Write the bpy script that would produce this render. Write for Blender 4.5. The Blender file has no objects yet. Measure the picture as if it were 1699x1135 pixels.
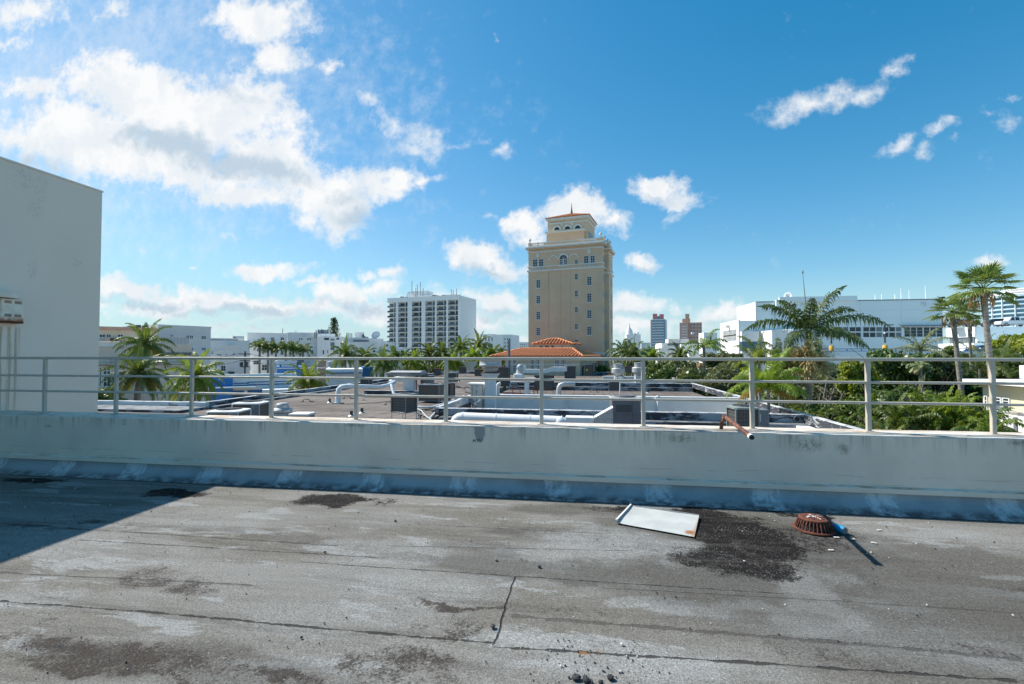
import bpy, math, random
from mathutils import Vector, Matrix
random.seed(7)
R = math.radians
scene = bpy.context.scene
COL = scene.collection
# ---------------------------------------------------------------- camera model (photo pixels, 1699 x 1135)
F, CX, CY, HOR = 790.0, 849.5, 567.5, 587.0
PITCH = math.atan((HOR - CY) / F)
YAW = R(8.79)
EYE = 1.6
FW = Vector((-math.sin(YAW), math.cos(YAW), 0))
RT = Vector((math.cos(YAW), math.sin(YAW), 0))
UP = Vector((0, 0, 1))
CAM = Vector((0, 0, EYE))
GROUND = -10.0

def ray(px, py):
    x = (px - CX) / F; y = (CY - py) / F
    return RT * x + FW * (math.cos(PITCH) - math.sin(PITCH) * y) + UP * (math.sin(PITCH) + math.cos(PITCH) * y)
def atZ(px, py, Z):
    d = ray(px, py); return CAM + d * (Z / d.dot(FW))
def atV(px, py, v):
    d = ray(px, py); return CAM + d * (v / d.y)
def atU(px, py, u):
    d = ray(px, py); return CAM + d * (u / d.x)
def onz(px, py, z=0.0):
    d = ray(px, py); return CAM + d * ((z - EYE) / d.z)

# ---------------------------------------------------------------- node helpers
class NT:
    def __init__(s, tree):
        s.t = tree; s.n = tree.nodes; s.l = tree.links
    def node(s, typ, **kw):
        n = s.n.new(typ)
        for k, v in kw.items(): setattr(n, k, v)
        return n
    def put(s, sock, v):
        if isinstance(v, bpy.types.NodeSocket): s.l.new(v, sock)
        elif v is not None:
            if isinstance(v, (tuple, list, Vector)) and len(v) == 3 and sock.type == 'RGBA': v = (*v, 1)
            sock.default_value = v
    def math(s, op, a, b=None, c=None, clamp=False):
        n = s.node('ShaderNodeMath', operation=op, use_clamp=clamp)
        s.put(n.inputs[0], a)
        if b is not None: s.put(n.inputs[1], b)
        if c is not None: s.put(n.inputs[2], c)
        return n.outputs[0]
    def vmath(s, op, a, b=None):
        n = s.node('ShaderNodeVectorMath', operation=op)
        s.put(n.inputs[0], a)
        if b is not None: s.put(n.inputs[1], b)
        return n.outputs['Value'] if op in ('LENGTH', 'DOT_PRODUCT') else n.outputs[0]
    def mix(s, f, a, b, blend='MIX'):
        n = s.node('ShaderNodeMix', data_type='RGBA', blend_type=blend)
        s.put(n.inputs['Factor'], f); s.put(n.inputs[6], a); s.put(n.inputs[7], b)
        return n.outputs[2]
    def ramp(s, f, lo, hi, a=0.0, b=1.0, smooth=True):
        n = s.node('ShaderNodeMapRange', interpolation_type='SMOOTHSTEP' if smooth else 'LINEAR')
        s.put(n.inputs[0], f); s.put(n.inputs[1], lo); s.put(n.inputs[2], hi); s.put(n.inputs[3], a); s.put(n.inputs[4], b)
        return n.outputs[0]
    def scale(s, vec, sc):
        return s.vmath('MULTIPLY', vec, tuple(sc) if not isinstance(sc, (int, float)) else (sc, sc, sc))
    def noise(s, vec, scale=5, detail=4, rough=0.55, dist=0.0, col=False, dim='3D'):
        n = s.node('ShaderNodeTexNoise', noise_dimensions=dim)
        s.put(n.inputs['Vector'], vec); n.inputs['Scale'].default_value = scale
        n.inputs['Detail'].default_value = detail; n.inputs['Roughness'].default_value = rough
        n.inputs['Distortion'].default_value = dist
        return n.outputs['Color' if col else 0]
    def sep(s, vec):
        n = s.node('ShaderNodeSeparateXYZ'); s.put(n.inputs[0], vec); return n.outputs
    def comb(s, x, y, z):
        n = s.node('ShaderNodeCombineXYZ'); s.put(n.inputs[0], x); s.put(n.inputs[1], y); s.put(n.inputs[2], z); return n.outputs[0]
    def coords(s, kind='Object'):
        n = s.node('ShaderNodeTexCoord'); return n.outputs[kind]
    def pos(s):
        return s.node('ShaderNodeNewGeometry').outputs['Position']
    def after(s, vec, prev):
        """the same vector, but worked out only after prev (keeps big shaders small in memory)"""
        if prev is None: return vec
        n = s.node('ShaderNodeVectorMath', operation='MULTIPLY_ADD'); s.put(n.inputs[0], prev); n.inputs[1].default_value = (1e-7,) * 3; s.put(n.inputs[2], vec)
        return n.outputs[0]
    def blob(s, vec, cx, cy, rx, ry, ang=0.0):
        """1 at the centre of an ellipse, 0 on its edge, negative outside"""
        m = s.node('ShaderNodeMapping', vector_type='TEXTURE'); s.put(m.inputs[0], vec)
        m.inputs[1].default_value = (cx, cy, 0); m.inputs[2].default_value = (0, 0, ang); m.inputs[3].default_value = (rx, ry, 1)
        return s.math('SUBTRACT', 1.0, s.vmath('LENGTH', m.outputs[0]))

MATS = {}
def new_mat(name):
    m = bpy.data.materials.new(name); m.use_nodes = True
    nt = NT(m.node_tree); b = m.node_tree.nodes['Principled BSDF']
    MATS[name] = m
    return m, nt, b
def pm(name, c1, c2=None, scale=3.0, rough=0.8, bump=0.15, bscale=40.0, metal=0.0, stretch=(1, 1, 1), lo=0.35, hi=0.7,
       dirt=None, dscale=1.2, dlo=.55, dhi=.75, bdist=0.01, spec=0.5, detail=6):
    """procedural material: two tones mixed by noise, an optional dirt tone with a shape of its own, fine bump"""
    m, nt, b = new_mat(name)
    co = nt.scale(nt.coords(), stretch)
    c2 = c2 or tuple(x * 0.85 for x in c1)
    f = nt.ramp(nt.noise(co, scale, detail), lo, hi)
    col = nt.mix(f, c1, c2)
    if dirt:
        g = nt.ramp(nt.noise(co, dscale, 8, 0.65, 0.4), dlo, dhi)
        col = nt.mix(g, col, dirt)
    nt.put(b.inputs['Base Color'], col)
    nt.put(b.inputs['Roughness'], nt.ramp(nt.noise(co, bscale * .3, 3), 0.2, 0.8, max(0, rough - .1), min(1, rough + .1)))
    b.inputs['Metallic'].default_value = metal
    b.inputs['Specular IOR Level'].default_value = spec
    if bump:
        bn = nt.node('ShaderNodeBump'); bn.inputs['Strength'].default_value = bump; bn.inputs['Distance'].default_value = bdist
        nt.put(bn.inputs['Height'], nt.noise(co, bscale, 5)); nt.put(b.inputs['Normal'], bn.outputs[0])
    return m

# ---------------------------------------------------------------- mesh builder
class MB:
    def __init__(s): s.v = []; s.f = []; s.sm = []; s.mi = []
    def add(s, vs, fs, smooth=False, mi=0):
        o = len(s.v); s.v.extend([tuple(p) for p in vs])
        for f in fs: s.f.append(tuple(i + o for i in f)); s.sm.append(smooth); s.mi.append(mi)
        return s
    def box(s, x0, y0, z0, x1, y1, z1, mi=0, bev=0.0):
        if x1 < x0: x0, x1 = x1, x0
        if y1 < y0: y0, y1 = y1, y0
        if z1 < z0: z0, z1 = z1, z0
        if bev <= 0:
            v = [(x0, y0, z0), (x1, y0, z0), (x1, y1, z0), (x0, y1, z0), (x0, y0, z1), (x1, y0, z1), (x1, y1, z1), (x0, y1, z1)]
            s.add(v, [(0, 3, 2, 1), (4, 5, 6, 7), (0, 1, 5, 4), (1, 2, 6, 5), (2, 3, 7, 6), (3, 0, 4, 7)], mi=mi)
        else:
            b = bev; vs = []; fs = []
            rings = [(z0, b), (z0 + b, 0), (z1 - b, 0), (z1, b)]
            for z, i in rings:
                for (x, y) in [(x0 + i + b * (i == 0), y0 + i), (x1 - i - b * (i == 0), y0 + i), (x1 - i, y0 + i + b * (i == 0)), (x1 - i, y1 - i - b * (i == 0)),
                               (x1 - i - b * (i == 0), y1 - i), (x0 + i + b * (i == 0), y1 - i), (x0 + i, y1 - i - b * (i == 0)), (x0 + i, y0 + i + b * (i == 0))]:
                    vs.append((x, y, z))
            for k in range(3):
                for j in range(8):
                    a = k * 8 + j; c = k * 8 + (j + 1) % 8
                    fs.append((a, c, c + 8, a + 8))
            fs.append(tuple(range(7, -1, -1))); fs.append(tuple(range(24, 32)))
            s.add(vs, fs, mi=mi)
        return s
    def obox(s, o, ax, ay, az, mi=0):
        o, ax, ay, az = map(Vector, (o, ax, ay, az))
        v = [o, o + ax, o + ax + ay, o + ay, o + az, o + ax + az, o + ax + ay + az, o + ay + az]
        s.add(v, [(0, 3, 2, 1), (4, 5, 6, 7), (0, 1, 5, 4), (1, 2, 6, 5), (2, 3, 7, 6), (3, 0, 4, 7)], mi=mi); return s
    def tube(s, pts, r, n=8, cap=True, mi=0, smooth=True):
        pts = [Vector(p) for p in pts]; rs = r if isinstance(r, (list, tuple)) else [r] * len(pts)
        vs = []; fs = []
        up = None
        for i, p in enumerate(pts):
            d = (pts[min(i + 1, len(pts) - 1)] - pts[max(i - 1, 0)])
            if d.length < 1e-9: d = Vector((0, 0, 1))
            d.normalize()
            if up is None:
                up = d.cross(Vector((0.31, 0.17, 0.93)) if abs(d.z) < .9 else Vector((1, 0, 0))).normalized()
            up = (up - d * up.dot(d))
            if up.length < 1e-6: up = d.orthogonal()
            up.normalize(); sd = d.cross(up)
            for k in range(n):
                a = 2 * math.pi * k / n
                vs.append(p + (up * math.cos(a) + sd * math.sin(a)) * rs[i])
        for i in range(len(pts) - 1):
            for k in range(n):
                a = i * n + k; b = i * n + (k + 1) % n
                fs.append((a, b, b + n, a + n))
        s.add(vs, fs, smooth, mi)
        if cap:
            s.add([vs[k] for k in range(n)], [tuple(range(n - 1, -1, -1))], False, mi)
            s.add([vs[len(vs) - n + k] for k in range(n)], [tuple(range(n))], False, mi)
        return s
    def lathe(s, prof, n=24, c=(0, 0, 0), smooth=True, mi=0):
        vs = []; fs = []
        for (r, z) in prof:
            for k in range(n):
                a = 2 * math.pi * k / n; vs.append((c[0] + r * math.cos(a), c[1] + r * math.sin(a), c[2] + z))
        for i in range(len(prof) - 1):
            for k in range(n):
                a = i * n + k; b = i * n + (k + 1) % n; fs.append((a, b, b + n, a + n))
        s.add(vs, fs, smooth, mi)
        if prof[-1][0] > 1e-4: s.add(vs[-n:], [tuple(range(n))], False, mi)
        if prof[0][0] > 1e-4: s.add(vs[:n], [tuple(range(n - 1, -1, -1))], False, mi)
        return s
    def prism(s, poly, z0, z1, mi=0):
        n = len(poly)
        vs = [(x, y, z0) for x, y in poly] + [(x, y, z1) for x, y in poly]
        fs = [tuple(range(n - 1, -1, -1)), tuple(range(n, 2 * n))] + [(i, (i + 1) % n, (i + 1) % n + n, i + n) for i in range(n)]
        s.add(vs, fs, mi=mi); return s
    def extr(s, prof, a, b, axis='x', mi=0, smooth=False):
        """profile of (p, q) pairs pushed from a to b along an axis: x -> (.., p=y, q=z); y -> (p=x, .., q=z)"""
        n = len(prof); mk = (lambda t, p, q: (t, p, q)) if axis == 'x' else (lambda t, p, q: (p, t, q))
        vs = [mk(a, p, q) for p, q in prof] + [mk(b, p, q) for p, q in prof]
        fs = [tuple(range(n)), tuple(range(2 * n - 1, n - 1, -1))] + [(i, i + n, (i + 1) % n + n, (i + 1) % n) for i in range(n)]
        s.add(vs, fs, smooth, mi); return s
    def arch(s, cx, cz, r0, r1, y0, y1, n=14, a0=0, a1=180):
        for i in range(n):
            t0 = R(a0 + (a1 - a0) * i / n); t1 = R(a0 + (a1 - a0) * (i + 1) / n)
            P = lambda r, t, y: (cx + r * math.cos(t), y, cz + r * math.sin(t))
            v = [P(r0, t0, y0), P(r1, t0, y0), P(r1, t1, y0), P(r0, t1, y0), P(r0, t0, y1), P(r1, t0, y1), P(r1, t1, y1), P(r0, t1, y1)]
            s.add(v, [(0, 1, 2, 3), (7, 6, 5, 4), (0, 4, 5, 1), (1, 5, 6, 2), (2, 6, 7, 3), (3, 7, 4, 0)])
        return s
    def mesh(s, name, mat=None):
        me = bpy.data.meshes.new(name); me.from_pydata(s.v, [], s.f)
        for m in (mat if isinstance(mat, (list, tuple)) else [mat]):
            if m: me.materials.append(m)
        me.polygons.foreach_set('use_smooth', s.sm); me.polygons.foreach_set('material_index', s.mi)
        me.update(); return me

def obj(name, mb, mat, parent=None, loc=None, label=None):
    me = mb if isinstance(mb, bpy.types.Mesh) else mb.mesh(name, mat)
    o = bpy.data.objects.new(name, me); COL.objects.link(o)
    if parent is not None: o.parent = parent
    if loc is not None: o.location = loc
    if label: o['label'] = label
    return o
def tag(o, label=None, cat=None, group=None, kind=None):
    if label: o['label'] = label
    if cat: o['category'] = cat
    if group: o['group'] = group
    if kind: o['kind'] = kind
    return o
def thing(name, label, cat, loc=(0, 0, 0), rz=0.0, group=None):
    o = bpy.data.objects.new(name, None); COL.objects.link(o); o.empty_display_size = .2
    o.location = loc; o.rotation_euler = (0, 0, rz)
    return tag(o, label, cat, group)
def struct(name, mb, mat, loc=None): return tag(obj(name, mb, mat, None, loc), kind='structure')
def dup(root, label, loc, rz=None, sc=None, group=None):
    r = root.copy(); COL.objects.link(r); r.location = loc
    if rz is not None: r.rotation_euler = (0, 0, rz)
    if sc is not None: r.scale = (sc, sc, sc) if isinstance(sc, (int, float)) else sc
    r['label'] = label
    if group: r['group'] = group
    for ch in list(root.children):
        c = ch.copy(); COL.objects.link(c); c.parent = r
        for g in ch.children:
            d = g.copy(); COL.objects.link(d); d.parent = c
    return r
# ---------------------------------------------------------------- materials
M = {}
M['white'] = pm('white_stucco', (.84, .83, .80), (.77, .76, .73), 1.2, dirt=(.42, .41, .38), dscale=.5, dlo=.6, dhi=.82)
M['white2'] = pm('white_stucco_dull', (.74, .74, .73), (.66, .66, .65), .8, dirt=(.36, .36, .34), dscale=.4, dlo=.55, dhi=.8)
M['cream'] = pm('cream_stucco', (.74, .66, .52), (.66, .59, .47), .8)
M['greywall'] = pm('grey_stucco', (.70, .68, .65), (.65, .63, .60), .5)
M['beige'] = pm('beige_stone', (.62, .54, .45), (.55, .48, .40), 1.5, dirt=(.34, .32, .30), dscale=.6, dlo=.5, dhi=.8)
M['peach'] = pm('peach_stucco', (.62, .38, .27), (.56, .34, .25), 1)
M['blue'] = pm('blue_paint', (.05, .22, .55), (.045, .19, .48), .6)
M['blue_d'] = pm('blue_trim', (.06, .16, .38), (.05, .13, .32), 2)
M['glass'] = pm('window_glass', (.02, .035, .045), (.05, .075, .085), 3, rough=.12, bump=0, spec=.35)
M['glass_b'] = pm('blue_glass', (.015, .09, .17), (.02, .12, .2), 1, rough=.12, bump=0, spec=.8)
M['glass_p'] = pm('window_curtained', (.18, .22, .23), (.08, .1, .11), 1.2, rough=.3, bump=0, stretch=(4, 4, .3))
M['frame'] = pm('white_frame', (.72, .73, .72), (.62, .63, .62), 4)
M['sand'] = pm('sand_stucco', (.70, .52, .345), (.63, .465, .305), .35, bump=.2, dirt=(.70, .46, .30), dscale=.12, dlo=.5, dhi=.75)
M['sandtrim'] = pm('pale_trim', (.78, .75, .68), (.68, .65, .58), 2)
M['steel'] = pm('galvanised', (.50, .50, .49), (.38, .38, .38), 6, rough=.5, metal=.35, bump=.05, dirt=(.28, .22, .18), dscale=2, dlo=.62, dhi=.8)
M['ductw'] = pm('white_duct', (.78, .78, .77), (.70, .70, .69), 3, dirt=(.40, .36, .30), dscale=1.5, dlo=.6, dhi=.85)
M['dark'] = pm('dark_metal', (.05, .06, .065), (.03, .035, .04), 5, rough=.5)
M['greymetal'] = pm('grey_metal', (.20, .21, .23), (.16, .17, .18), 4, rough=.5)
M['greenmetal'] = pm('green_grey_metal', (.24, .28, .25), (.19, .22, .2), 4, rough=.5)
M['rust'] = pm('rust', (.15, .045, .024), (.07, .024, .015), 14, rough=.9, bump=.6, bscale=60, dirt=(.26, .11, .055), dscale=8)
M['red'] = pm('red_oxide', (.30, .03, .025), (.22, .025, .02), 6)
M['yellow'] = pm('yellow_paint', (.70, .40, .05), (.6, .33, .05), 4)
M['pink'] = pm('pink_stucco', (.65, .40, .33), (.58, .36, .3), .3)
M['coral'] = pm('coral_paint', (.58, .22, .19), (.53, .2, .18), .3)
M['rail'] = pm('grey_rail_paint', (.54, .485, .40), (.47, .42, .345), 9, rough=.55, bump=.1, dirt=(.22, .15, .1), dscale=6, dlo=.66, dhi=.8)
M['black'] = pm('black_rubber', (.02, .02, .02), (.035, .035, .035), 12)
M['bark'] = pm('palm_bark', (.30, .27, .23), (.17, .15, .125), 2, bump=.8, bscale=8, stretch=(1, 1, 4), bdist=.03)
M['barkd'] = pm('dark_bark', (.12, .10, .085), (.06, .05, .04), 3, bump=.8, bscale=8, stretch=(1, 1, 2), bdist=.03)
M['lblue'] = pm('pale_blue_grey_wall', (.80, .88, .88), (.77, .85, .85), .08, rough=.6)
M['yellowwall'] = pm('pale_yellow_stucco', (.74, .66, .46), (.7, .62, .43), .6)
M['carwhite'] = pm('white_car_paint', (.75, .76, .77), (.72, .73, .74), 1, rough=.25, bump=0)
M['cardark'] = pm('dark_car_paint', (.02, .025, .03), (.03, .035, .04), 1, rough=.25, bump=0)
M['carblue'] = pm('blue_car_paint', (.02, .06, .16), (.03, .07, .17), 1, rough=.25, bump=0)
M['farglass'] = pm('hazy_far_glass', (.13, .27, .36), (.18, .33, .42), .05, rough=.5, bump=0)
M['farband'] = pm('hazy_far_balcony', (.42, .56, .62), (.38, .52, .58), .05, rough=.6, bump=0)
M['cyan'] = pm('cyan_plastic', (.01, .33, .62), (.01, .28, .55), 20, rough=.35)
M['asph'] = pm('street_asphalt', (.05, .05, .05), (.07, .07, .068), .3)

def leaf_mat(name, a, b, c=None, trans=.35, nsc=.9, rough=.45):
    m, nt, bs = new_mat(name)
    co = nt.coords(); oi = nt.node('ShaderNodeObjectInfo').outputs['Random']
    f = nt.ramp(nt.noise(co, nsc, 3), .35, .65)
    col = nt.mix(f, a, b)
    if c: col = nt.mix(nt.ramp(nt.noise(co, nsc * 7, 2), .52, .66), col, c)
    col = nt.mix(1.0, col, (1.25, 1.2, .95), 'MULTIPLY')
    hs = nt.node('ShaderNodeHueSaturation'); nt.put(hs.inputs['Color'], col)
    nt.put(hs.inputs['Value'], nt.ramp(oi, 0, 1, .82, 1.2, False)); nt.put(hs.inputs['Hue'], nt.ramp(oi, 0, 1, .487, .508, False))
    nt.put(bs.inputs['Base Color'], hs.outputs[0]); bs.inputs['Roughness'].default_value = rough
    tr = nt.node('ShaderNodeBsdfTranslucent'); nt.put(tr.inputs[0], nt.mix(.5, hs.outputs[0], (.16, .2, .02), 'ADD'))
    mx = nt.node('ShaderNodeMixShader'); mx.inputs[0].default_value = trans
    nt.l.new(bs.outputs[0], mx.inputs[1]); nt.l.new(tr.outputs[0], mx.inputs[2])
    nt.l.new(mx.outputs[0], nt.n['Material Output'].inputs[0])
    return m
M['frond'] = leaf_mat('coconut_frond', (.045, .085, .018), (.08, .13, .02), (.15, .19, .04))
M['frond_y'] = leaf_mat('yellowing_frond', (.24, .23, .03), (.30, .2, .03), (.3, .14, .03))
M['royal'] = leaf_mat('royal_frond', (.045, .085, .028), (.08, .13, .04), (.18, .23, .09), .3)
M['lime'] = leaf_mat('lime_frond', (.10, .17, .02), (.17, .24, .025), (.25, .28, .04), .45)
M['fan'] = leaf_mat('fan_leaf', (.07, .13, .035), (.14, .20, .05), (.26, .23, .08), .3)
M['dead'] = leaf_mat('dead_leaf', (.36, .24, .13), (.28, .16, .08), (.42, .33, .2), .2)
M['stalk'] = leaf_mat('seed_stalk', (.40, .35, .23), (.33, .27, .16), (.28, .15, .08), .2, 2)
M['l_dark'] = leaf_mat('dark_leaves', (.035, .068, .016), (.055, .10, .02), (.14, .18, .04), .28, .5, .35)
M['l_mid'] = leaf_mat('mid_leaves', (.055, .10, .022), (.09, .145, .028), (.19, .22, .05), .3, .5)
M['l_grey'] = leaf_mat('grey_green_leaves', (.08, .105, .045), (.12, .135, .06), (.22, .21, .13), .25, .5)
M['l_yel'] = leaf_mat('yellow_green_leaves', (.16, .22, .02), (.27, .31, .03), (.07, .12, .018), .4, .8)
M['silver'] = leaf_mat('silver_frond', (.17, .22, .13), (.24, .28, .17), None, .25)
M['pine'] = leaf_mat('pine_needles', (.02, .04, .018), (.035, .055, .022), None, .1)

# roof tiles: terracotta, each barrel run its own geometry, tone changes from tile to tile
m, nt, b = new_mat('terracotta'); co = nt.coords()
col = nt.mix(nt.ramp(nt.noise(co, 6, 4), .35, .65), (.86, .36, .16), (.68, .22, .09))
col = nt.mix(nt.ramp(nt.noise(co, 2.2, 5), .55, .75), col, (.80, .38, .2))
nt.put(b.inputs['Base Color'], col); b.inputs['Roughness'].default_value = .8; M['tile'] = m
M['tile_pan'] = pm('terracotta_pan', (.13, .03, .015), (.09, .025, .012), 3)  # dirty pans, darkened further to paint in shade between the barrel runs

# coil of a condenser: fine vertical fins with a browner patch
m, nt, b = new_mat('coil_fins'); co = nt.coords(); x = nt.sep(co)
w = nt.math('SINE', nt.math('MULTIPLY', nt.math('ADD', x[0], x[1]), 70.0))
col = nt.mix(nt.ramp(w, -.2, .5), (.035, .038, .042), (.10, .095, .09))
col = nt.mix(nt.ramp(nt.noise(co, 2.0, 3), .48, .62), col, (.11, .06, .035))
h = nt.math('SINE', nt.math('MULTIPLY', x[2], 45.0))
col = nt.mix(nt.ramp(h, .8, .95), col, (.12, .12, .12))
nt.put(b.inputs['Base Color'], col); b.inputs['Roughness'].default_value = .5; M['coil'] = m

# grey louvre slots
def floor_mat():
    m, nt, b = new_mat('mineral_roofing')
    P = nt.pos()
    warp = nt.vmath('SUBTRACT', nt.noise(P, 2.2, 5, .6, col=True), (.5, .5, .5))
    fine = nt.vmath('SUBTRACT', nt.noise(P, 16, 4, .7, col=True), (.5, .5, .5))
    big = nt.vmath('SUBTRACT', nt.noise(P, .9, 3, .6, col=True), (.5, .5, .5))
    Q = nt.vmath('ADD', nt.vmath('ADD', nt.vmath('ADD', P, nt.scale(big, (.9, .5, 0))), nt.scale(warp, (.9, .4, 0))), nt.scale(fine, (.20, .13, 0)))
    st = nt.scale(P, (.45, 1.7, 1))
    # base tones: warm worn grey, cooler granule-rich patches, brown bald areas streaked along the sheets
    n1 = nt.noise(st, 1.1, 6, .6, .6)
    n2 = nt.noise(nt.vmath('ADD', st, (7.3, 2.1, 0)), 2.6, 7, .65, .3)
    col = nt.mix(nt.ramp(n1, .36, .60), (.225, .212, .188), (.31, .302, .285))
    col = nt.mix(nt.ramp(n2, .56, .60, 0, .85), col, (.385, .39, .385))
    n3 = nt.noise(nt.vmath('ADD', st, (1.7, 9.4, 3)), .9, 8, .7, .8)
    col = nt.mix(nt.ramp(n3, .60, .76, 0, .75), col, (.15, .13, .11))
    def blobs(lst, k=.9, e0=.0, e1=.35):
        out = None
        for (px, py, wx, wy, st_) in lst:
            c = onz(px, py); rx = (onz(px + wx, py) - onz(px - wx, py)).length / 2
            ry = abs(onz(px, py + wy).y - onz(px, py - wy).y) / 2
            a = nt.math('MULTIPLY', nt.ramp(nt.blob(nt.after(Q, out), c.x, c.y, rx * 1.25, ry * 1.3), e0, e1), st_)
            out = a if out is None else nt.math('MAXIMUM', out, a)
        return out
    # water stain tones
    tn = blobs([(1230, 900, 260, 60, .95), (1300, 960, 200, 40, .8), (1000, 848, 200, 10, .7), (1600, 930, 160, 30, .6), (300, 1100, 340, 40, .6), (880, 935, 260, 14, .7), (1010, 950, 130, 16, .8), (640, 905, 300, 5, .5), (1560, 985, 260, 60, .75), (1250, 960, 260, 60, .9), (1480, 1000, 330, 90, .8), (1120, 960, 90, 20, .7), (960, 890, 170, 10, .75), (1500, 920, 220, 24, .6),
                (780, 920, 90, 26, .6), (1450, 1060, 320, 26, .5), (420, 885, 260, 5, .5)], e1=.5)
    col = nt.mix(nt.math('MULTIPLY', tn, .85), col, (.10, .094, .084))
    # lighter, granule-rich patches (photo pixels -> metres on this roof)
    lt = blobs([(640, 905, 120, 12, .7), (650, 925, 80, 10, .6), (1010, 905, 130, 26, .9), (700, 975, 150, 22, .7), (90, 900, 90, 30, .5), (60, 985, 110, 24, .7),
                (880, 1075, 120, 25, .9), (1070, 1100, 120, 30, .9), (1370, 980, 60, 55, .5), (1330, 1025, 60, 22, .4), (1250, 1000, 120, 8, .3), (1150, 1005, 60, 10, .35), (340, 870, 110, 10, .5), (500, 1060, 200, 30, .35),
                (620, 865, 60, 10, .4), (1550, 885, 120, 10, .6), (1600, 1080, 180, 30, .3), (1060, 1000, 50, 8, .8), (1180, 925, 30, 18, .3)], e1=.5)
    lt = nt.math('MULTIPLY', nt.math('MULTIPLY', lt, .85), nt.ramp(nt.math('ADD', nt.noise(P, 70, 4, .8), nt.math('MULTIPLY', nt.noise(nt.scale(P, (1, 2.5, 1)), 3, 6, .7), 1.1)), .72, 1.2, .25, 1))
    col = nt.mix(lt, col, nt.mix(nt.ramp(nt.noise(P, 60, 3, .7), .4, .6), (.33, .33, .32), (.45, .455, .45)))
    # near-black bald spots
    dk = blobs([(550, 828, 85, 11, 1), (290, 816, 50, 8, 1), (60, 797, 55, 5, 1), (1225, 875, 85, 22, 1), (1290, 905, 60, 22, .9), (1180, 900, 60, 24, .9), (1230, 938, 70, 14, .8), (1265, 940, 80, 26, .75), (1120, 858, 60, 7, .9), (1320, 853, 70, 5, .8), (1150, 935, 40, 8, .6), (1110, 848, 120, 7, 1), (1200, 925, 90, 26, .75), (1345, 895, 75, 22, .5)], e0=.0, e1=.55)
    sd = blobs([
                (1010, 848, 110, 6, .6), (265, 955, 130, 16, .55), (330, 975, 90, 13, .6), (765, 1003, 85, 6, .85), (760, 1050, 60, 36, .5), (190, 1112, 260, 12, .7), (500, 1128, 260, 14, .7), (90, 1018, 50, 8, .5),
                (1620, 1080, 90, 10, .6), (200, 1085, 260, 34, .75), (60, 1050, 90, 16, .5), (650, 1100, 120, 40, .6), (950, 1010, 130, 8, .4), (1350, 1080, 200, 22, .4), (1060, 1078, 34, 8, .3), (200, 865, 90, 5, .6), (90, 870, 110, 4, .5), (1690, 975, 90, 5, .6)], e0=.0, e1=.8)
    gr = nt.ramp(nt.math('ADD', nt.math('MULTIPLY', nt.noise(P, 95, 4, .8), .6), nt.math('MULTIPLY', nt.noise(P, 16, 5, .7), .4)), .38, .60)
    gs = nt.ramp(nt.math('ADD', nt.math('MULTIPLY', nt.noise(P, 60, 4, .8), .55), nt.math('MULTIPLY', nt.noise(nt.vmath('ADD', P, (4, 1, 0)), 5, 5, .7), .45)), .36, .62)
    sdf = nt.ramp(nt.math('SUBTRACT', nt.math('MULTIPLY', sd, 1.5), gs), -.15, .65)
    col = nt.mix(nt.math('MULTIPLY', sdf, .88), col, (.062, .050, .044))
    dkf = nt.ramp(nt.math('SUBTRACT', nt.math('MULTIPLY', dk, 1.6), gr), -.08, .55)
    col = nt.mix(nt.math('MULTIPLY', dkf, .97), col, (.014, .012, .012))
    fl = nt.math('MULTIPLY', dkf, nt.ramp(nt.math('ADD', nt.noise(P, 75, 2, .6), nt.math('MULTIPLY', nt.noise(P, 4, 4, .6), .25)), .74, .82)); col = nt.mix(nt.math('MULTIPLY', fl, .75), col, (.34, .33, .30))
    # bright repair patches beside the seam
    stk = nt.ramp(nt.noise(nt.scale(P, (.28, 3.2, 1)), 1.6, 8, .72, .4), .50, .68)
    col = nt.mix(nt.math('MULTIPLY', stk, .45), col, (.11, .10, .09))
    col = nt.mix(1.0, col, (.72, .71, .69), 'MULTIPLY')
    # granules
    g1 = nt.noise(P, 85, 3, .8); g2 = nt.noise(P, 210, 2, .8)
    g = nt.math('ADD', nt.math('MULTIPLY', nt.ramp(g1, .3, .7, .45, 1.55), .62), nt.math('MULTIPLY', nt.ramp(g2, .3, .7, .1, 1.9), .40))
    col = nt.mix(1.0, col, nt.comb(g, g, g), 'MULTIPLY')
    sp = nt.ramp(nt.noise(P, 95, 2, .5), .715, .75); col = nt.mix(nt.math('MULTIPLY', sp, .8), col, (.62, .60, .56))
    sp = nt.ramp(nt.noise(nt.vmath('ADD', P, (3, 5, 0)), 60, 2, .5), .70, .73); col = nt.mix(nt.math('MULTIPLY', sp, .8), col, (.04, .035, .03))
    # seams between the sheets
    X = nt.sep(P)
    def seam(v0, u0, u1, w=.012, s=1.0, slope=0.0, k=0.05, prev=None, P=P):
        P = nt.after(P, prev); X = nt.sep(P)
        wob = nt.math('MULTIPLY', nt.math('SUBTRACT', nt.noise(nt.scale(P, (1, 0, 0)), 3.5, 7, .7), .5), k)
        d = nt.math('ABSOLUTE', nt.math('SUBTRACT', nt.math('SUBTRACT', X[1], nt.math('MULTIPLY_ADD', X[0], slope, v0)), wob))
        ww = nt.math('MULTIPLY', nt.ramp(nt.noise(P, 7, 5, .7), .38, .62, .25, 1.7), w)
        a = nt.math('SUBTRACT', 1.0, nt.ramp(d, nt.math('MULTIPLY', ww, .5), ww), clamp=True)
        inu = nt.math('MULTIPLY', nt.ramp(X[0], u0 - .02, u0 + .02), nt.math('SUBTRACT', 1.0, nt.ramp(X[0], u1 - .02, u1 + .02)))
        return nt.math('MULTIPLY', nt.math('MULTIPLY', a, inu), s)
    out = None
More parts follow.
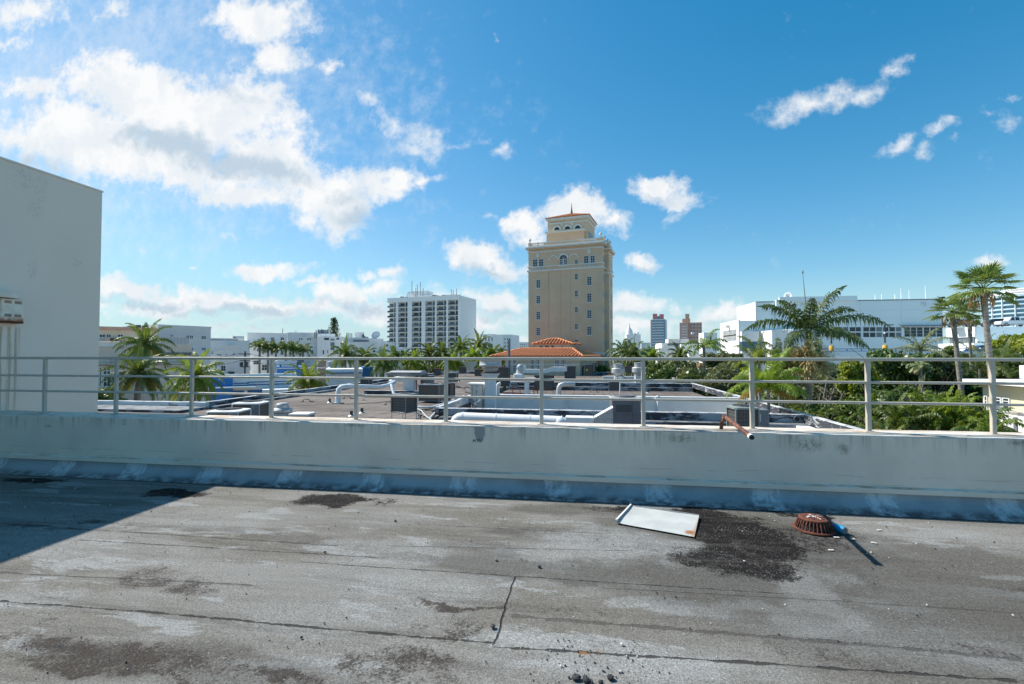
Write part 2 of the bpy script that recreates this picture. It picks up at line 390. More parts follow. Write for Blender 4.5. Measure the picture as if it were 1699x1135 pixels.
    for (p0, p1, w, s_) in [((0, 995), (825, 1066), .010, 1), ((822, 1072), (1690, 1128), .011, 1), ((130, 895), (640, 925), .007, .8), ((0, 868), (560, 905), .012, .6), ((500, 932), (1300, 985), .006, .9),
                            ((850, 1020), (1699, 1092), .018, .55), ((640, 905), (1050, 912), .006, .6), ((1000, 975), (1699, 1015), .006, .5), ((690, 868), (1020, 885), .005, .8), ((0, 948), (420, 972), .010, .6)]:
        a = onz(*p0); c = onz(*p1); sl = (c.y - a.y) / (c.x - a.x)
        q = seam(a.y - sl * a.x, a.x, c.x, w, s_, sl, .035, out)
        out = q if out is None else nt.math('MAXIMUM', out, q)
    # one cross seam
    a = onz(855, 955); c = onz(820, 1070)
    sl = (c.x - a.x) / (c.y - a.y)
    wob = nt.math('MULTIPLY', nt.math('SUBTRACT', nt.noise(P, 6, 5, .6), .5), .05)
    d = nt.math('ABSOLUTE', nt.math('SUBTRACT', nt.math('SUBTRACT', X[0], nt.math('MULTIPLY_ADD', X[1], sl, a.x - sl * a.y)), wob))
    q = nt.math('MULTIPLY', nt.math('SUBTRACT', 1.0, nt.ramp(d, .003, .009), clamp=True), nt.math('MULTIPLY', nt.ramp(X[1], c.y, c.y + .02), nt.math('SUBTRACT', 1.0, nt.ramp(X[1], a.y - .02, a.y))))
    out = nt.math('MAXIMUM', out, q)
    col = nt.mix(nt.math('MULTIPLY', out, .88), col, (.035, .032, .03))
    # rust dot
    c = onz(955, 1090); q = nt.ramp(nt.blob(Q, c.x, c.y, .05, .04), 0, .8); col = nt.mix(nt.math('MULTIPLY', q, .8), col, (.3, .13, .04))
    nt.put(b.inputs['Base Color'], col); b.inputs['Roughness'].default_value = .95; b.inputs['Specular IOR Level'].default_value = .12
    hh = nt.math('ADD', nt.math('MULTIPLY', g1, .5), nt.math('MULTIPLY', g2, .5))
    hh = nt.math('SUBTRACT', hh, nt.math('MULTIPLY', out, 2.5)); hh = nt.math('ADD', hh, nt.math('MULTIPLY', nt.noise(P, 9, 5), 1.5))
    bn = nt.node('ShaderNodeBump'); bn.inputs['Strength'].default_value = .8; bn.inputs['Distance'].default_value = .006
    nt.put(bn.inputs['Height'], hh); nt.put(b.inputs['Normal'], bn.outputs[0])
    return m
M['floor'] = floor_mat()

def parapet_mat():
    m, nt, b = new_mat('painted_parapet')
    P = nt.pos(); X = nt.sep(P)
    base = nt.mix(nt.ramp(nt.noise(P, 1.3, 6, .6), .35, .65), (.80, .69, .57), (.70, .60, .495))
    base = nt.mix(nt.ramp(nt.noise(nt.scale(P, (1, 1, 3)), 3.2, 7, .7, .5), .52, .72, 0, .55), base, (.72, .67, .60))
    # fine crackle
    # drips from the top edge
    dr = nt.noise(nt.scale(P, (9, 9, .35)), 2.0, 6, .7)
    top = nt.ramp(X[2], .40, .74)
    f = nt.math('MULTIPLY', nt.ramp(dr, .47, .72), nt.ramp(nt.math('ADD', X[2], nt.math('MULTIPLY', nt.noise(nt.scale(P, (1, 1, 0)), 1.1, 3), .5)), .78, 1.05))
    base = nt.mix(nt.math('MULTIPLY', f, .8), base, (.15, .12, .09))
    base = nt.mix(nt.math('MULTIPLY', nt.ramp(nt.noise(P, 70, 4, .8), .66, .76), nt.math('MULTIPLY', top, .7)), base, (.06, .05, .04))
    # hairline cracks running along
    wob = nt.noise(nt.scale(P, (1, 0, 0)), .8, 8, .55)
    for (z0, k, s_) in [(.335, .12, .4), (.25, .02, .35)]:
        d = nt.math('ABSOLUTE', nt.math('SUBTRACT', X[2], nt.math('MULTIPLY_ADD', nt.math('SUBTRACT', wob, .5), k, z0)))
        gate = nt.ramp(nt.noise(nt.scale(P, (1, 0, 0)), 1.1 + z0 * 3, 3), .47, .56)
        base = nt.mix(nt.math('MULTIPLY', nt.math('MULTIPLY', nt.math('SUBTRACT', 1.0, nt.ramp(d, .001, .0045), clamp=True), gate), s_), base, (.12, .11, .10))
    # dark stain patch in the middle and a few small ones
    fw = nt.vmath('ADD', nt.comb(X[0], X[2], 0), nt.scale(nt.vmath('SUBTRACT', nt.noise(P, 14, 4, .7, col=True), (.5, .5, .5)), (.05, .06, 0)))
    c = atV(796, 714, 5.46)
    q = nt.ramp(nt.blob(fw, c.x, c.z, .075, .16), 0, .3); base = nt.mix(nt.math('MULTIPLY', q, .75), base, (.17, .19, .22))
    for (px, py, rx, rz) in [(206, 701, .05, .06), (1130, 727, .22, .07), (1340, 738, .22, .10), (1400, 745, .10, .09), (80, 707, .12, .03), (590, 706, .2, .03), (1690, 735, .15, .04)]:
        c = atV(px, py, 5.46); q = nt.ramp(nt.blob(fw, c.x, c.z, rx, rz), 0, .8)
        base = nt.mix(nt.math('MULTIPLY', nt.math('MULTIPLY', q, nt.ramp(nt.noise(P, 25, 4, .7), .4, .6)), .6), base, (.16, .14, .10))
    # top surface: sun-bleached paint, flaking with rust brown
    nz = nt.sep(nt.node('ShaderNodeNewGeometry').outputs['Normal'])[2]
    tp = nt.mix(nt.ramp(nt.noise(nt.scale(P, (1, 3, 1)), 2.2, 8, .7, .5), .43, .62), (.68, .62, .53), (.45, .33, .23))
    tp = nt.mix(nt.ramp(nt.noise(nt.scale(P, (1, 4, 1)), 5, 8, .75), .58, .70), tp, (.13, .10, .075))
    tp = nt.mix(nt.ramp(nt.noise(nt.scale(P, (1, 3, 1)), 9, 6, .75), .56, .64), tp, (.70, .68, .63))
    col = nt.mix(nt.ramp(nz, .5, .8), base, tp)
    nt.put(b.inputs['Base Color'], col); b.inputs['Roughness'].default_value = .75
    bn = nt.node('ShaderNodeBump'); bn.inputs['Strength'].default_value = .35; bn.inputs['Distance'].default_value = .01
    nt.put(bn.inputs['Height'], nt.math('ADD', nt.noise(P, 30, 6, .65), nt.math('MULTIPLY', nt.noise(P, 3, 5), 2))); nt.put(b.inputs['Normal'], bn.outputs[0])
    return m
M['parapet'] = parapet_mat()

def flash_mat():
    m, nt, b = new_mat('coated_flashing')
    P = nt.pos(); X = nt.sep(P)
    col = nt.mix(nt.ramp(nt.noise(P, 1.7, 6, .65), .4, .62), (.34, .375, .39), (.26, .285, .30))
    wv = nt.vmath('ADD', P, nt.scale(nt.vmath('SUBTRACT', nt.noise(P, 7, 5, .7, col=True), (.5, .5, .5)), .12))
    ux = nt.sep(wv)[0]
    fr = nt.math('PINGPONG', nt.math('ADD', ux, .32), .55)
    br = nt.math('MULTIPLY', nt.math('SUBTRACT', 1.0, nt.ramp(fr, .07, .15)), nt.ramp(nt.noise(nt.scale(P, (6, 6, 1.5)), 1.6, 6, .7), .36, .55))
    col = nt.mix(nt.math('MULTIPLY', br, .75), col, (.60, .64, .65))
    ed = nt.math('MULTIPLY', nt.ramp(nt.math('ABSOLUTE', nt.math('SUBTRACT', fr, .13)), 0, .035, 1, 0), nt.ramp(nt.noise(P, 11, 6, .7), .4, .6))
    col = nt.mix(nt.math('MULTIPLY', ed, .8), col, (.62, .66, .68))
    dk = nt.math('MULTIPLY', nt.math('SUBTRACT', 1.0, nt.ramp(X[2], .005, .06)), nt.ramp(nt.noise(P, 8, 6, .7), .35, .6))
    col = nt.mix(nt.math('MULTIPLY', dk, .9), col, (.03, .035, .04))
    hole = nt.math('MULTIPLY', nt.ramp(nt.noise(nt.scale(P, (1, 1, 1)), 3.1, 7, .7), .63, .70), nt.ramp(X[2], .16, .05))
    col = nt.mix(nt.math('MULTIPLY', hole, .85), col, (.035, .04, .045))
    col = nt.mix(nt.ramp(nt.noise(P, 45, 3, .6), .70, .74), col, (.06, .065, .07))
    nt.put(b.inputs['Base Color'], col); b.inputs['Roughness'].default_value = .6
    bn = nt.node('ShaderNodeBump'); bn.inputs['Strength'].default_value = .6; bn.inputs['Distance'].default_value = .02
    nt.put(bn.inputs['Height'], nt.math('ADD', nt.noise(P, 6, 6, .6), nt.math('MULTIPLY', br, .4))); nt.put(b.inputs['Normal'], bn.outputs[0])
    return m
M['flash'] = flash_mat()

def block_mat():
    m, nt, b = new_mat('bulkhead_stucco')
    P = nt.pos(); X = nt.sep(P)
    col = nt.mix(nt.ramp(nt.noise(P, .5, 5, .6), .35, .65), (.85, .75, .63), (.80, .705, .59))
    fw = nt.vmath('ADD', nt.comb(X[1], X[2], 0), nt.scale(nt.vmath('SUBTRACT', nt.noise(P, 9, 5, .75, col=True), (.5, .5, .5)), (.35, .5, 0)))
    for (px, py, ry, rz, s_) in [(40, 295, .20, .28, .25), (68, 310, .12, .34, .2), (60, 345, .16, .2, .2), (128, 435, .10, .14, .25), (55, 450, .1, .2, .25)]:
        c = atU(px, py, -8.5); q = nt.ramp(nt.blob(fw, c.y, c.z, ry, rz), 0, .7)
        col = nt.mix(nt.math('MULTIPLY', nt.math('MULTIPLY', q, nt.ramp(nt.noise(P, 26, 5, .75), .45, .6)), s_), col, (.20, .20, .19))
    a = atU(0, 540, -8.5); c = atU(36, 540, -8.5)
    inr = nt.math('MULTIPLY', nt.ramp(X[1], a.y - .3, a.y), nt.ramp(X[1], c.y, c.y - .05))
    inz = nt.math('MULTIPLY', nt.ramp(X[2], a.z, a.z - .03), nt.ramp(X[2], -1, a.z))
    sr = nt.ramp(nt.noise(nt.scale(P, (1, 12, .4)), 1.5, 5, .7), .45, .62)
    col = nt.mix(nt.math('MULTIPLY', nt.math('MULTIPLY', nt.math('MULTIPLY', inr, inz), sr), .75), col, (.33, .24, .11))
    nt.put(b.inputs['Base Color'], col); b.inputs['Roughness'].default_value = .8
    bn = nt.node('ShaderNodeBump'); bn.inputs['Strength'].default_value = .3; bn.inputs['Distance'].default_value = .01
    nt.put(bn.inputs['Height'], nt.math('ADD', nt.noise(P, 30, 6, .65), nt.math('MULTIPLY', nt.noise(P, 2, 5), 2))); nt.put(b.inputs['Normal'], bn.outputs[0])
    return m
M['block'] = block_mat()

def roof_mat():
    m, nt, b = new_mat('old_gravel_roof')
    P = nt.pos(); X = nt.sep(P)
    st = nt.scale(P, (.5, 1, 1))
    col = nt.mix(nt.ramp(nt.noise(st, .35, 7, .65, .5), .38, .62), (.185, .155, .13), (.11, .085, .07))
    col = nt.mix(nt.ramp(nt.noise(st, 1.3, 8, .75, .5), .52, .66), col, (.07, .05, .04))
    col = nt.mix(nt.ramp(nt.noise(st, 2.3, 8, .75), .60, .68), col, (.30, .28, .25))
    sm = nt.math('PINGPONG', nt.math('ADD', X[0], nt.math('MULTIPLY', nt.noise(P, .6, 4), .4)), .5)
    col = nt.mix(nt.math('MULTIPLY', nt.ramp(sm, .0, .07, 1, 0), .8), col, (.05, .045, .04))
    nt.put(b.inputs['Base Color'], col); b.inputs['Roughness'].default_value = .9
    bn = nt.node('ShaderNodeBump'); bn.inputs['Strength'].default_value = .5; bn.inputs['Distance'].default_value = .05
    nt.put(bn.inputs['Height'], nt.noise(P, 5, 6)); nt.put(b.inputs['Normal'], bn.outputs[0])
    return m
M['roof'] = roof_mat()

def tarwall_mat(name, light=(.30, .33, .36), sc=1.0, thr=.44, topc=None):
    """parapet inside face: silver coating worn through to black tar"""
    m, nt, b = new_mat(name)
    P = nt.pos(); X = nt.sep(P); nz = nt.sep(nt.node('ShaderNodeNewGeometry').outputs['Normal'])[2]
    n = nt.noise(nt.scale(P, (.35, .35, 1.3)), 1.6 * sc, 8, .7, .4)
    col = nt.mix(nt.ramp(n, thr, thr + .08), light, (.035, .04, .05))
    col = nt.mix(nt.ramp(nt.noise(P, 3.5, 7, .75), .60, .66), col, (.5, .52, .54))
    tp = nt.mix(nt.ramp(nt.noise(P, 2.2, 7, .7), .45, .62), (.62, .63, .63), (.26, .27, .28))
    tp = nt.mix(nt.ramp(nt.noise(P, 5, 7, .75), .58, .66), tp, (.08, .08, .08))
    if topc: tp = nt.mix(nt.ramp(nt.noise(P, 1.2, 7, .7), .4, .65), topc, (.05, .055, .06))
    nt.put(b.inputs['Base Color'], nt.mix(nt.ramp(nz, .5, .8), col, tp)); b.inputs['Roughness'].default_value = .8
    bn = nt.node('ShaderNodeBump'); bn.inputs['Strength'].default_value = .4; bn.inputs['Distance'].default_value = .03
    nt.put(bn.inputs['Height'], nt.noise(P, 6, 6)); nt.put(b.inputs['Normal'], bn.outputs[0])
    return m
M['tar'] = tarwall_mat('tarred_parapet')
M['ledge'] = tarwall_mat('grey_ledge', topc=(.22, .23, .24))
M['tar_g'] = tarwall_mat('grey_worn_parapet', (.42, .42, .41), 1.4, .40)
M['tar_w'] = tarwall_mat('whitened_parapet', (.62, .63, .63), .7, .56)

def sheet_mat():
    m, nt, b = new_mat('white_sheet_metal')
    P = nt.coords(); X = nt.sep(P)
    col = nt.mix(nt.ramp(nt.noise(P, 4, 5), .4, .6), (.54, .555, .53), (.47, .48, .46))
    c = nt.ramp(nt.blob(nt.vmath('ADD', P, nt.scale(nt.vmath('SUBTRACT', nt.noise(P, 20, 4, col=True), (.5, .5, .5)), .06)), .31, -.19, .07, .07), 0, .7)
    col = nt.mix(c, col, (.34, .15, .06))
    e = nt.ramp(nt.math('ADD', nt.math('ABSOLUTE', X[0]), nt.math('MULTIPLY', nt.noise(P, 30, 4), .03)), .325, .345)
    col = nt.mix(nt.math('MULTIPLY', e, .6), col, (.38, .22, .12))
    nt.put(b.inputs['Base Color'], col); b.inputs['Roughness'].default_value = .45
    return m
M['sheet'] = sheet_mat()
def rustbox_mat():
    m, nt, b = new_mat('rusting_vent_paint')
    P = nt.coords(); X = nt.sep(P)
    col = nt.mix(nt.ramp(nt.noise(P, 6, 5), .4, .6), (.84, .78, .66), (.74, .68, .57))
    f = nt.ramp(nt.math('ADD', X[2], nt.math('MULTIPLY', nt.noise(P, 16, 5, .7), .16)), .16, .07)
    col = nt.mix(f, col, (.42, .19, .09)); nt.put(b.inputs['Base Color'], col); b.inputs['Roughness'].default_value = .8
    return m
M['rustbox'] = rustbox_mat()
# ================================================================= OUR TERRACE
FV = 5.46      # front face of the parapet
RV = 5.68      # railing line
WT = .757      # parapet top
U0, U1 = -8.5, 13.5
# floor sheet with faint undulation
mb = MB(); nx, ny = 90, 44; rnd = random.Random(3)
import mathutils
for j in range(ny + 1):
    for i in range(nx + 1):
        x = U0 - .5 + (U1 + 1 - U0) * i / nx; y = -4.0 + 9.3 * j / ny
        z = .012 * mathutils.noise.noise(Vector((x * .6, y * 1.1, 0))) + .004 * mathutils.noise.noise(Vector((x * 2.5, y * 5, 3)))
        if y > 5.0: z *= max(0, (5.3 - y) / .3)
        mb.v.append((x, y, z - .004))
for j in range(ny):
    for i in range(nx):
        a = j * (nx + 1) + i; mb.f.append((a, a + 1, a + nx + 2, a + nx + 1)); mb.sm.append(True); mb.mi.append(0)
struct('terrace_floor', mb, M['floor'])
mb = MB(); mb.box(U0 - .4, -4, GROUND, U1 + .6, 5.9, -.3); struct('building_under_terrace', mb, M['greywall'])

# parapet with a slightly uneven top, a proud plaster band near its foot and a coved flashing
t = thing('parapet_wall', 'long grey plastered parapet wall along the terrace edge, stained along its flaking top', 'parapet wall', (0, 0, 0))
mb = MB(); N = 240; rows = []
for i in range(N + 1):
    x = U0 + (U1 - U0) * i / N
    nz = lambda s, k: mathutils.noise.noise(Vector((x * s, k, 0)))
    f = .004 * nz(1.3, 1); tz = WT + .006 * nz(1.1, 2) + .004 * nz(5, 3)
    rows.append([(x, FV + f, .20), (x, FV + f * .5, .232 + .002 * nz(3, 4)), (x, FV + f, .5), (x, FV + f + .002 * nz(4, 5), tz - .016), (x, FV + .012 + .006 * nz(7, 8), tz - .002), (x, FV + .06, tz + .003),
                 (x, FV + .25, tz + .006 + .004 * nz(3, 9)), (x, FV + .42, tz), (x, FV + .44, tz - .02), (x, FV + .44, -.3)])
nr = len(rows[0])
for r_ in rows: mb.v.extend(r_)
for i in range(N):
    for k in range(nr - 1):
        a = i * nr + k; mb.f.append((a, a + nr, a + nr + 1, a + 1)); mb.sm.append(False); mb.mi.append(0)
mb.v.extend([(U1, FV, -.3), (U1, FV, .2)]); 
obj('wall_body', mb, M['parapet'], t)
mb = MB()
mb.extr([(FV - .03, .172), (FV - .03, .218), (FV - .012, .232), (FV + .02, .236), (FV + .02, .165), (FV - .02, .165)], U0, U1, 'x'); obj('band', mb, M['parapet'], t)
mb = MB(); N = 300; K = 9
for i in range(N + 1):
    x = U0 + (U1 - U0) * i / N
    for k in range(K):
        q = k / (K - 1); z = .185 * (1 - q) ** 1.15; y = FV + .015 - .035 * q - .20 * q ** 3.2
        w = mathutils.noise.noise(Vector((x * 2.3, q * 2, 7))) * .010 + mathutils.noise.noise(Vector((x * 7, q * 3, 2))) * .004
        mb.v.append((x, y + w, z + (0.003 if k == K - 1 else 0)))
for i in range(N):
    for k in range(K - 1):
        a = i * K + k; mb.f.append((a, a + 1, a + K + 1, a + K)); mb.sm.append(True); mb.mi.append(0)
obj('flashing', mb, M['flash'], t)

def textmesh(s, size, depth=.01):
    c = bpy.data.curves.new('txt', 'FONT'); c.body = s; c.size = size; c.extrude = depth; c.align_x = 'CENTER'; c.align_y = 'CENTER'
    o = bpy.data.objects.new('txt', c); COL.objects.link(o)
    dg = bpy.context.evaluated_depsgraph_get(); me = bpy.data.meshes.new_from_object(o.evaluated_get(dg))
    bpy.data.objects.remove(o); return me
def text_on(name, s, loc, size, mat, parent=None, rot=(R(90), 0, 0), depth=.01, label=None, sx=1.0):
    me = textmesh(s, size, depth); me.materials.clear(); me.materials.append(mat)
    o = bpy.data.objects.new(name, me); COL.objects.link(o); o.location = loc; o.rotation_euler = rot; o.scale = (sx, 1, 1)
    if parent: o.parent = parent
    if label: o['label'] = label
    return o
c = atV(792.5, 731, FV)
text_on('scrawl', 'AYU', (c.x, FV - .006, c.z), .050, M['black'], t, rot=(R(90), R(-6), 0), depth=.0008, label='small black letters AYU scrawled under the stain', sx=1.25)

# railing: one welded run along the parapet
t = thing('railing', 'grey painted three-bar metal railing standing on the parapet', 'railing', (0, RV, WT))
ps = [-7.588 + 1.1777 * n for n in range(0, 18)]
for x in ps:
    mb = MB(); mb.box(x - .022, -.020, -.01, x + .022, .020, .765, bev=.004); mb.box(x - .05, -.045, .0, x + .05, .045, .012, bev=.003); obj('post', mb, M['rail'], t)
    if x < 9:
        pass
for z, h in [(.782, .036), (.534, .028), (.314, .028)]:
    mb = MB()
    mb.box(U0 + .02, -.023 if h > .03 else -.0165, z - h / 2, U1, .023 if h > .03 else .0165, z + h / 2, bev=.006)
    obj('bar', mb, M['rail'], t)

# stair bulkhead on the left
t = thing('stair_bulkhead', 'tall plain cream-grey rooftop block at the left edge', 'building', (-8.5, 7.2, 0))
mb = MB(); mb.box(-9, -13.2, GROUND, 0, 0, 4.47); obj('wall', mb, M['block'], t)
mb = MB(); mb.box(-9.02, -13.22, 4.472, .012, .012, 4.50); obj('coping', mb, M['block'], t)

a = atU(3, 510, -8.36); c_ = atU(40, 510, -8.36)
zt = atU(39, 498, -8.36).z; zb = atU(39, 534, -8.36).z
y0, y1 = a.y, c_.y
t = thing('wall_vent_box', 'rusting cream metal vent box with louvre slots hanging on the left block', 'vent box', (-8.5, 0, zb))
H = zt - zb
mb = MB(); mb.box(.002, y0, 0, .14, y1, H, bev=.008); obj('housing', mb, M['rustbox'], t)
for r0 in (0, 1):
    for k in (0, 1):
        mb = MB(); ym = y0 + (y1 - y0) * (.12 + .45 * k)
        for q in range(3):
            zz = H * (.80 if r0 == 0 else .20) + q * H * .045
            mb.box(.139, ym, zz, .147, ym + (y1 - y0) * .30, zz + H * .022)
        obj('louvre', mb, M['rust'], t)
mb = MB(); mb.box(.002, y0 - .6, H + .012, .22, y0 + (y1 - y0) * .68, H + .10, bev=.006); obj('hood', mb, M['rustbox'], t)
mb = MB(); mb.box(.002, y0 + .01, -.028, .145, y1 - .005, -.002); obj('drip_edge', mb, M['rust'], t)

# copper drain pipe bent over the parapet
t = thing('copper_pipe', 'bent copper pipe with a white capped end hanging over the parapet top', 'pipe', (0, 0, 0))
tip = atV(1247, 725.5, 4.32); el = atV(1201, 689.5, 5.62); ft = atV(1196, 714, 5.60)
d = (tip - el).normalized(); e1 = el + d * .04
mb = MB(); mb.tube([ft + Vector((0, 0, -.05)), ft.lerp(el, .45) + Vector((-.006, 0, 0)), ft.lerp(el, .85) + Vector((0, 0, 0)), el + Vector((.004, 0, .006)), e1, el.lerp(tip, .5), tip - d * .05], .0205, 12)
m_, nt, b = new_mat('copper'); P = nt.pos()
cc = nt.mix(nt.ramp(nt.noise(P, 9, 6, .7), .38, .62), (.27, .11, .06), (.13, .045, .025)); cc = nt.mix(nt.ramp(nt.noise(P, 23, 5), .55, .7), cc, (.42, .22, .12))
nt.put(b.inputs['Base Color'], cc); b.inputs['Roughness'].default_value = .55; b.inputs['Metallic'].default_value = .3
obj('pipe', mb, m_, t)
mb = MB(); mb.tube([tip - d * .052, tip - d * .0], .023, 14); obj('collar', mb, M['white'], t)
mb = MB(); mb.tube([tip, tip + d * .012], .0205, 14); obj('end_cap', mb, M['black'], t)

# cast iron roof drain dome
c = onz(1351, 878); c.z = 0
t = thing('roof_drain', 'rusty cast-iron drain dome with slotted sides on the roof floor', 'roof drain', (c.x, c.y, 0), .3); t.scale = (.93, .93, .86)
mb = MB(); mb.lathe([(.185, 0), (.19, .012), (.165, .02), (.150, .02), (.150, 0)], 40); obj('base_ring', mb, M['rust'], t)
mb = MB()
for k in range(30):
    a = 2 * math.pi * k / 30; ca, sa = math.cos(a), math.sin(a)
    pts = [(.163 * ca, .163 * sa, .015), (.152 * ca, .152 * sa, .055), (.138 * ca, .138 * sa, .092), (.122 * ca, .122 * sa, .112)]
    mb.tube(pts, [.0075, .007, .007, .008], 5)
obj('ribs', mb, M['rust'], t)
m_, nt, b = new_mat('drain_cap'); P = nt.coords()
cc = nt.mix(nt.ramp(nt.noise(P, 30, 6, .7), .38, .62), (.17, .055, .03), (.085, .028, .018))
w = nt.math('ABSOLUTE', nt.math('SUBTRACT', nt.math('ADD', nt.sep(P)[1], nt.math('MULTIPLY', nt.noise(P, 20, 4), .06)), .035))
w2 = nt.math('ABSOLUTE', nt.math('SUBTRACT', nt.math('ADD', nt.sep(P)[0], nt.math('MULTIPLY', nt.noise(P, 17, 4), .05)), .03))
q = nt.math('MULTIPLY', nt.math('MAXIMUM', nt.math('LESS_THAN', w, .012), nt.math('LESS_THAN', w2, .009)), nt.math('LESS_THAN', nt.vmath('LENGTH', P), .15))
q = nt.math('MULTIPLY', q, nt.ramp(nt.noise(P, 55, 5, .7), .42, .5))
cc = nt.mix(q, cc, (.75, .72, .68)); nt.put(b.inputs['Base Color'], cc); b.inputs['Roughness'].default_value = .9
bn = nt.node('ShaderNodeBump'); bn.inputs['Strength'].default_value = .7; bn.inputs['Distance'].default_value = .01; nt.put(bn.inputs['Height'], nt.noise(P, 40, 5)); nt.put(b.inputs['Normal'], bn.outputs[0])
mb = MB(); mb.lathe([(.128, .100), (.134, .112), (.132, .122), (.118, .128), (.10, .124), (.088, .128), (.05, .132), (0.001, .133)], 40)
for k in range(10):
    a = 2 * math.pi * k / 10 + .2; mb.tube([(.03 * math.cos(a), .03 * math.sin(a), .134), (.085 * math.cos(a), .085 * math.sin(a), .130)], .006, 5)
obj('cap', mb, m_, t)
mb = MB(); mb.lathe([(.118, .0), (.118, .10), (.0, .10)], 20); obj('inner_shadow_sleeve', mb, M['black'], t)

# sheet of white metal
c1, c2, c3, c4 = [onz(*p, .02) for p in ((1048, 841), (1160, 857), (1152, 890), (1024, 867))]
ctr = (c1 + c2 + c3 + c4) / 4; ax = ((c2 - c1) + (c3 - c4)); ang = math.atan2(ax.y, ax.x)
t = thing('metal_sheet', 'loose rectangular white metal sheet with turned-up edge lying near the parapet', 'metal sheet', (ctr.x, ctr.y, .006), ang)
rot = Matrix.Rotation(-ang, 3, 'Z')
L = [rot @ Vector((p.x - ctr.x, p.y - ctr.y, 0)) for p in (c4, c3, c2, c1)]
mb = MB(); n_ = 12; vs = []
for j in range(n_ + 1):
    for i in range(n_ + 1):
        a = L[0].lerp(L[1], i / n_); b_ = L[3].lerp(L[2], i / n_); p = a.lerp(b_, j / n_)
        z = .010 + .012 * (j / n_) + .006 * mathutils.noise.noise(Vector((p.x * 4, p.y * 4, 1))) + (.006 if i < 1 else 0); vs.append((p.x, p.y, z))
o_ = len(vs); vs += [(x, y, z - .003) for x, y, z in vs]
fs = []
for j in range(n_):
    for i in range(n_):
        a = j * (n_ + 1) + i; q = (a, a + 1, a + n_ + 2, a + n_ + 1); fs.append(q); fs.append(tuple(x + o_ for x in reversed(q)))
mb.add(vs, fs, True); obj('plate', mb, M['sheet'], t)
mb = MB()
e0, e1 = L[0], L[3]
dd = (e1 - e0); nn = Vector((dd.y, -dd.x, 0)).normalized() * .004
mb.obox(e0 + Vector((0, 0, .006)) - nn, dd, nn * -1, (0, 0, .034)); mb.obox(e0 + Vector((0, 0, .040)), dd, nn * -3.5, (0, 0, .003))
obj('turned_up_edge', mb, M['white'], t)
mb = MB(); e0, e1 = L[3], L[2]; dd = e1 - e0; mb.obox(e0 + Vector((0, .002, .018)), dd, (0, .004, 0), (0, 0, .014)); obj('back_edge', mb, M['steel'], t)

# blue can
c = onz(1393, 878, .03); dr = Vector((.45, -1, 0)).normalized()
t = thing('blue_can', 'small bright blue open can lying beside the rusty drain', 'can', (c.x, c.y, .034))
mb = MB(); mb.tube([dr * -.055, dr * -.05, dr * .045, dr * .05], [.026, .033, .033, .031], 20); obj('body', mb, M['cyan'], t)
mb = MB(); mb.tube([dr * .0505, dr * .055], .029, 18); obj('rim', mb, M['greymetal'], t)

# stones and scraps
def rock(seed, s):
    r_ = random.Random(seed); mb = MB(); n1, n2 = 7, 5; vs = []
    sx, sy, sz = s * r_.uniform(.8, 1.2), s * r_.uniform(.7, 1), s * r_.uniform(.5, .8)
    prof = []
    for j in range(n2 + 1):
        th = math.pi * j / n2
        for i in range(n1):
            a = 2 * math.pi * i / n1; k = 1 + r_.uniform(-.22, .22)
            vs.append((sx * math.sin(th) * math.cos(a) * k, sy * math.sin(th) * math.sin(a) * k, sz * math.cos(th) * k + sz * .8))
    fs = []
    for j in range(n2):
        for i in range(n1):
            a = j * n1 + i; b_ = j * n1 + (i + 1) % n1; fs.append((a, a + n1, b_ + n1, b_))
    mb.add(vs, fs); return mb
M['stone'] = pm('black_tar_stone', (.05, .045, .045), (.025, .025, .028), 60, bump=.5, bscale=90)
M['stonew'] = pm('pale_pebble', (.62, .58, .52), (.5, .46, .4), 60)
pl = [(956, 1127, .020, 'stone', 'black hollow-looking tar lump, leftmost large one of the bottom cluster'), (972, 1132, .022, 'stone', 'brownish black tar lump at the bottom edge, second of the cluster'),
      (980, 1134, .016, 'stone', 'small black tar lump touching the brownish lump at the bottom edge'), (1013, 1127, .020, 'stone', 'round black tar lump standing apart on the right of the bottom cluster'),
      (944, 1125, .009, 'stone', 'pea-sized black stone just left of the hollow-looking lump'), (997, 1134, .012, 'stone', 'black stone between the brownish lump and the round lump'),
      (818, 1041, .016, 'stone', 'flat black stone lying beside the short cross seam'), (895, 942, .017, 'stone', 'black stone on the light granule patch below the metal sheet'),
      (824, 931, .012, 'stone', 'small black stone left of the light granule patch'), (656, 865, .015, 'stone', 'black scrap on the floor near the dark bald spot by the parapet'),
      (539, 917, .010, 'stone', 'tiny black stone on the light patches in mid floor'), (500, 1059, .009, 'stone', 'tiny black stone just below the long seam at left'),
      (1030, 1115, .009, 'stonew', 'whitish pebble right of the bottom cluster of lumps'), (931, 1107, .009, 'stonew', 'whitish pebble left of the rust spot by the seam'),
      (1032, 1070, .010, 'stonew', 'upright whitish shard above the long seam'), (842, 899, .008, 'stonew', 'single white pebble on the light patch in mid floor'),
      (1235, 932, .010, 'stonew', 'white fleck of debris beyond the dark stained area')]
for i, (px, py, s_, mt, lb) in enumerate(pl):
    c = onz(px, py); o = obj('tar_stone' if mt == 'stone' else 'pebble', rock(i, s_), M[mt], None, (c.x, c.y, 0)); o.rotation_euler = (0, 0, i * 1.3); tag(o, lb, 'stone', 'loose stones on the roof floor')
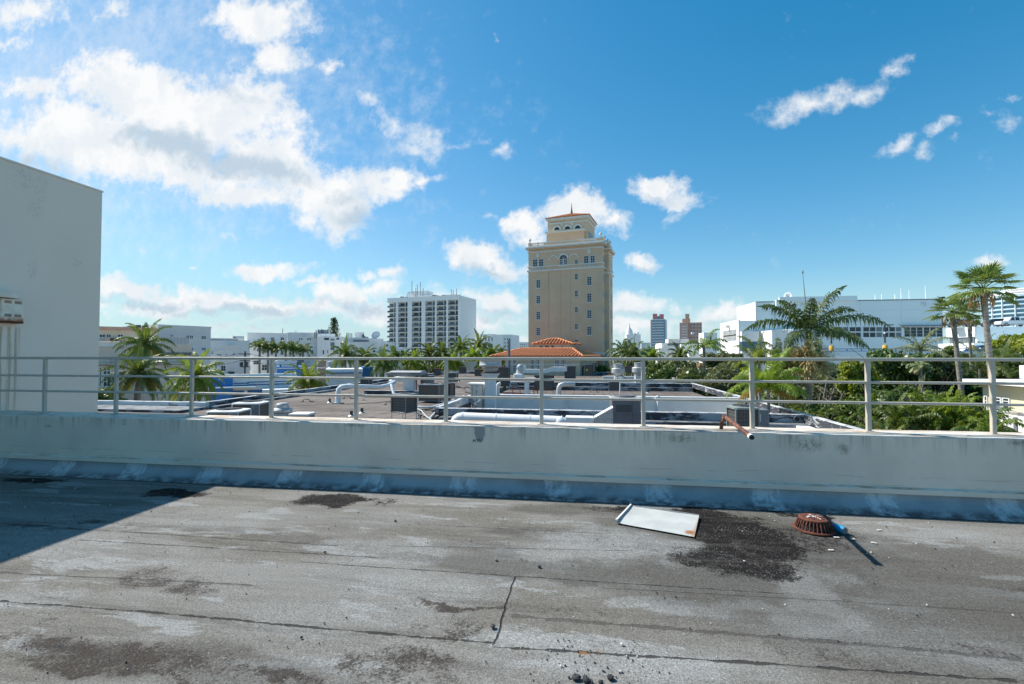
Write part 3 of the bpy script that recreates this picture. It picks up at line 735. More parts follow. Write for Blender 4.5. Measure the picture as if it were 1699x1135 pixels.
for i, (px, py, an, lb) in enumerate([(1459, 880, .2, 'white paint flake right of the blue can, farthest of the flakes'), (1450, 901, -.3, 'white paint flake right of the pipe shadow'), (1379, 913, .1, 'white paint flake below the drain dome'), (1415, 895, .4, 'white paint flake touching the pipe shadow'), (1388, 892, 0, 'pale flake just below the blue can')]):
    c = onz(px, py); mb = MB(); mb.box(-.022, -.009, .002, .022, .009, .005, bev=.001); o = obj('paint_flake', mb, M['stonew'], None, (c.x, c.y, 0)); o.rotation_euler = (.08, 0, an); tag(o, lb, 'paint flake', 'paint flakes near the drain')
# grit nobody could count
mb = MB(); rg = random.Random(11)
for k in range(1000):
    u_ = rg.uniform(-7, 8); v_ = rg.uniform(1.4, 5.15) if k % 3 else rg.uniform(1.45, 2.4)
    if k % 12 == 0: c = onz(rg.gauss(990, 60), rg.uniform(1060, 1134)); u_, v_ = c.x, c.y
    s_ = rg.uniform(.0015, .0045) * (1 + .25 * v_); a = rg.uniform(0, 3)
    ca, sa = math.cos(a) * s_, math.sin(a) * s_
    mb.add([(u_ + ca, v_ + sa, .002), (u_ - sa, v_ + ca * .8, .001), (u_ - ca, v_ - sa, .002), (u_ + sa * .9, v_ - ca, .001), (u_, v_, .002 + s_ * 1.1)], [(0, 1, 4), (1, 2, 4), (2, 3, 4), (3, 0, 4)], mi=0 if rg.random() < .6 else 1)
o = obj('loose_grit', mb, [M['stone'], M['stonew']]); tag(o, 'fine black and pale grit scattered over the roof floor', 'grit', kind='stuff')

# ================================================================= THE LOW FLAT-ROOFED NEIGHBOUR
ZR, ZP, ZN = -2.05, -1.6, -2.45
t = thing('flat_roof_building', 'big low building with weathered brown flat roof and tarred parapets just beyond the railing', 'building', (0, 0, 0))
NB = t
mb = MB()   # deck, with the light well cut out (u -8.8..11.2, v 27.9..36.2)
for (x0, y0, x1, y1) in [(-60, 6.6, -8.6, 27.6), (-24.8, 28.0, -9.0, 85), (-9.0, 54.3, 11.2, 85)]:
    mb.box(x0, y0, GROUND, x1, y1, ZR)
mb.box(-8.6, 6.6, GROUND, 11.2, 27.6, ZN); mb.box(-9.0, 36.8, GROUND, 11.2, 53.7, ZN)
mb.box(-60, 27.6, GROUND, -9.0, 28.0, ZR - .003); mb.box(-9.0, 27.6, GROUND, 11.2, 28.0, ZR - .003); mb.box(-9, 28.0, GROUND, 11.2, 36.8, -6); mb.box(-9.0, 53.7, GROUND, 11.2, 54.3, ZR - .003)
obj('roof_deck', mb, M['roof'], t)
def par(x0, y0, x1, y1, z1=ZP, mat='tar', z0=ZR - .01, name='parapet', label=None):
    mb = MB(); horiz = abs(x1 - x0) > abs(y1 - y0); n = max(2, int(max(abs(x1 - x0), abs(y1 - y0)) / .5)); 
    prof = [(-.15, z0), (-.15, z1 - .03), (-.12, z1), (.12, z1), (.15, z1 - .03), (.15, z0)]
    rows = []
    for i in range(n + 1):
        q = i / n; px_ = x0 + (x1 - x0) * q; py_ = y0 + (y1 - y0) * q
        w = mathutils.noise.noise(Vector((px_ * .8, py_ * .8, 4))) * .025
        rows.append([(px_, py_ + p, z + (w if z > z0 + .2 else 0)) if horiz else (px_ + p, py_, z + (w if z > z0 + .2 else 0)) for p, z in prof])
    m_ = len(prof); o_ = len(mb.v)
    for r_ in rows: mb.v.extend(r_)
    for i in range(n):
        for k in range(m_ - 1):
            a = o_ + i * m_ + k; mb.f.append((a, a + 1, a + m_ + 1, a + m_)); mb.sm.append(False); mb.mi.append(0)
    mb.f.append(tuple(range(o_, o_ + m_))); mb.sm.append(False); mb.mi.append(0)
    mb.f.append(tuple(range(o_ + n * m_ + m_ - 1, o_ + n * m_ - 1, -1))); mb.sm.append(False); mb.mi.append(0)
    return obj(name, mb, M[mat], t, label=label)
par(-60, 28.2, -24.8, 28.2, ZP, 'tar_w', label='whitewashed parapet run at the left')
par(-24.95, 28.37, -24.95, 84.83, ZP + .01)
par(-25.1, 85.0, 11.65, 85.0)
mb = MB(); mb.box(10.7, 6.6, ZN + .003, 11.34, 27.0, ZN + .35, bev=.03); obj('cant_strip', mb, M['white2'], t)
par(11.5, 6.6, 11.5, 84.83, ZP + .012, 'tar_g', label='pale patched parapet along the right edge')
par(-8.6, 27.4, 11.35, 27.4); par(-8.8, 27.57, -8.8, 36.6, ZP + .01, 'tar_w')
par(-9.1, 54.0, 11.35, 54.0)
# ledge strips at parapet feet
for (x0, y0, x1, y1, z0, z1) in [(-9, 53.3, 11.3, 53.84, ZN, ZR), (-24.8, 28.3, -24.2, 84, ZR + .004, ZR + .17), (-8.4, 26.6, 11.3, 27.24, ZN, ZR), (-60, 25.9, -24.6, 28.04, ZR + .004, ZR + .17), (-24.8, 84.4, 11.3, 84.84, ZR + .004, ZR + .17)]:
    mb = MB(); mb.box(x0, y0, z0, x1, y1, z1, bev=.02); obj('cant_strip', mb, M['ledge'], t)
# white walls of the light well
mb = MB(); mb.box(-8.64, 36.35, -6, 11.3, 36.78, ZP + .04); obj('light_well_wall', mb, M['white'], t, label='white inner wall of the light well')
mb = MB(); mb.box(11.1, 27.56, -6, 11.34, 36.34, ZR); obj('light_well_side', mb, M['white'], t)
mb = MB(); c = atV(1092, 660, 36.3); mb.tube([(c.x, 36.25, -5), (c.x, 36.25, ZP - .05), (c.x, 36.3, ZP + .12)], .12, 8); mb.box(c.x - .22, 36.1, ZP - .1, c.x + .22, 36.34, ZP + .06); obj('downspout', mb, M['ductw'], t)
# low screen walls in the mid roof
for (px0, px1, py, v, mat) in [(604, 700, 668, 38.0, 'tar'), (930, 1000, 640, 57, 'white')]:
    a = atV(px0, py, v); c = atV(px1, py, v)
    mb = MB(); mb.box(a.x, v, ZR + .003, c.x, v + .3, ZR + (.55 if mat == 'tar' else .5)); obj('screen_wall', mb, M[mat], t)
# raised white roof curb strips beyond the well
for (v, h, px0, px1) in [(62, .35, 930, 1120), (70, .4, 1000, 1130)]:
    a = atV(px0, 630, v); mb = MB(); mb.box(a.x, v, ZR + .003, 11.2, v + .5, ZR + h); obj('roof_curb', mb, M['white'], t)

# ---------------------------------------------------------------- rooftop equipment
def at_base(px, Z, z=ZR):
    d = ray(px, HOR); p = CAM + d * (Z / d.dot(FW)); p.z = z; return p
def w_px(n, Z): return n / F * Z
def fan_top(mb, cx, cy, z, r):
    for q in (1, .82, .64, .46, .28):
        pts = [(cx + r * q * math.cos(a * math.pi / 12), cy + r * q * math.sin(a * math.pi / 12), z + .012) for a in range(25)]
        mb.tube(pts, .008, 4, cap=False)
    for a in range(8):
        mb.tube([(cx, cy, z + .02), (cx + r * math.cos(a * math.pi / 4), cy + r * math.sin(a * math.pi / 4), z + .012)], .008, 4)
def condenser(name, label, p, w, d, h, rz=0.0, legs=.25, cab='greymetal', coil='coil', group='air conditioning units on the low roof', panel=None, ring=True):
    t = thing(name, label, 'air conditioner', (p.x, p.y, p.z), rz, group)
    z0 = legs; x0, x1, y0, y1 = -w / 2, w / 2, -d / 2, d / 2; e = min(.05, w * .06)
    mb = MB(); mb.box(x0 + e, y0 + e, z0 + .05, x1 - e, y1 - e, z0 + h - .07); obj('coil', mb, M[coil], t)
    mb = MB()
    mb.box(x0, y0, z0, x1, y1, z0 + .05, bev=.01)
    for sx in (x0, x1 - e):
        for sy in (y0, y1 - e): mb.box(sx, sy, z0 + .051, sx + e, sy + e, z0 + h - .071)
    obj('cabinet_frame', mb, M[cab], t)
    mb = MB(); r = min(w, d) * .42; z = z0 + h
    n = 32; sq = []; ci = []
    for k in range(n):
        a = 2 * math.pi * (k + .5) / n; ca, sa = math.cos(a), math.sin(a); m_ = max(abs(ca), abs(sa)); sq.append((ca / m_ * w * .52, sa / m_ * d * .52)); ci.append((ca * r, sa * r))
    vs = [(x, y, z - .07) for x, y in sq] + [(x, y, z - .01) for x, y in sq] + [(x, y, z + .03) for x, y in ci] + [(x * .97, y * .97, z - .05) for x, y in ci]
    fs = []
    for L_ in range(3):
        for k in range(n): a = L_ * n + k; b_ = L_ * n + (k + 1) % n; fs.append((a, b_, b_ + n, a + n))
    mb.add(vs, fs); mb.add([(x * .97, y * .97, z - .05) for x, y in ci], [tuple(range(n))], mi=1); mb.add(vs[:n], [tuple(range(n - 1, -1, -1))])
    obj('top_cover', mb, [M[cab], M['black']], t)
    if ring:
        mb = MB(); fan_top(mb, 0, 0, z + .03, r); obj('fan_grille', mb, M['dark'], t)
    if panel:
        mb = MB(); mb.box(x1 - w * .3, y0 - .012, z0 + .06, x1 - .0, y0 - .001, z0 + h - .08); obj('service_panel', mb, M[panel], t)
    if legs > .05:
        for sx in (x0 + .04, x1 - .04):
            for sy in (y0 + .04, y1 - .04):
                mb = MB(); mb.tube([(sx, sy, 0), (sx, sy, z0)], .022, 6); mb.box(sx - .07, sy - .07, 0, sx + .07, sy + .07, .03); obj('leg', mb, M['steel'], t)
    return t
def vent(name, label, p, prof, base=None, mat='steel', cat='roof vent', group='vents on the low roof', basemat='ductw'):
    """prof: lathe profile split in two meshes; base: (half width, height)"""
    t = thing(name, label, cat, (p.x, p.y, p.z), 0, group)
    zb = 0
    if base: mb = MB(); mb.box(-base[0], -base[0], 0, base[0], base[0], base[1], bev=.015); obj('curb', mb, M[basemat], t); zb = base[1]
    k = len(prof) // 2
    mb = MB(); mb.lathe(prof[:k + 1], 28, (0, 0, zb + .002), smooth=False); obj('body', mb, M[mat], t)
    mb = MB(); mb.lathe(prof[k:], 28, (0, 0, zb + .004), smooth=False); obj('cap', mb, M[mat], t)
    return t
# near pair of condensers
condenser('condenser_unit', 'black-sided condenser with round fan top, left one of the pair nearest the railing', at_base(382, 20.5, ZR), 1.30, 1.15, 1.15, .2, .1, 'ductw', panel='greymetal')
condenser('condenser_unit', 'slightly taller black-sided condenser, right one of the pair nearest the railing', at_base(418, 22.5, ZR), 1.25, 1.1, 1.28, .2, .1, 'ductw', panel='greymetal')
vent('mushroom_vent', 'squat weathered grey mushroom vent right of the pair of condensers', at_base(470, 27), [(.50, 0), (.50, .30), (.42, .34), (.52, .36), (.53, .48), (.47, .56), (.34, .60), (.34, .78), (.28, .86), (.001, .90)])
p = at_base(503, 26.5); t = thing('roof_hatch', 'low roof hatch with flat white lid beside the squat vent', 'roof hatch', tuple(p), .1)
mb = MB(); mb.box(-.5, -.4, 0, .5, .4, .26); obj('curb', mb, M['greymetal'], t)
mb = MB(); mb.box(-.56, -.46, .262, .56, .46, .38, bev=.03); obj('lid', mb, M['white'], t)
# main stand-mounted condenser
condenser('condenser_unit', 'dark finned condenser on thin steel legs in mid roof', at_base(671, 26), 1.05, .95, 1.0, -.35, .48, 'greymetal')
condenser('condenser_unit', 'brown-finned wide condenser behind the leg-mounted one', at_base(717, 36), 1.65, 1.2, 1.25, -.1, .12, 'greymetal')
condenser('condenser_unit', 'narrow brown condenser butted against the wide brown-finned one', at_base(744, 37.8), .75, 1.1, 1.2, -.1, .12, 'dark')
condenser('condenser_unit', 'small grey box condenser near the left parapet', at_base(608, 50), .95, .8, .95, 0, .2, 'greymetal', ring=False)
condenser('condenser_unit', 'small grey condenser on a pipe stand near the middle railing post', at_base(751, 52), 1.1, .8, 1.0, 0, .6, 'greenmetal')
condenser('condenser_unit', 'rusty little condenser by the far parapet, left of the tall exhaust fan', at_base(726, 76), 1.0, .9, 1.0, 0, .3, 'rust', ring=False)
condenser('condenser_unit', 'black little condenser by the far parapet behind the middle railing post', at_base(768, 78), .95, .9, 1.0, 0, .5, 'dark', ring=False)
condenser('condenser_unit', 'brown little condenser by the far parapet just left of the exhaust fan', at_base(794, 72), 1.0, .9, 1.0, 0, .3, 'rust', ring=False)
condenser('condenser_unit', 'dark tall cabinet standing behind the big exhaust fan', at_base(834, 50), 1.3, 1.0, 2.0, 0, .25, 'dark')
condenser('condenser_unit', 'wide black-finned condenser under the white duct', at_base(903, 44), 1.75, 1.1, 1.4, 0, .3, 'dark')
condenser('condenser_unit', 'grey-green cabinet unit at the right end of the white duct', at_base(946, 58), 1.35, 1.0, 1.75, 0, .45, 'greymetal')
condenser('condenser_unit', 'small black condenser with a yellow sticker near the far parapet', at_base(977, 68), 1.2, 1.0, 1.6, 0, .5, 'dark')
mb = MB(); mb.box(-.45, -.53, 1.2, -.15, -.502, 1.5); obj('sticker', mb, M['yellow'], [o for o in COL.objects if o.get('label', '').startswith('small black condenser with a yellow')][0])
condenser('condenser_unit', 'dark small unit between the two round far vents', at_base(1044, 70), 1.3, 1.0, .9, 0, .9, 'dark', ring=False)
condenser('condenser_unit', 'grey wrapped-pipe unit on a stand near the white post', at_base(1019, 44), 1.0, .8, .85, 0, .25, 'greymetal')
# right hand pair by the railing
condenser('condenser_unit', 'brown-finned condenser with grey-green side by the copper pipe', at_base(1231, 17.2, ZN), .84, .80, 1.25, .12, .90, 'greenmetal', panel=None)
p = at_base(1257, 18.2, ZN); t = thing('electrical_cabinet', 'plain dark grey cabinet touching the brown-finned condenser at right', 'cabinet', tuple(p), .12, None)
mb = MB(); mb.box(-.26, -.3, .1, .26, .3, 1.95, bev=.02); obj('cabinet_body', mb, M['greymetal'], t)
mb = MB(); mb.box(-.20, -.312, 1.5, -.06, -.302, 1.8); obj('notice', mb, M['ductw'], t)
mb = MB(); mb.tube([(.1, -.33, .3), (.12, -.36, .7), (.28, -.36, .8), (.34, -.33, 1.1)], .02, 6); obj('cable', mb, M['black'], t)
# packaged unit right of centre
p = at_base(1036, 20.6)
t = thing('packaged_unit', 'tall purple-grey packaged air conditioner with round fan opening on top', 'air conditioner', tuple(p), .06, 'air conditioning units on the low roof')
M['purplegrey'] = pm('purple_grey_enamel', (.155, .15, .17), (.135, .13, .15), 3, rough=.45, bump=.05)
mb = MB(); mb.box(-.55, -.45, ZN - ZR, .55, .45, .119); obj('curb', mb, M['ductw'], t)
mb = MB(); mb.box(-.6, -.5, .12, .6, .5, 1.72, bev=.02); obj('cabinet_body', mb, M['purplegrey'], t)
mb = MB(); mb.box(-.64, -.54, 1.725, .64, .54, 1.80, bev=.03); obj('lid', mb, M['steel'], t)
mb = MB(); mb.lathe([(.44, 1.802), (.46, 1.85), (.43, 1.86), (.40, 1.82)], 32); obj('fan_ring', mb, M['purplegrey'], t)
mb = MB(); mb.lathe([(.40, 1.806), (.001, 1.81)], 32); obj('fan_opening', mb, M['black'], t)
mb = MB(); fan_top(mb, 0, 0, 1.845, .42); obj('fan_grille', mb, M['greymetal'], t)
mb = MB()
for k in range(9): mb.box(-.42, -.512, 1.20 + k * .035, .22, -.503, 1.216 + k * .035)
obj('louvre', mb, M['dark'], t)
mb = MB(); mb.box(-.595, -.506, 1.08, .595, -.501, 1.088); mb.box(.245, -.507, .14, .253, -.501, 1.7); obj('panel_seam', mb, M['dark'], t)
# big white duct pipe at the front
a = atZ(757, 693, 20.5); c = atZ(930, 694, 19.6)
t = thing('white_duct', 'fat white round duct with an elbow running to the packaged unit', 'duct', (0, 0, 0))
z = a.z; r = .235
e = Vector((a.x + .05, a.y, z)); q2 = Vector((c.x, c.y, z - .05))
pts = [e + Vector((-.12, .02, -.75)), e + Vector((-.11, .02, -.35))]
for k in range(5):
    th = math.pi / 2 * k / 4; pts.append(e + Vector((-.11 + .33 * (1 - math.cos(th)), 0, -.33 + .33 * math.sin(th))))
pts.append(q2)
mb = MB(); mb.tube(pts, r, 20); obj('pipe', mb, M['ductw'], t)
mb = MB()
dd = (q2 - pts[-2]).normalized()
for s_ in (.0, 1.45, 2.9, 4.2): cc = pts[-2] + dd * (s_ + .02); mb.tube([cc, cc + dd * .05], r + .012, 20)
obj('joint_band', mb, M['ductw'], t)
mb = MB(); mb.lathe([(.001, -.30), (.20, -.24), (.30, -.08), (.30, .06), (.2, .24), (.001, .28)], 18, (q2.x - .02, q2.y, q2.z - .06)); obj('end_bulge', mb, M['ductw'], t)
b0 = atZ(938, 690, 19.4); b1 = atZ(986, 690, 19.5)
mb = MB(); mb.box(b0.x, b0.y, ZN, b1.x - .02, b0.y + .6, z + .17, bev=.02); obj('plenum_box', mb, M['ductw'], t)
u0 = atZ(986, 702, 19.5); u1 = atZ(1011, 692, 20.1)
mb = MB(); yy = b0.y + .02
mb.add([(b1.x, yy, ZR + .1), (u1.x + .1, yy, ZR + .3), (u1.x + .1, yy, z + .55), (b1.x, yy, z + .12), (b1.x, yy + .55, ZR + .1), (u1.x + .1, yy + .55, ZR + .3), (u1.x + .1, yy + .55, z + .55), (b1.x, yy + .55, z + .12)],
       [(0, 1, 2, 3), (7, 6, 5, 4), (0, 4, 5, 1), (1, 5, 6, 2), (2, 6, 7, 3), (3, 7, 4, 0)]); obj('flared_duct', mb, M['steel'], t)
mb = MB(); mb.obox((b1.x, yy - .03, z + .12), (u1.x + .1 - b1.x, 0, .43), (0, .62, 0), (0, 0, .05)); obj('flared_duct_lid', mb, M['ductw'], t)
# left goose-neck duct
def dp(px, py, Z): return atZ(px, py, Z)
t = thing('goose_neck_duct', 'long white insulated pipe that rises, runs sideways and kinks up to a white riser', 'duct', (0, 0, 0))
b0 = dp(561, 668, 35); b0.z = ZR
pts = [b0, dp(561, 652, 35), dp(562, 646, 35), dp(566, 642.5, 35.2), dp(573, 641, 35.4), dp(600, 641.5, 36), dp(632, 642, 37), dp(645, 639, 38), dp(655, 634, 39)]
mb = MB(); mb.tube(pts, [.18] * 3 + [.17] * 3 + [.15] * 3, 12); obj('pipe', mb, M['ductw'], t)
mb = MB(); mb.tube([dp(648, 636, 39), dp(652, 631, 39.5), dp(660, 629, 40), dp(673, 631, 40.5)], .24, 12); obj('wrapped_bend', mb, M['white'], t)
l1 = dp(656, 662, 37); l1.z = max(l1.z, ZR); mb = MB(); mb.tube([dp(649, 639, 38), dp(651, 646, 37.6), l1], .14, 10); obj('branch_pipe', mb, M['ductw'], t)
mb = MB(); mb.box(b0.x - .3, b0.y - .3, ZR + .003, b0.x + .3, b0.y + .3, ZR + .08); obj('base_flange', mb, M['steel'], t)
# white riser with grey hood box
p = at_base(680, 41.5); t = thing('duct_riser', 'square white duct riser carrying a long grey hood, in mid roof', 'duct', tuple(p), 0)
mb = MB(); mb.add([(-.42, -.35, 0), (.46, -.35, 0), (.52, -.35, 1.75), (-.52, -.35, 1.75), (-.42, .35, 0), (.46, .35, 0), (.52, .35, 1.75), (-.52, .35, 1.75)], [(0, 1, 2, 3), (7, 6, 5, 4), (0, 4, 5, 1), (1, 5, 6, 2), (2, 6, 7, 3), (3, 7, 4, 0)]); obj('riser', mb, M['ductw'], t)
mb = MB(); mb.box(-1.9, -.6, 1.755, 1.4, .8, 2.05, bev=.06); obj('hood', mb, M['greymetal'], t)
mb = MB(); mb.extr([(-.7, 2.052), (.9, 2.052), (.7, 2.16), (-.4, 2.16)], -1.6, 1.2, 'x'); obj('hood_top', mb, M['steel'], t)
for x in (.75, 1.25):
    mb = MB(); mb.box(x, -.4, 0, x + .06, -.34, 1.75); obj('support', mb, M['red'], t)
mb = MB(); mb.box(.9, .2, 1.0, 1.9, 1.0, 1.754); obj('motor_box', mb, M['greymetal'], t)
# big exhaust fan on tall shaft
Zf = 32.0
p = at_base(814, Zf); t = thing('exhaust_fan', 'large grey drum exhaust fan on a tall white square shaft', 'exhaust fan', tuple(p), 0)
zz = lambda py: atZ(814, py, Zf).z - ZR
mb = MB(); mb.box(-.33, -.33, -3.5, .33, .33, zz(628)); obj('shaft', mb, M['ductw'], t)
z1, z2 = zz(628), zz(619)
mb = MB(); mb.add([(-.36, -.36, z1), (.36, -.36, z1), (.36, .36, z1), (-.36, .36, z1), (-.58, -.5, z2), (.58, -.5, z2), (.58, .5, z2), (-.58, .5, z2)], [(0, 1, 5, 4), (1, 2, 6, 5), (2, 3, 7, 6), (3, 0, 4, 7), (4, 5, 6, 7), (3, 2, 1, 0)]); obj('flared_collar', mb, M['ductw'], t)
mb = MB(); mb.box(-.60, -.52, z2 + .002, .60, .52, z2 + .05); obj('rusty_flange', mb, M['rust'], t)
k = zz(617); H_ = zz(595) - k
mb = MB(); mb.lathe([(.40, z2 + .05), (.42, k), (.52, k + H_ * .18), (.52, k + H_ * .26), (.60, k + H_ * .34), (.74, k + H_ * .42), (.74, k + H_ * .46)], 36); obj('lower_drum', mb, M['steel'], t)
mb = MB(); mb.lathe([(.75, k + H_ * .46), (.78, k + H_ * .52), (.74, k + H_ * .56), (.74, k + H_ * .88), (.78, k + H_ * .92), (.76, k + H_), (.60, k + H_ + .02), (.50, k + H_ - .06), (.001, k + H_ - .06)], 36); obj('upper_drum', mb, M['steel'], t)
# white panelled box with rust streaks left of shaft
p = at_base(793, 32.6); t = thing('plant_cabinet', 'white ribbed cabinet with orange rust streaks beside the fan shaft', 'cabinet', tuple(p))
m_, nt, b = new_mat('rust_streaked_white'); P = nt.coords(); X = nt.sep(P)
f = nt.math('MULTIPLY', nt.ramp(nt.noise(nt.scale(P, (7, 7, .15)), 1.2, 4), .52, .60), nt.ramp(nt.noise(P, 2, 5), .35, .55))
cc = nt.mix(f, (.62, .62, .59), (.42, .22, .06)); nt.put(b.inputs['Base Color'], cc); b.inputs['Roughness'].default_value = .8; M['streak'] = m_
h_ = atZ(793, 638, 32.6).z - ZR
mb = MB(); mb.box(-.42, -.4, -3.2, .50, .4, h_); 
obj('cabinet_body', mb, m_, t); mb = MB(); mb.box(-.60, -.5, h_ + .002, .54, .5, h_ + .12, bev=.02); obj('lid', mb, M['white'], t)
mb = MB(); mb.tube([(-.45, -.45, -.4), (-.46, -.47, .4), (-.6, -.5, .7)], .06, 8); obj('conduit', mb, M['dark'], t)
# satellite dish
p = atZ(783, 670, 31.5); t = thing('satellite_dish', 'grey satellite dish tipped on its back at the light well edge', 'satellite dish', tuple(p), .4)
mb = MB(); mb.lathe([(.001, -.12), (.2, -.09), (.38, -.02), (.44, .04), (.43, .045), (.3, -.02), (.001, -.09)], 24); o = obj('dish', mb, M['greymetal'], t); o.rotation_euler = (R(18), R(36), 0); o.location = (0, 0, .12)
mb = MB(); mb.tube([(.0, .1, -.9), (.0, .1, -.1)], .03, 8); mb.tube([(0, 0, -.05), (.5, -.1, .2)], .015, 6); mb.box(.45, -.15, .15, .56, -.05, .26); obj('arm', mb, M['ductw'], t)
# long horizontal white duct and gooseneck blower
t = thing('roof_duct', 'long flat white duct running sideways behind the exhaust fan', 'duct', (0, 0, 0))
a = atZ(867, 616, 58); c = atZ(905, 616, 58); e = atZ(941, 616, 58); H_ = .55
mb = MB(); mb.box(a.x, a.y, a.z - .2, c.x, a.y + .8, a.z + .25); mb.add([(c.x, a.y, a.z - .2), (c.x + 1, a.y, a.z), (c.x + 1, a.y, a.z + .55), (c.x, a.y, a.z + .25), (c.x, a.y + .8, a.z - .2), (c.x + 1, a.y + .8, a.z), (c.x + 1, a.y + .8, a.z + .55), (c.x, a.y + .8, a.z + .25)], [(0, 1, 2, 3), (7, 6, 5, 4), (0, 4, 5, 1), (2, 6, 7, 3)])
mb.box(c.x + 1, a.y, a.z, e.x, a.y + .8, a.z + .55); obj('duct_run', mb, M['ductw'], t)
for px in (868, 905, 925, 938):
    mb = MB(); q = at_base(px, 58); mb.tube([(q.x, q.y + .3, ZR), (q.x, q.y + .3, a.z)], .03, 6); obj('support', mb, M['steel'], t)
p = at_base(866, 42); t = thing('blower_unit', 'white curved blower with a snail head above a square white duct and red stand', 'blower', tuple(p))
zt_ = atZ(866, 604, 42).z - ZR
mb = MB(); mb.lathe([(.001, .18), (.30, .18), (.36, .1), (.36, -.1), (.30, -.18), (.001, -.18)], 20); o = obj('snail_head', mb, M['steel'], t); o.location = (-.1, 0, zt_ - .36); o.rotation_euler = (R(80), R(20), 0)
mb = MB(); mb.tube([(-.25, 0, zt_ - .45), (-.3, 0, zt_ - .85)], .2, 12); mb.box(.1, -.15, zt_ - .5, .35, .15, zt_ - .1); obj('outlet', mb, M['ductw'], t)
mb = MB(); mb.box(-.7, -.35, zt_ - 1.25, .1, .35, zt_ - .85, bev=.06); mb.box(.1, -.4, zt_ - 1.5, 1.2, .4, zt_ - 1.2, bev=.03); obj('motor_housing', mb, M['ductw'], t)
mb = MB(); mb.box(.25, -.25, -.1, .62, .25, zt_ - 1.5); obj('square_duct', mb, M['ductw'], t)
for (x0, x1) in [(-.75, -.85), (-.1, -.2), (1.1, 1.0), (1.45, 1.3)]:
    mb = MB(); mb.tube([(x0, -.2, 0), (x1, -.2, .8)], .035, 6); obj('stand_leg', mb, M['red'], t)
mb = MB(); mb.tube([(-1.6, -.2, .15), (.2, -.2, .15)], .03, 6); obj('stand_rail', mb, M['red'], t)
# white elbow pipe near the blower
t = thing('elbow_pipe', 'short upright white pipe with an elbow top on the light well edge', 'pipe', tuple(at_base(826, 36.9)))
mb = MB(); mb.tube([(0, 0, .45), (0, 0, 1.15), (.04, 0, 1.28), (.14, 0, 1.34)], .14, 12); obj('pipe', mb, M['ductw'], t)
mb = MB(); mb.tube([(.14, 0, 1.34), (.2, 0, 1.34)], .155, 12); obj('mouth', mb, M['ductw'], t)
mb = MB(); p = at_base(927, 37.6); t = thing('elbow_pipe', 'thick blue-grey bent duct rising behind the white wall right of the fourth middle post', 'pipe', tuple(p))
mb.tube([(0, 0, .1), (0, 0, .9), (.1, 0, 1.15), (.4, .1, 1.25), (1.2, .5, 1.22)], .2, 12); obj('pipe', mb, M['steel'], t)
# the two round vents
for px, Z, lb in [(1025.5, 62, 'round pale mushroom fan on square curb, left one of the two near the far corner'), (1060, 60, 'round pale mushroom fan on taller curb, right one of the two near the far corner')]:
    k = Z / 60
    vent('mushroom_vent', lb, at_base(px, Z), [(.62, 0), (.60, .12), (.66, .30), (.84, .42), (.86, .46), (.86, .98), (.80, 1.04), (.58, 1.08), (.58, 1.52), (.62, 1.54), (.62, 1.62), (.001, 1.66)], (.5, .72 if px < 1040 else .9))
# tall steel flue
p = at_base(844.5, 52); t = thing('flue_pipe', 'tall straight grey steel flue rising above the railing before the tiled hall', 'flue', tuple(p))
mb = MB(); mb.tube([(0, 0, 0), (0, 0, atZ(844, 563, 52).z - ZR)], .15, 14); obj('pipe', mb, M['greymetal'], t)
mb = MB(); mb.lathe([(.3, 0), (.28, .25), (.16, .5)], 14); obj('base_cone', mb, M['steel'], t)
# white post on grey roof right of centre
p = at_base(1028, 40); t = thing('pipe_stub', 'thin white pipe stub with a black cable loop near the grey unit', 'pipe', tuple(p))
mb = MB(); mb.tube([(0, 0, .3), (.03, 0, 1.1), (.0, 0, 1.3)], .05, 8); obj('pipe', mb, M['ductw'], t)
mb = MB(); mb.tube([(0, 0, 1.25), (-.2, 0, 1.5), (-.15, 0, 1.8), (.1, 0, 1.85), (.4, 0, 1.7), (.6, 0, 1.4)], .03, 6); obj('cable', mb, M['black'], t)
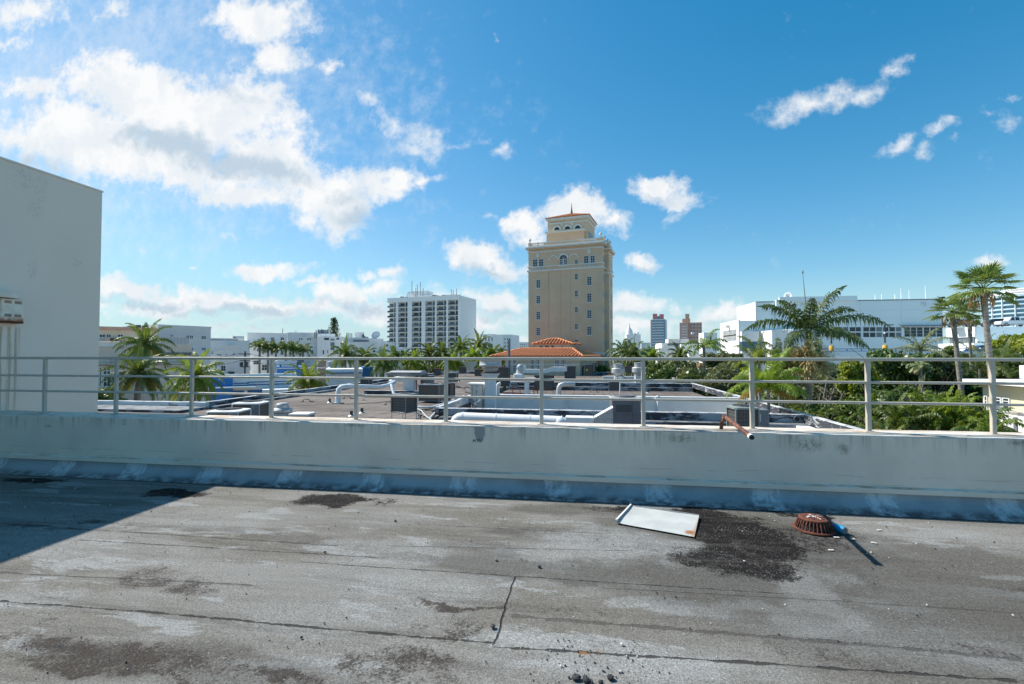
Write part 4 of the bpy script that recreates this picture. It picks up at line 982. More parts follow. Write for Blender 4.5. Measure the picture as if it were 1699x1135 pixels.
# small things on the deck
smalls = [(425 + 0, 664, 24), (629, 0, 31), (510, 0, 40), (600, 0, 31), (628, 0, 36)]
for (px, py, kind, lb) in [(600.5, 685, 'stub', 'short dark pipe stub alone on the brown roof left of the leg-mounted condenser'), (646, 672, 'loop', 'small black conduit loop left of the leg-mounted condenser'),
                           (508, 667, 'loop', 'dark scrap of pipe by the left parapet'), (547, 668, 'stub', 'small grey pipe stub left of the goose-neck duct'), (706, 632, 'stub', 'little vent stub behind the grey hood'),
                           (560, 660, 'stub', 'tiny vent stub just left of the goose-neck duct foot'), (640, 654, 'loop', 'black conduit bundle under the long white pipe'), (576, 662, 'loop', 'dark conduit loop right of the goose-neck duct foot'),
                           (690, 640, 'loop', 'dark conduit loop between the hood supports'), (762, 634, 'stub', 'tall-collared stub near the far parapet behind the post'), (738, 645, 'stub', 'small vent stub behind the narrow brown condenser'),
                           (775, 645, 'loop', 'dark pipe loop left of the white ribbed cabinet'), (1075, 652, 'stub', 'dark stub on the roof strip beyond the light well'), (1120, 650, 'loop', 'grey loop at the right end of the roof strip'),
                           (985, 651, 'loop', 'dark pipe loop on the roof strip beyond the light well, left of the wrapped unit'), (583, 690, 'stub', 'little stub near the third post from the left-centre'),
                           (729, 636, 'loop', 'pair of dark little pipes on the far deck'), (597, 664, 'loop', 'white wrapped bundle at the foot of the long white pipe')]:
    c = onz(px, py, ZR); Z = (c - CAM).dot(FW); t = thing('pipe_stub' if kind == 'stub' else 'conduit_loop', lb, 'pipe', (c.x, c.y, ZR), 0)
    mb = MB()
    if kind == 'stub': mb.tube([(0, 0, 0), (0, 0, .3)], .09, 10); obj('pipe', mb, M['dark'], t); mb = MB(); mb.lathe([(.2, 0), (.12, .06)], 10); obj('collar', mb, M['steel'], t)
    else: mb.tube([(-.3, 0, .03), (-.24, .03, .16), (-.05, 0, .22), (.2, .08, .17), (.3, .1, .03), (.55, .2, .03)], .028, 6); obj('pipe', mb, M['dark'] if px != 597 else M['white'], t); mb = MB(); mb.box(-.36, -.07, 0, -.24, .07, .05); mb.box(.25, .02, 0, .38, .18, .05); obj('support', mb, M['dark'], t)
# refrigerant lines sprawling over the deck
rg = random.Random(5)
for (pts, r_, mt, lb) in [
    ([(690, 677), (700, 682), (706, 690), (716, 697)], .05, 'steel', 'pale pipe line snaking from the leg-mounted condenser towards the railing'),
    ([(694, 675), (715, 676), (733, 671), (752, 664), (770, 657)], .07, 'ductw', 'whitish pipe line running back towards the rusty cabinet'),
    ([(712, 695), (722, 684), (730, 673)], .045, 'ductw', 'straight white pipe line leaning up towards the light well'),
    ([(689, 682), (697, 688), (694, 694), (702, 697)], .03, 'dark', 'black cable tangle at the foot of the leg-mounted condenser'),
    ([(757, 641), (768, 643), (774, 650), (780, 652)], .05, 'dark', 'black cable curving down beside the plant cabinet'),
    ([(700, 680), (709, 679), (720, 681), (727, 676)], .035, 'dark', 'thin dark cable between the pale pipe lines')]:
    w_ = [onz(x, y, ZR + .08) for x, y in pts]; o0 = w_[0].copy(); t = thing('pipe_run', lb, 'pipe', (o0.x, o0.y, ZR), 0, 'pipe lines sprawling on the low roof')
    mb = MB(); mb.tube([p_ - Vector((o0.x, o0.y, ZR)) for p_ in w_], r_, 6); obj('line', mb, M[mt], t)
    for p_ in w_[1:-1]:
        q = p_ - Vector((o0.x, o0.y, ZR)); mb = MB(); mb.box(q.x - .12, q.y - .06, 0, q.x + .12, q.y + .06, .07); obj('support_block', mb, M['dark'], t)
# hole with pipe on the near parapet at right, as a small flange
p = atV(1322, 695, 27.22); t = thing('wall_scupper', 'round rusty scupper in the tarred parapet behind the right condenser', 'scupper', (p.x, 27.235, p.z))
mb = MB(); mb.tube([(0, 0, 0), (0, -.06, 0)], .17, 18); obj('ring', mb, M['greymetal'], t); mb = MB(); mb.tube([(0, -.061, 0), (0, -.07, 0)], .12, 18); obj('hole', mb, M['black'], t)
# ================================================================= BUILDINGS
class Fr:
    """a building frame: left-front corner seen at (px, Z), front face turned rho from the street grid"""
    def __init__(s, name, label, px, Z, rho=0.0, cat='building', group=None):
        p = atZ(px, HOR, Z); s.o = Vector((p.x, p.y, 0)); s.r = R(rho)
        s.t = Vector((math.cos(s.r), math.sin(s.r), 0)); s.b = Vector((-math.sin(s.r), math.cos(s.r), 0))
        s.e = thing(name, label, cat, (p.x, p.y, 0), s.r, group)
    def f(s, px, py, off=0.0):
        """front plane (local y = off) hit -> local (x, z)"""
        d = ray(px, py); q = s.o + s.b * off; k = (q - CAM).dot(s.b) / d.dot(s.b); h = CAM + d * k
        return (h - s.o).dot(s.t), h.z
    def s(s, px, py, x):
        """side plane (local x) hit -> local (y, z)"""
        d = ray(px, py); q = s.o + s.t * x; k = (q - CAM).dot(s.t) / d.dot(s.t); h = CAM + d * k
        return (h - s.o).dot(s.b), h.z
    def box(s, name, px0, px1, py0, py1, off, depth, mat, label=None, z0=None, bev=0):
        x0, zt = s.f(px0, py0, off); x1, _ = s.f(px1, py0, off); zb = s.f(px0, py1, off)[1] if z0 is None else z0
        mb = MB(); mb.box(x0, off, zb, x1, off + depth, zt, bev=bev); return obj(name, mb, M[mat], s.e, label=label)
    def win(s, px0, py0, px1, py1, off=0.0, cols=2, rows=2, glass='glass', frame='frame', fr=.07, sill=False, deep=.05):
        x0, z1 = s.f(px0, py0, off); x1, z0 = s.f(px1, py1, off)
        return window(s.e, x0, z0, x1, z1, off, cols, rows, glass, frame, fr, sill)
    def swin(s, px0, py0, px1, py1, x, cols=2, rows=2, glass='glass', frame='frame', fr=.07, sgn=1):
        y0, z1 = s.s(px0, py0, x); y1, z0 = s.s(px1, py1, x)
        return window_side(s.e, min(y0, y1), z0, max(y0, y1), z1, x, cols, rows, glass, frame, fr, sgn)
def window(par, x0, z0, x1, z1, y, cols=2, rows=2, glass='glass', frame='frame', fr=.07, sill=False):
    mb = MB(); a, b = y - .06, y + .02
    mb.box(x0, a, z0, x0 + fr, b, z1); mb.box(x1 - fr, a, z0, x1, b, z1); mb.box(x0 + fr, a, z0, x1 - fr, b, z0 + fr); mb.box(x0 + fr, a, z1 - fr, x1 - fr, b, z1)
    for i in range(1, cols): xx = x0 + (x1 - x0) * i / cols; mb.box(xx - fr * .35, a + .012, z0 + fr, xx + fr * .35, b, z1 - fr)
    for j in range(1, rows): zz = z0 + (z1 - z0) * j / rows; mb.box(x0 + fr, a + .018, zz - fr * .35, x1 - fr, b, zz + fr * .35)
    if sill: mb.box(x0 - .12, a - .1, z0 - .14, x1 + .12, b, z0 - .004)
    w = obj('window', mb, M[frame], par)
    mb = MB(); mb.box(x0 + fr * .5, y - .025, z0 + fr * .5, x1 - fr * .5, y + .015, z1 - fr * .5); obj('pane', mb, M[glass], w); return w
def window_side(par, y0, z0, y1, z1, x, cols=2, rows=2, glass='glass', frame='frame', fr=.07, sgn=1):
    mb = MB(); a, b = x + .06 * sgn, x - .02 * sgn
    mb.box(a, y0, z0, b, y0 + fr, z1); mb.box(a, y1 - fr, z0, b, y1, z1); mb.box(a, y0 + fr, z0, b, y1 - fr, z0 + fr); mb.box(a, y0 + fr, z1 - fr, b, y1 - fr, z1)
    for i in range(1, cols): yy = y0 + (y1 - y0) * i / cols; mb.box(a - .012 * sgn, yy - fr * .35, z0 + fr, b, yy + fr * .35, z1 - fr)
    for j in range(1, rows): zz = z0 + (z1 - z0) * j / rows; mb.box(a - .018 * sgn, y0 + fr, zz - fr * .35, b, y1 - fr, zz + fr * .35)
    w = obj('window', mb, M[frame], par)
    mb = MB(); mb.box(x + .025 * sgn, y0 + fr * .5, z0 + fr * .5, x - .015 * sgn, y1 - fr * .5, z1 - fr * .5); obj('pane', mb, M[glass], w); return w

def tiled_hip(par, x0, y0, x1, y1, ze, zr, rx0, rx1, ry, pitch=.42, name='tiled_roof', label=None):
    """hip roof; ridge from rx0 to rx1 at y=ry, height zr; barrel tiles run down the front, right and left slopes"""
    mb = MB(); A, B, C, D = (x0, y0, ze), (x1, y0, ze), (x1, y1, ze), (x0, y1, ze); P, Q = (rx0, ry, zr), (rx1, ry, zr)
    mb.add([A, B, C, D, P, Q], [(0, 1, 5, 4), (1, 2, 5), (2, 3, 4, 5), (3, 0, 4), (3, 2, 1, 0)])
    r = pitch * .27
    def run(e0, e1, t0, t1, n):
        e0, e1, t0, t1 = map(Vector, (e0, e1, t0, t1))
        for i in range(n):
            k = (i + .5) / n; b_ = e0.lerp(e1, k)
            L = (e1 - e0).length; s = k * L
            # follow the slope straight up until it meets the hip or the ridge
            ed = (e1 - e0).normalized(); a0 = (t0 - e0).dot(ed); a1 = (t1 - e0).dot(ed); upv = (t0 - e0) - ed * a0
            f = 1.0
            if s < a0: f = s / a0
            elif s > a1: f = (L - s) / (L - a1)
            tp = b_ + upv * f
            m_ = max(2, int((tp - b_).length / .45)); pts = []; rs = []
            for j in range(m_):
                up_ = Vector((0, 0, r * .45)); pts += [b_.lerp(tp, j / m_) + up_, b_.lerp(tp, (j + .97) / m_) + up_]; rs += [r * 1.15, r * .9]
            if len(pts) > 1: mb.tube(pts, rs, 6, smooth=True)
    run(A, B, P, Q, max(4, int((x1 - x0) / pitch))); run(B, C, Q, Q, max(3, int((y1 - y0) / pitch))); run(D, A, P, P, max(3, int((y1 - y0) / pitch)))
    mb.mi[:5] = [1] * 5
    o = obj(name, mb, [M['tile'], M['tile_pan']], par, label=label)
    mb = MB()
    for a, b_ in ((A, P), (B, Q), (P, Q), (C, Q), (D, P)): mb.tube([a, b_], r * 1.25, 6)
    obj('ridge_tiles', mb, M['tile'], o); return o

# ---------------------------------------------------------------- the brown tower
T = Fr('hotel_tower', 'tall brown 1920s tower with white bands, balustrades and a small red tiled roof', 877, 100, -12)
W = T.f(1000, 500)[0]; D = 12.9
z = lambda py, px=877: T.f(px, py)[1]
mb = MB(); mb.box(0, 0, GROUND, W, D * .8, z(411)); obj('shaft_wall', mb, M['sand'], T.e)
YW = T.s(1003.2, 500, W)[0]; WX = T.f(1010.5, 500, YW)[0]; D = T.s(1016.5, 500, WX)[0]; print('TOWER', W, YW, WX, D)
mb = MB(); mb.box(1.2, YW, GROUND, WX, D, z(411) - .9); obj('rear_wing_wall', mb, M['sand'], T.e)
xa = [T.f(840 + q / 3.78, 500)[0] for q in (265, 332, 395, 450)]
mb = MB(); mb.box(0.001, -.10, GROUND, xa[0], -.001, z(452)); mb.box(xa[3], -.10, GROUND, W, -.001, z(452)); obj('corner_pier', mb, M['sand'], T.e)
for x in xa[1:3]: mb = MB(); mb.box(x - .25, -.07, GROUND, x + .25, -.001, z(452)); obj('pilaster', mb, M['sand'], T.e)
def band(py0, py1, out, mat='sandtrim', name='band', wing=True):
    z1, z0 = z(py0), z(py1)
    mb = MB(); mb.box(-out, -out, z0, W + out, YW - out * .8 - .01 if out > .3 else D * .6, z1); o = obj(name, mb, M[mat], T.e)
    if wing: mb = MB(); mb.box(1.2, YW - out * .8, z0 - .9, WX + out, D + out, z1 - .9); obj(name, mb, M[mat], T.e)
band(411.5, 413.5, .55, name='cornice'); band(413.6, 415.5, .38, 'sand', 'cornice'); band(418.8, 420.6, .16)
band(443.2, 444.6, .17); band(449.5, 452, .24)
# parapet with balustrade panels
zt_, zb_ = z(404.3), z(411.4)
mb = MB(); mb.box(-.12, -.12, zb_, W + .12, .25, zb_ + .25); mb.box(W - .2, .26, zb_, W + .12, D * .6, zb_ + .25); mb.box(-.12, -.14, zt_ - .2, W + .14, .27, zt_); mb.box(W - .22, .28, zt_ - .2, W + .14, D * .6, zt_); mb.box(-.12, .28, zt_ - .2, .2, D * .6, zt_)
obj('parapet_rail', mb, M['sandtrim'], T.e)
mb = MB()
for (a, b_) in [(0, .85), (T.f(903, 404)[0], T.f(960, 404)[0]), (W - 1.2, W)]: mb.box(a, -.1, zb_ + .25, b_, .2, zt_ - .2)
mb.box(W - .15, D * .35, zb_ + .25, W + .08, D * .6, zt_ - .2); obj('parapet_panel', mb, M['sand'], T.e)
def baluster_run(x0, x1, n, y, z0, z1, side=None):
    mb = MB(); h = z1 - z0
    for i in range(n):
        q = x0 + (x1 - x0) * (i + .5) / n; c = (q, y, z0) if side is None else (side, q, z0)
        mb.lathe([(.07, 0), (.13, h * .3), (.06, h * .65), (.10, h)], 8, c)
    obj('balusters', mb, M['sandtrim'], T.e)
baluster_run(.9, T.f(903, 404)[0], 9, .05, zb_ + .25, zt_ - .2); baluster_run(T.f(960, 404)[0], W - 1.2, 11, .05, zb_ + .25, zt_ - .2); baluster_run(.4, D * .35, 8, 0, zb_ + .25, zt_ - .2, side=W)
zl0, zl1 = z(449.4), z(444.7)
for (p0, p1) in [(883.6, 903), (969, 988)]: baluster_run(T.f(p0, 447)[0], T.f(p1, 447)[0], 9, -.14, zl0, zl1)
# urns on the parapet
def urn(x, y, z_, h=1.1, sc=1.0):
    mb = MB(); mb.box(x - .22, y - .22, z_, x + .22, y + .22, z_ + .2)
    mb.lathe([(.12, .2), (.07, .3), (.1, .38), (.27, .55), (.32, .75), (.2, .86), (.22, .92), (.1, 1.0), (.05, 1.15), (.001, 1.25)], 12, (x, y, z_)); obj('urn', mb, M['sandtrim'], T.e)
urn(.3, .1, zt_); urn(.9, 3.5, zt_); urn(W - .35, .1, zt_ + .02); urn(W - .1, 3.4, zt_); urn(WX - .5, D * .6, zt_ - .5); urn(WX - .3, D * .8, zt_ - .6)
# wing parapet
mb = MB(); mb.box(W + .2, YW, z(411) - .899, WX, YW + .25, zt_ - .75); mb.box(WX - .25, YW + .251, z(411) - .899, WX, D, zt_ - .75); obj('wing_parapet', mb, M['sand'], T.e)
# windows (positions read from the facade)
c3 = lambda x, y: (840 + x / 3.78, 320 + y / 3.78)
for (x0, y0, x1, y1) in [(188, 545, 214, 597), (188, 645, 214, 695), (188, 745, 214, 796), (188, 845, 214, 896), (506, 525, 536, 580), (506, 630, 536, 686), (506, 735, 536, 788), (506, 838, 536, 893)]:
    a = c3(x0, y0); b_ = c3(x1, y1); T.win(*a, *b_, off=-.10, cols=2, rows=4, sill=True, fr=.08)
for (x0, y0, x1, y1) in [(430, 507, 450, 545), (430, 612, 450, 652), (430, 715, 450, 753), (430, 820, 450, 857), (430, 918, 450, 955), (430, 420, 450, 446)]:
    a = c3(x0, y0); b_ = c3(x1, y1); T.win(*a, *b_, off=0, cols=2, rows=2, sill=True, fr=.07)
for (x0, y0, x1, y1) in [(166, 418, 196, 463), (204, 416, 234, 461), (486, 396, 517, 442), (527, 394, 557, 440)]:
    a = c3(x0, y0); b_ = c3(x1, y1); T.win(*a, *b_, off=0, cols=2, rows=3, fr=.09)
# arched window and two blind arches
xw, _ = T.f(934.8, 430); zb = z(439.5, 935); zm = z(430.2, 935); r = (T.f(941, 430)[0] - T.f(928.3, 430)[0]) / 2
window(T.e, xw - r, zb, xw - .1, zm, 0, 2, 3, fr=.08); window(T.e, xw + .1, zb, xw + r, zm, 0, 2, 3, fr=.08)
mb = MB(); mb.add([(xw + r * math.cos(R(a)), -.02, zm + .1 + r * math.sin(R(a))) for a in range(0, 181, 12)], [tuple(range(15, -1, -1))]); o = obj('fanlight', mb, M['glass'], T.e)
mb = MB(); mb.arch(xw, zm + .1, r - .03, r + .28, -.2, .0, 16)
for a in (36, 72, 108, 144): mb.obox((xw, -.06, zm + .1), (r * math.cos(R(a)), 0, r * math.sin(R(a))), (.05, 0, 0), (0, .03, .0))
mb.box(xw - r - .28, -.12, zb - .3, xw + r + .28, 0, zb - .01); obj('window_surround', mb, M['sandtrim'], T.e)
for (pa, pb, py) in [(911, 925.5, 432), (945, 959.5, 429)]:
    x0, zz_ = T.f(pa, py); x1, _ = T.f(pb, py); mb = MB(); mb.arch((x0 + x1) / 2, zz_, (x1 - x0) / 2 - .15, (x1 - x0) / 2 + .08, -.12, .0, 16); obj('blind_arch', mb, M['sandtrim'], T.e)
for (px, py) in [(892.5, 421.5), (977.5, 414)]:
    x, zz_ = T.f(px, py); mb = MB(); mb.prism([(x - .3, -.14), (x + .3, -.14), (x + .3, -.001), (x - .3, -.001)], zz_ - .75, zz_); mb.lathe([(.05, -1.05), (.22, -.8), (.28, -.75)], 8, (x, -.03, zz_)); obj('shield', mb, M['sandtrim'], T.e)
# right face windows
for row in range(6):
    zc = z(451) - 1.2 - row * 3.28
    for yy in (YW * .15, YW * .45, YW * .7): window_side(T.e, yy, zc - 1.6, yy + .85, zc, W, 2, 4, fr=.07)
    window_side(T.e, (YW + D) / 2, zc - 2.1, (YW + D) / 2 + .9, zc - .5, WX, 2, 4, fr=.07)
for yy in (YW * .15, YW * .45, YW * .7): window_side(T.e, yy, z(443), yy + .85, z(432), W, 2, 3, fr=.07)
# stepped penthouse
off = 2.6
x0, _ = T.f(907, 395, off); x1, zc = T.f(969, 383, off); zc = T.f(907, 385.5, off)[1]
mb = MB(); mb.box(x0, off, zb_ - .3, x1, off + 7.5, zc - .35); obj('penthouse_step', mb, M['sand'], T.e)
mb = MB(); mb.box(x0 - .25, off - .3, zc - .349, x1 + .25, off + 7.7, zc); obj('step_cornice', mb, M['sandtrim'], T.e)
off2 = 3.6
a0, _ = T.f(909, 370, off2); a1, _ = T.f(975, 370, off2); ze = T.f(909, 363.5, off2)[1]; dd = 7.6
mb = MB(); mb.box(a0, off2, zb_ - .3, a1, off2 + dd, ze - .5); obj('penthouse_wall', mb, M['sand'], T.e)
mb = MB(); mb.box(a0 - .35, off2 - .35, ze - .5, a1 + .35, off2 + dd + .35, ze - .02); mb.box(a0 - .12, off2 - .12, ze - 1.25, a1 + .12, off2 + dd + .12, ze - 1.0); obj('penthouse_cornice', mb, M['sandtrim'], T.e)
xm = (a0 + a1) / 2; ym = off2 + dd / 2; zr = ze + 1.75
tiled_hip(T.e, a0 - .5, off2 - .5, a1 + .5, off2 + dd + .5, ze, zr, xm - .05, xm + .05, ym, .38)
mb = MB(); mb.lathe([(.35, 0), (.22, .4), (.16, .9), (.10, 1.4), (.02, 2.5)], 10, (xm, ym, zr - .1)); obj('spire', mb, M['barkd'], T.e)
zr_ = z(380)
for i, px in enumerate((924, 941.5, 958.5)):
    x, zz_ = T.f(px, 381.5 - i * 1.2, off2); mb = MB(); mb.arch(x, zz_, .62, .95, off2 - .14, off2, 14); obj('blind_arch', mb, M['sandtrim'], T.e)
    mb = MB(); mb.add([(x + .6 * math.cos(R(a)), off2 - .02, zz_ + .6 * math.sin(R(a))) for a in range(0, 181, 15)], [tuple(range(12, -1, -1))]); obj('fanlight', mb, M['glass'], T.e)
for k in range(3):
    y_ = off2 + 1.4 + k * 1.9; zz_ = ze - 3.2; mb = MB()
    mb.box(a1 + .002, y_ - .5, zz_ - 1.6, a1 + .03, y_ + .5, zz_)
    obj('side_window', mb, M['glass'], T.e)
for px in (932.3, 948.6):
    x, zz_ = T.f(px, 369.5, off2); mb = MB(); mb.box(x - .25, off2 - .12, zz_ - .5, x + .25, off2, zz_ + .1); mb.lathe([(.05, -.75), (.2, -.5)], 8, (x, off2 - .04, zz_)); obj('shield', mb, M['sandtrim'], T.e)
mb = MB(); mb.box(-.1, -.13, z(588), W + .1, -.002, z(584.5)); mb.box(W + .001, 0, z(588), W + .13, D * .44, z(584.5)); obj('base_band', mb, M['sandtrim'], T.e)

# ---------------------------------------------------------------- tiled hall in front of the tower
H = Fr('tiled_hall', 'low beige hall with orange barrel-tiled hip roof in front of the brown tower', 838, 84, -12)
xr, _ = H.f(962, 600); ze = H.f(838, 591.5)[1]
M['hallwall'] = pm('hall_stucco', (.56, .49, .36), (.49, .43, .32), .5)
mb = MB(); mb.box(0, 0, GROUND, xr, 16, ze - .3); obj('wall', mb, M['hallwall'], H.e)
mb = MB(); mb.box(-.7, -.7, ze - .3, xr + .7, 16.7, ze - .02); obj('eaves', mb, M['sandtrim'], H.e)
xl, _ = H.f(846, 578, 4); xr2, _ = H.f(939, 578, 4); zr = H.f(900, 578.4, 8)[1]
tiled_hip(H.e, -2.6, -.8, xr + .8, 16.8, ze, zr, xl + .6, xr - 3.2, 8.0, .6)
for (pa, pb) in [(841, 858), (879.5, 897.5), (920, 939.5)]:
    m_ = (pa + pb) / 2
    H.win(pa, 597, m_ - .9, 605 - .5, cols=3, rows=2, fr=.1); H.win(m_ + .9, 597, pb, 604.5, cols=3, rows=2, fr=.1)
    H.win(pa, 605.5, m_ - .9, 617, cols=3, rows=3, fr=.1); H.win(m_ + .9, 605.5, pb, 617, cols=3, rows=3, fr=.1)
x0, z1 = H.f(838, 603.5); mb = MB(); mb.box(-.04, -.05, z1 - .1, xr + .04, -.002, z1 + .04); obj('string_course', mb, M['sandtrim'], H.e)
for k in range(5):
    y_ = 1.4 + k * 2.9; mb = MB(); mb.box(xr + .002, y_, GROUND + 3, xr + .05, y_ + 1.4, ze - 1.3); obj('side_window', mb, M['glass'], H.e)
# cupola with its own small hip roof
off = 9
x0, _ = H.f(890, 574, off); x1, _ = H.f(946, 574, off); z1 = H.f(890, 571, off)[1]; z0 = ze
mb = MB(); mb.box(x0, off, z0, x1, off + 5, z1); obj('cupola_wall', mb, M['cream'], H.e)
tiled_hip(H.e, x0 - .7, off - .6, x1 + .8, off + 5.6, z1, H.f(915, 562.2, off + 2.5)[1], x0 + 2.0, x1 - 3.0, off + 2.5, .6, 'cupola_roof')
for (pa, pb) in [(895, 901), (904, 911), (914, 920), (931, 934)]: H.win(pa, 573, pb, 577.3, off=off, cols=3, rows=1, fr=.05)
mb = MB(); q0 = H.f(1017, 577, 14)[0]; q1 = H.f(1031, 583, 14)[0]
mb.box(xr + 4.5, 14, GROUND, q1, 19, ze - .5); obj('annex_wall', mb, M['cream'], H.e)
tiled_hip(H.e, xr + 4.5, 13.5, q1 + .5, 19.5, ze - .5, H.f(1017, 575, 16)[1], xr + 6, xr + 6.1, 16.5, .5, 'annex_roof')

# ---------------------------------------------------------------- balcony slab far behind
S = Fr('apartment_slab', 'tall white slab block with stacks of dark balconies and a blank side wall', 643, 265, -12)
W, zt_ = S.f(763, 491); zt_ = S.f(643, 496)[1]; D = S.s(790, 498, W)[0]
mb = MB(); mb.box(0, 1.4, GROUND, W, D, zt_); obj('wall', mb, M['white'], S.e)
mb = MB(); mb.box(-.05, -.4, zt_ - 2.2, W + .05, 1.38, zt_ + .3); obj('roof_fascia', mb, M['white'], S.e)
c4 = lambda x: 630 + x / 7.37
bays = [(95, 200), (230, 345), (398, 515), (562, 680), (700, 818), (840, 962)]
fins = [(200, 230), (345, 398), (515, 562), (680, 700), (818, 840), (962, 985)]
for a, b_ in fins:
    x0 = S.f(c4(a), 550)[0]; x1 = S.f(c4(b_), 550)[0]; mb = MB(); mb.box(x0, -.5, GROUND, x1, 1.39, zt_ - 2.21); obj('fin', mb, M['white'], S.e)
ztop = zt_ - 2.3; fh = (S.f(643, 496)[1] - S.f(643, 582)[1] - 2.3) / 9.6
rg = random.Random(9)
for a, b_ in bays:
    x0 = S.f(c4(a), 550)[0] + .02; x1 = S.f(c4(b_), 550)[0] - .02; w_ = x1 - x0
    for k in range(12):
        zf = ztop - (k + 1) * fh
        mb = MB(); mb.box(x0, -.3, zf, x1, 1.38, zf + .28); o = obj('balcony', mb, M['white'], S.e)
        mb = MB(); mb.box(x0 + .05, -.28, zf + .285, x0 + w_ * .68, -.2, zf + 1.15); mb.box(x0 + w_ * .68, 0.9, zf + .285, x0 + w_ * .70, 1.3, zf + fh - .05); obj('railing', mb, M['dark' if rg.random() < .35 else 'greymetal'], o)
        mb = MB(); mb.box(x0 + w_ * .06, 1.30, zf + .4, x0 + w_ * .5, 1.39, zf + fh - .35); mb.box(x0 + w_ * .68, 1.28, zf + .3, x0 + w_ * .98, 1.39, zf + fh - .2); obj('window', mb, M['glass' if rg.random() < .35 else 'glass_p'], S.e)
# roof clutter and masts
for (pa, pb, py, off, d_, mat) in [(677, 708, 484, 5, 7, 'white'), (697, 722, 490.5, 4, 5, 'white2'), (735, 757, 489.5, 6, 5, 'ductw')]: S.box('roof_block', pa, pb, py, 0, off, d_, mat, z0=zt_ - .1)
for i, px in enumerate((717, 722, 727, 733, 738, 752, 758, 664, 672)): S.box('roof_unit', px, px + 3.5, 489.5 + (i % 3) * .6 + (2 if px < 680 else 0), 0, 2, 2, 'greymetal', z0=zt_ - .1)
x, _ = S.f(686, 488, 3); mb = MB(); mb.tube([(x - 2, 2.8, zt_ + 1.8), (x - 2, 2.4, zt_ + 1.8)], 2.0, 18); obj('antenna_dish', mb, M['white'], S.e)
for px, py in [(683.5, 466), (690, 478), (692.5, 472), (697.5, 468), (702, 478), (749, 480), (752, 482), (757.5, 479)]:
    x, zz_ = S.f(px, py, 5); mb = MB(); mb.tube([(x, 5, zt_), (x, 5, zz_)], .16, 5); obj('mast', mb, M['greymetal'], S.e)

# ---------------------------------------------------------------- generic far and middle blocks
def block(name, label, px0, px1, py, Z, rho, depth, mat, wins=(), cols=2, rows=2, extra=None, sidewins=(), glass='glass', fr=.08, group=None, parapet=True):
    if rho == 0 and px1 < 760: rho = 8.79 + math.degrees(math.atan((CX - px1) / F)) + 1.5; depth = min(depth, 10)
    B = Fr(name, label, px0, Z, rho, group=group)
    w_, _ = B.f(px1, py); zt = B.f(px0, py)[1]
    mb = MB(); mb.box(0, 0, GROUND, w_, depth, zt); obj('wall', mb, M[mat], B.e)
    if parapet:
        mb = MB(); e = .06
        mb.box(-e, -e, zt + .002, w_ + e, .3, zt + .35); mb.box(-e, .302, zt + .002, .3, depth, zt + .35); mb.box(w_ - .3, .302, zt + .002, w_ + e, depth, zt + .35); obj('roof_edge', mb, M[mat], B.e)
    for q in wins: B.win(*q, cols=cols, rows=rows, glass=glass, fr=fr)
    B.w = w_; B.zt = zt
    if extra: extra(B)
    return B
k1 = lambda x, y: (160 + x / 8.47, 530 + y / 8.47)
k2 = lambda x, y: (340 + x / 8.47, 530 + y / 8.47)
k3 = lambda x, y: (520 + x / 12.07, 530 + y / 12.07)
def kw(kf, *lst): return [(*kf(a, b_), *kf(c, d_)) for a, b_, c, d_ in lst]
# grey four storey block, top left
def ex(B):
    for (pa, pb) in [(264, 281)]:
        x0, z1 = B.f(pa, 538.5, 4); x1, z0 = B.f(pb, 545.5, 4); mb = MB(); mb.box(x0, 4, B.zt, x0 + (x1 - x0) * .45, 5.5, z1); mb.box(x0 + (x1 - x0) * .5, 4, B.zt, x1, 5.5, z1 - .15); obj('roof_unit', mb, M['dark'], B.e)
block('grey_apartment_block', 'plain light grey apartment block with few small windows behind the left palms', 262, 350, 541.5, 84, 68, 14, 'greywall',
      kw(k1, (1030, 210, 1085, 245), (1258, 222, 1305, 275), (1307, 222, 1362, 275), (1472, 230, 1542, 280), (1310, 395, 1362, 440), (1472, 395, 1540, 438), (815, 205, 875, 235)), 2, 2, ex)
def ex(B):
    B.box('roof_fascia', 150, 262, 541, 546.5, -.8, 3, 'peach'); B.box('roof_unit', 226, 234, 539, 543, 3, 2, 'dark', z0=B.zt); B.box('roof_unit', 236, 243, 540, 543, 3, 2, 'dark', z0=B.zt)
    for (pa, pb) in [(164.5, 175), (176.5, 184), (195, 204.5)]: B.win(pa, 554.5, pb, 560, cols=2, rows=1)
    B.box('balcony_panel', 175, 182, 560, 566, -1.2, .15, 'peach'); B.box('balcony_panel', 183, 194, 561, 567, -1.1, .15, 'rust'); B.box('balcony_panel', 195, 208, 561.5, 568, -1.0, .15, 'peach'); B.box('balcony_slab', 150, 209, 565.5, 567.5, -1.3, 1.3, 'white')
block('peach_apartment_block', 'cream apartment block with peach roof band and terracotta balconies at far left', 150, 262, 542, 74, 48, 12, 'cream', (), 2, 2, ex, parapet=False)
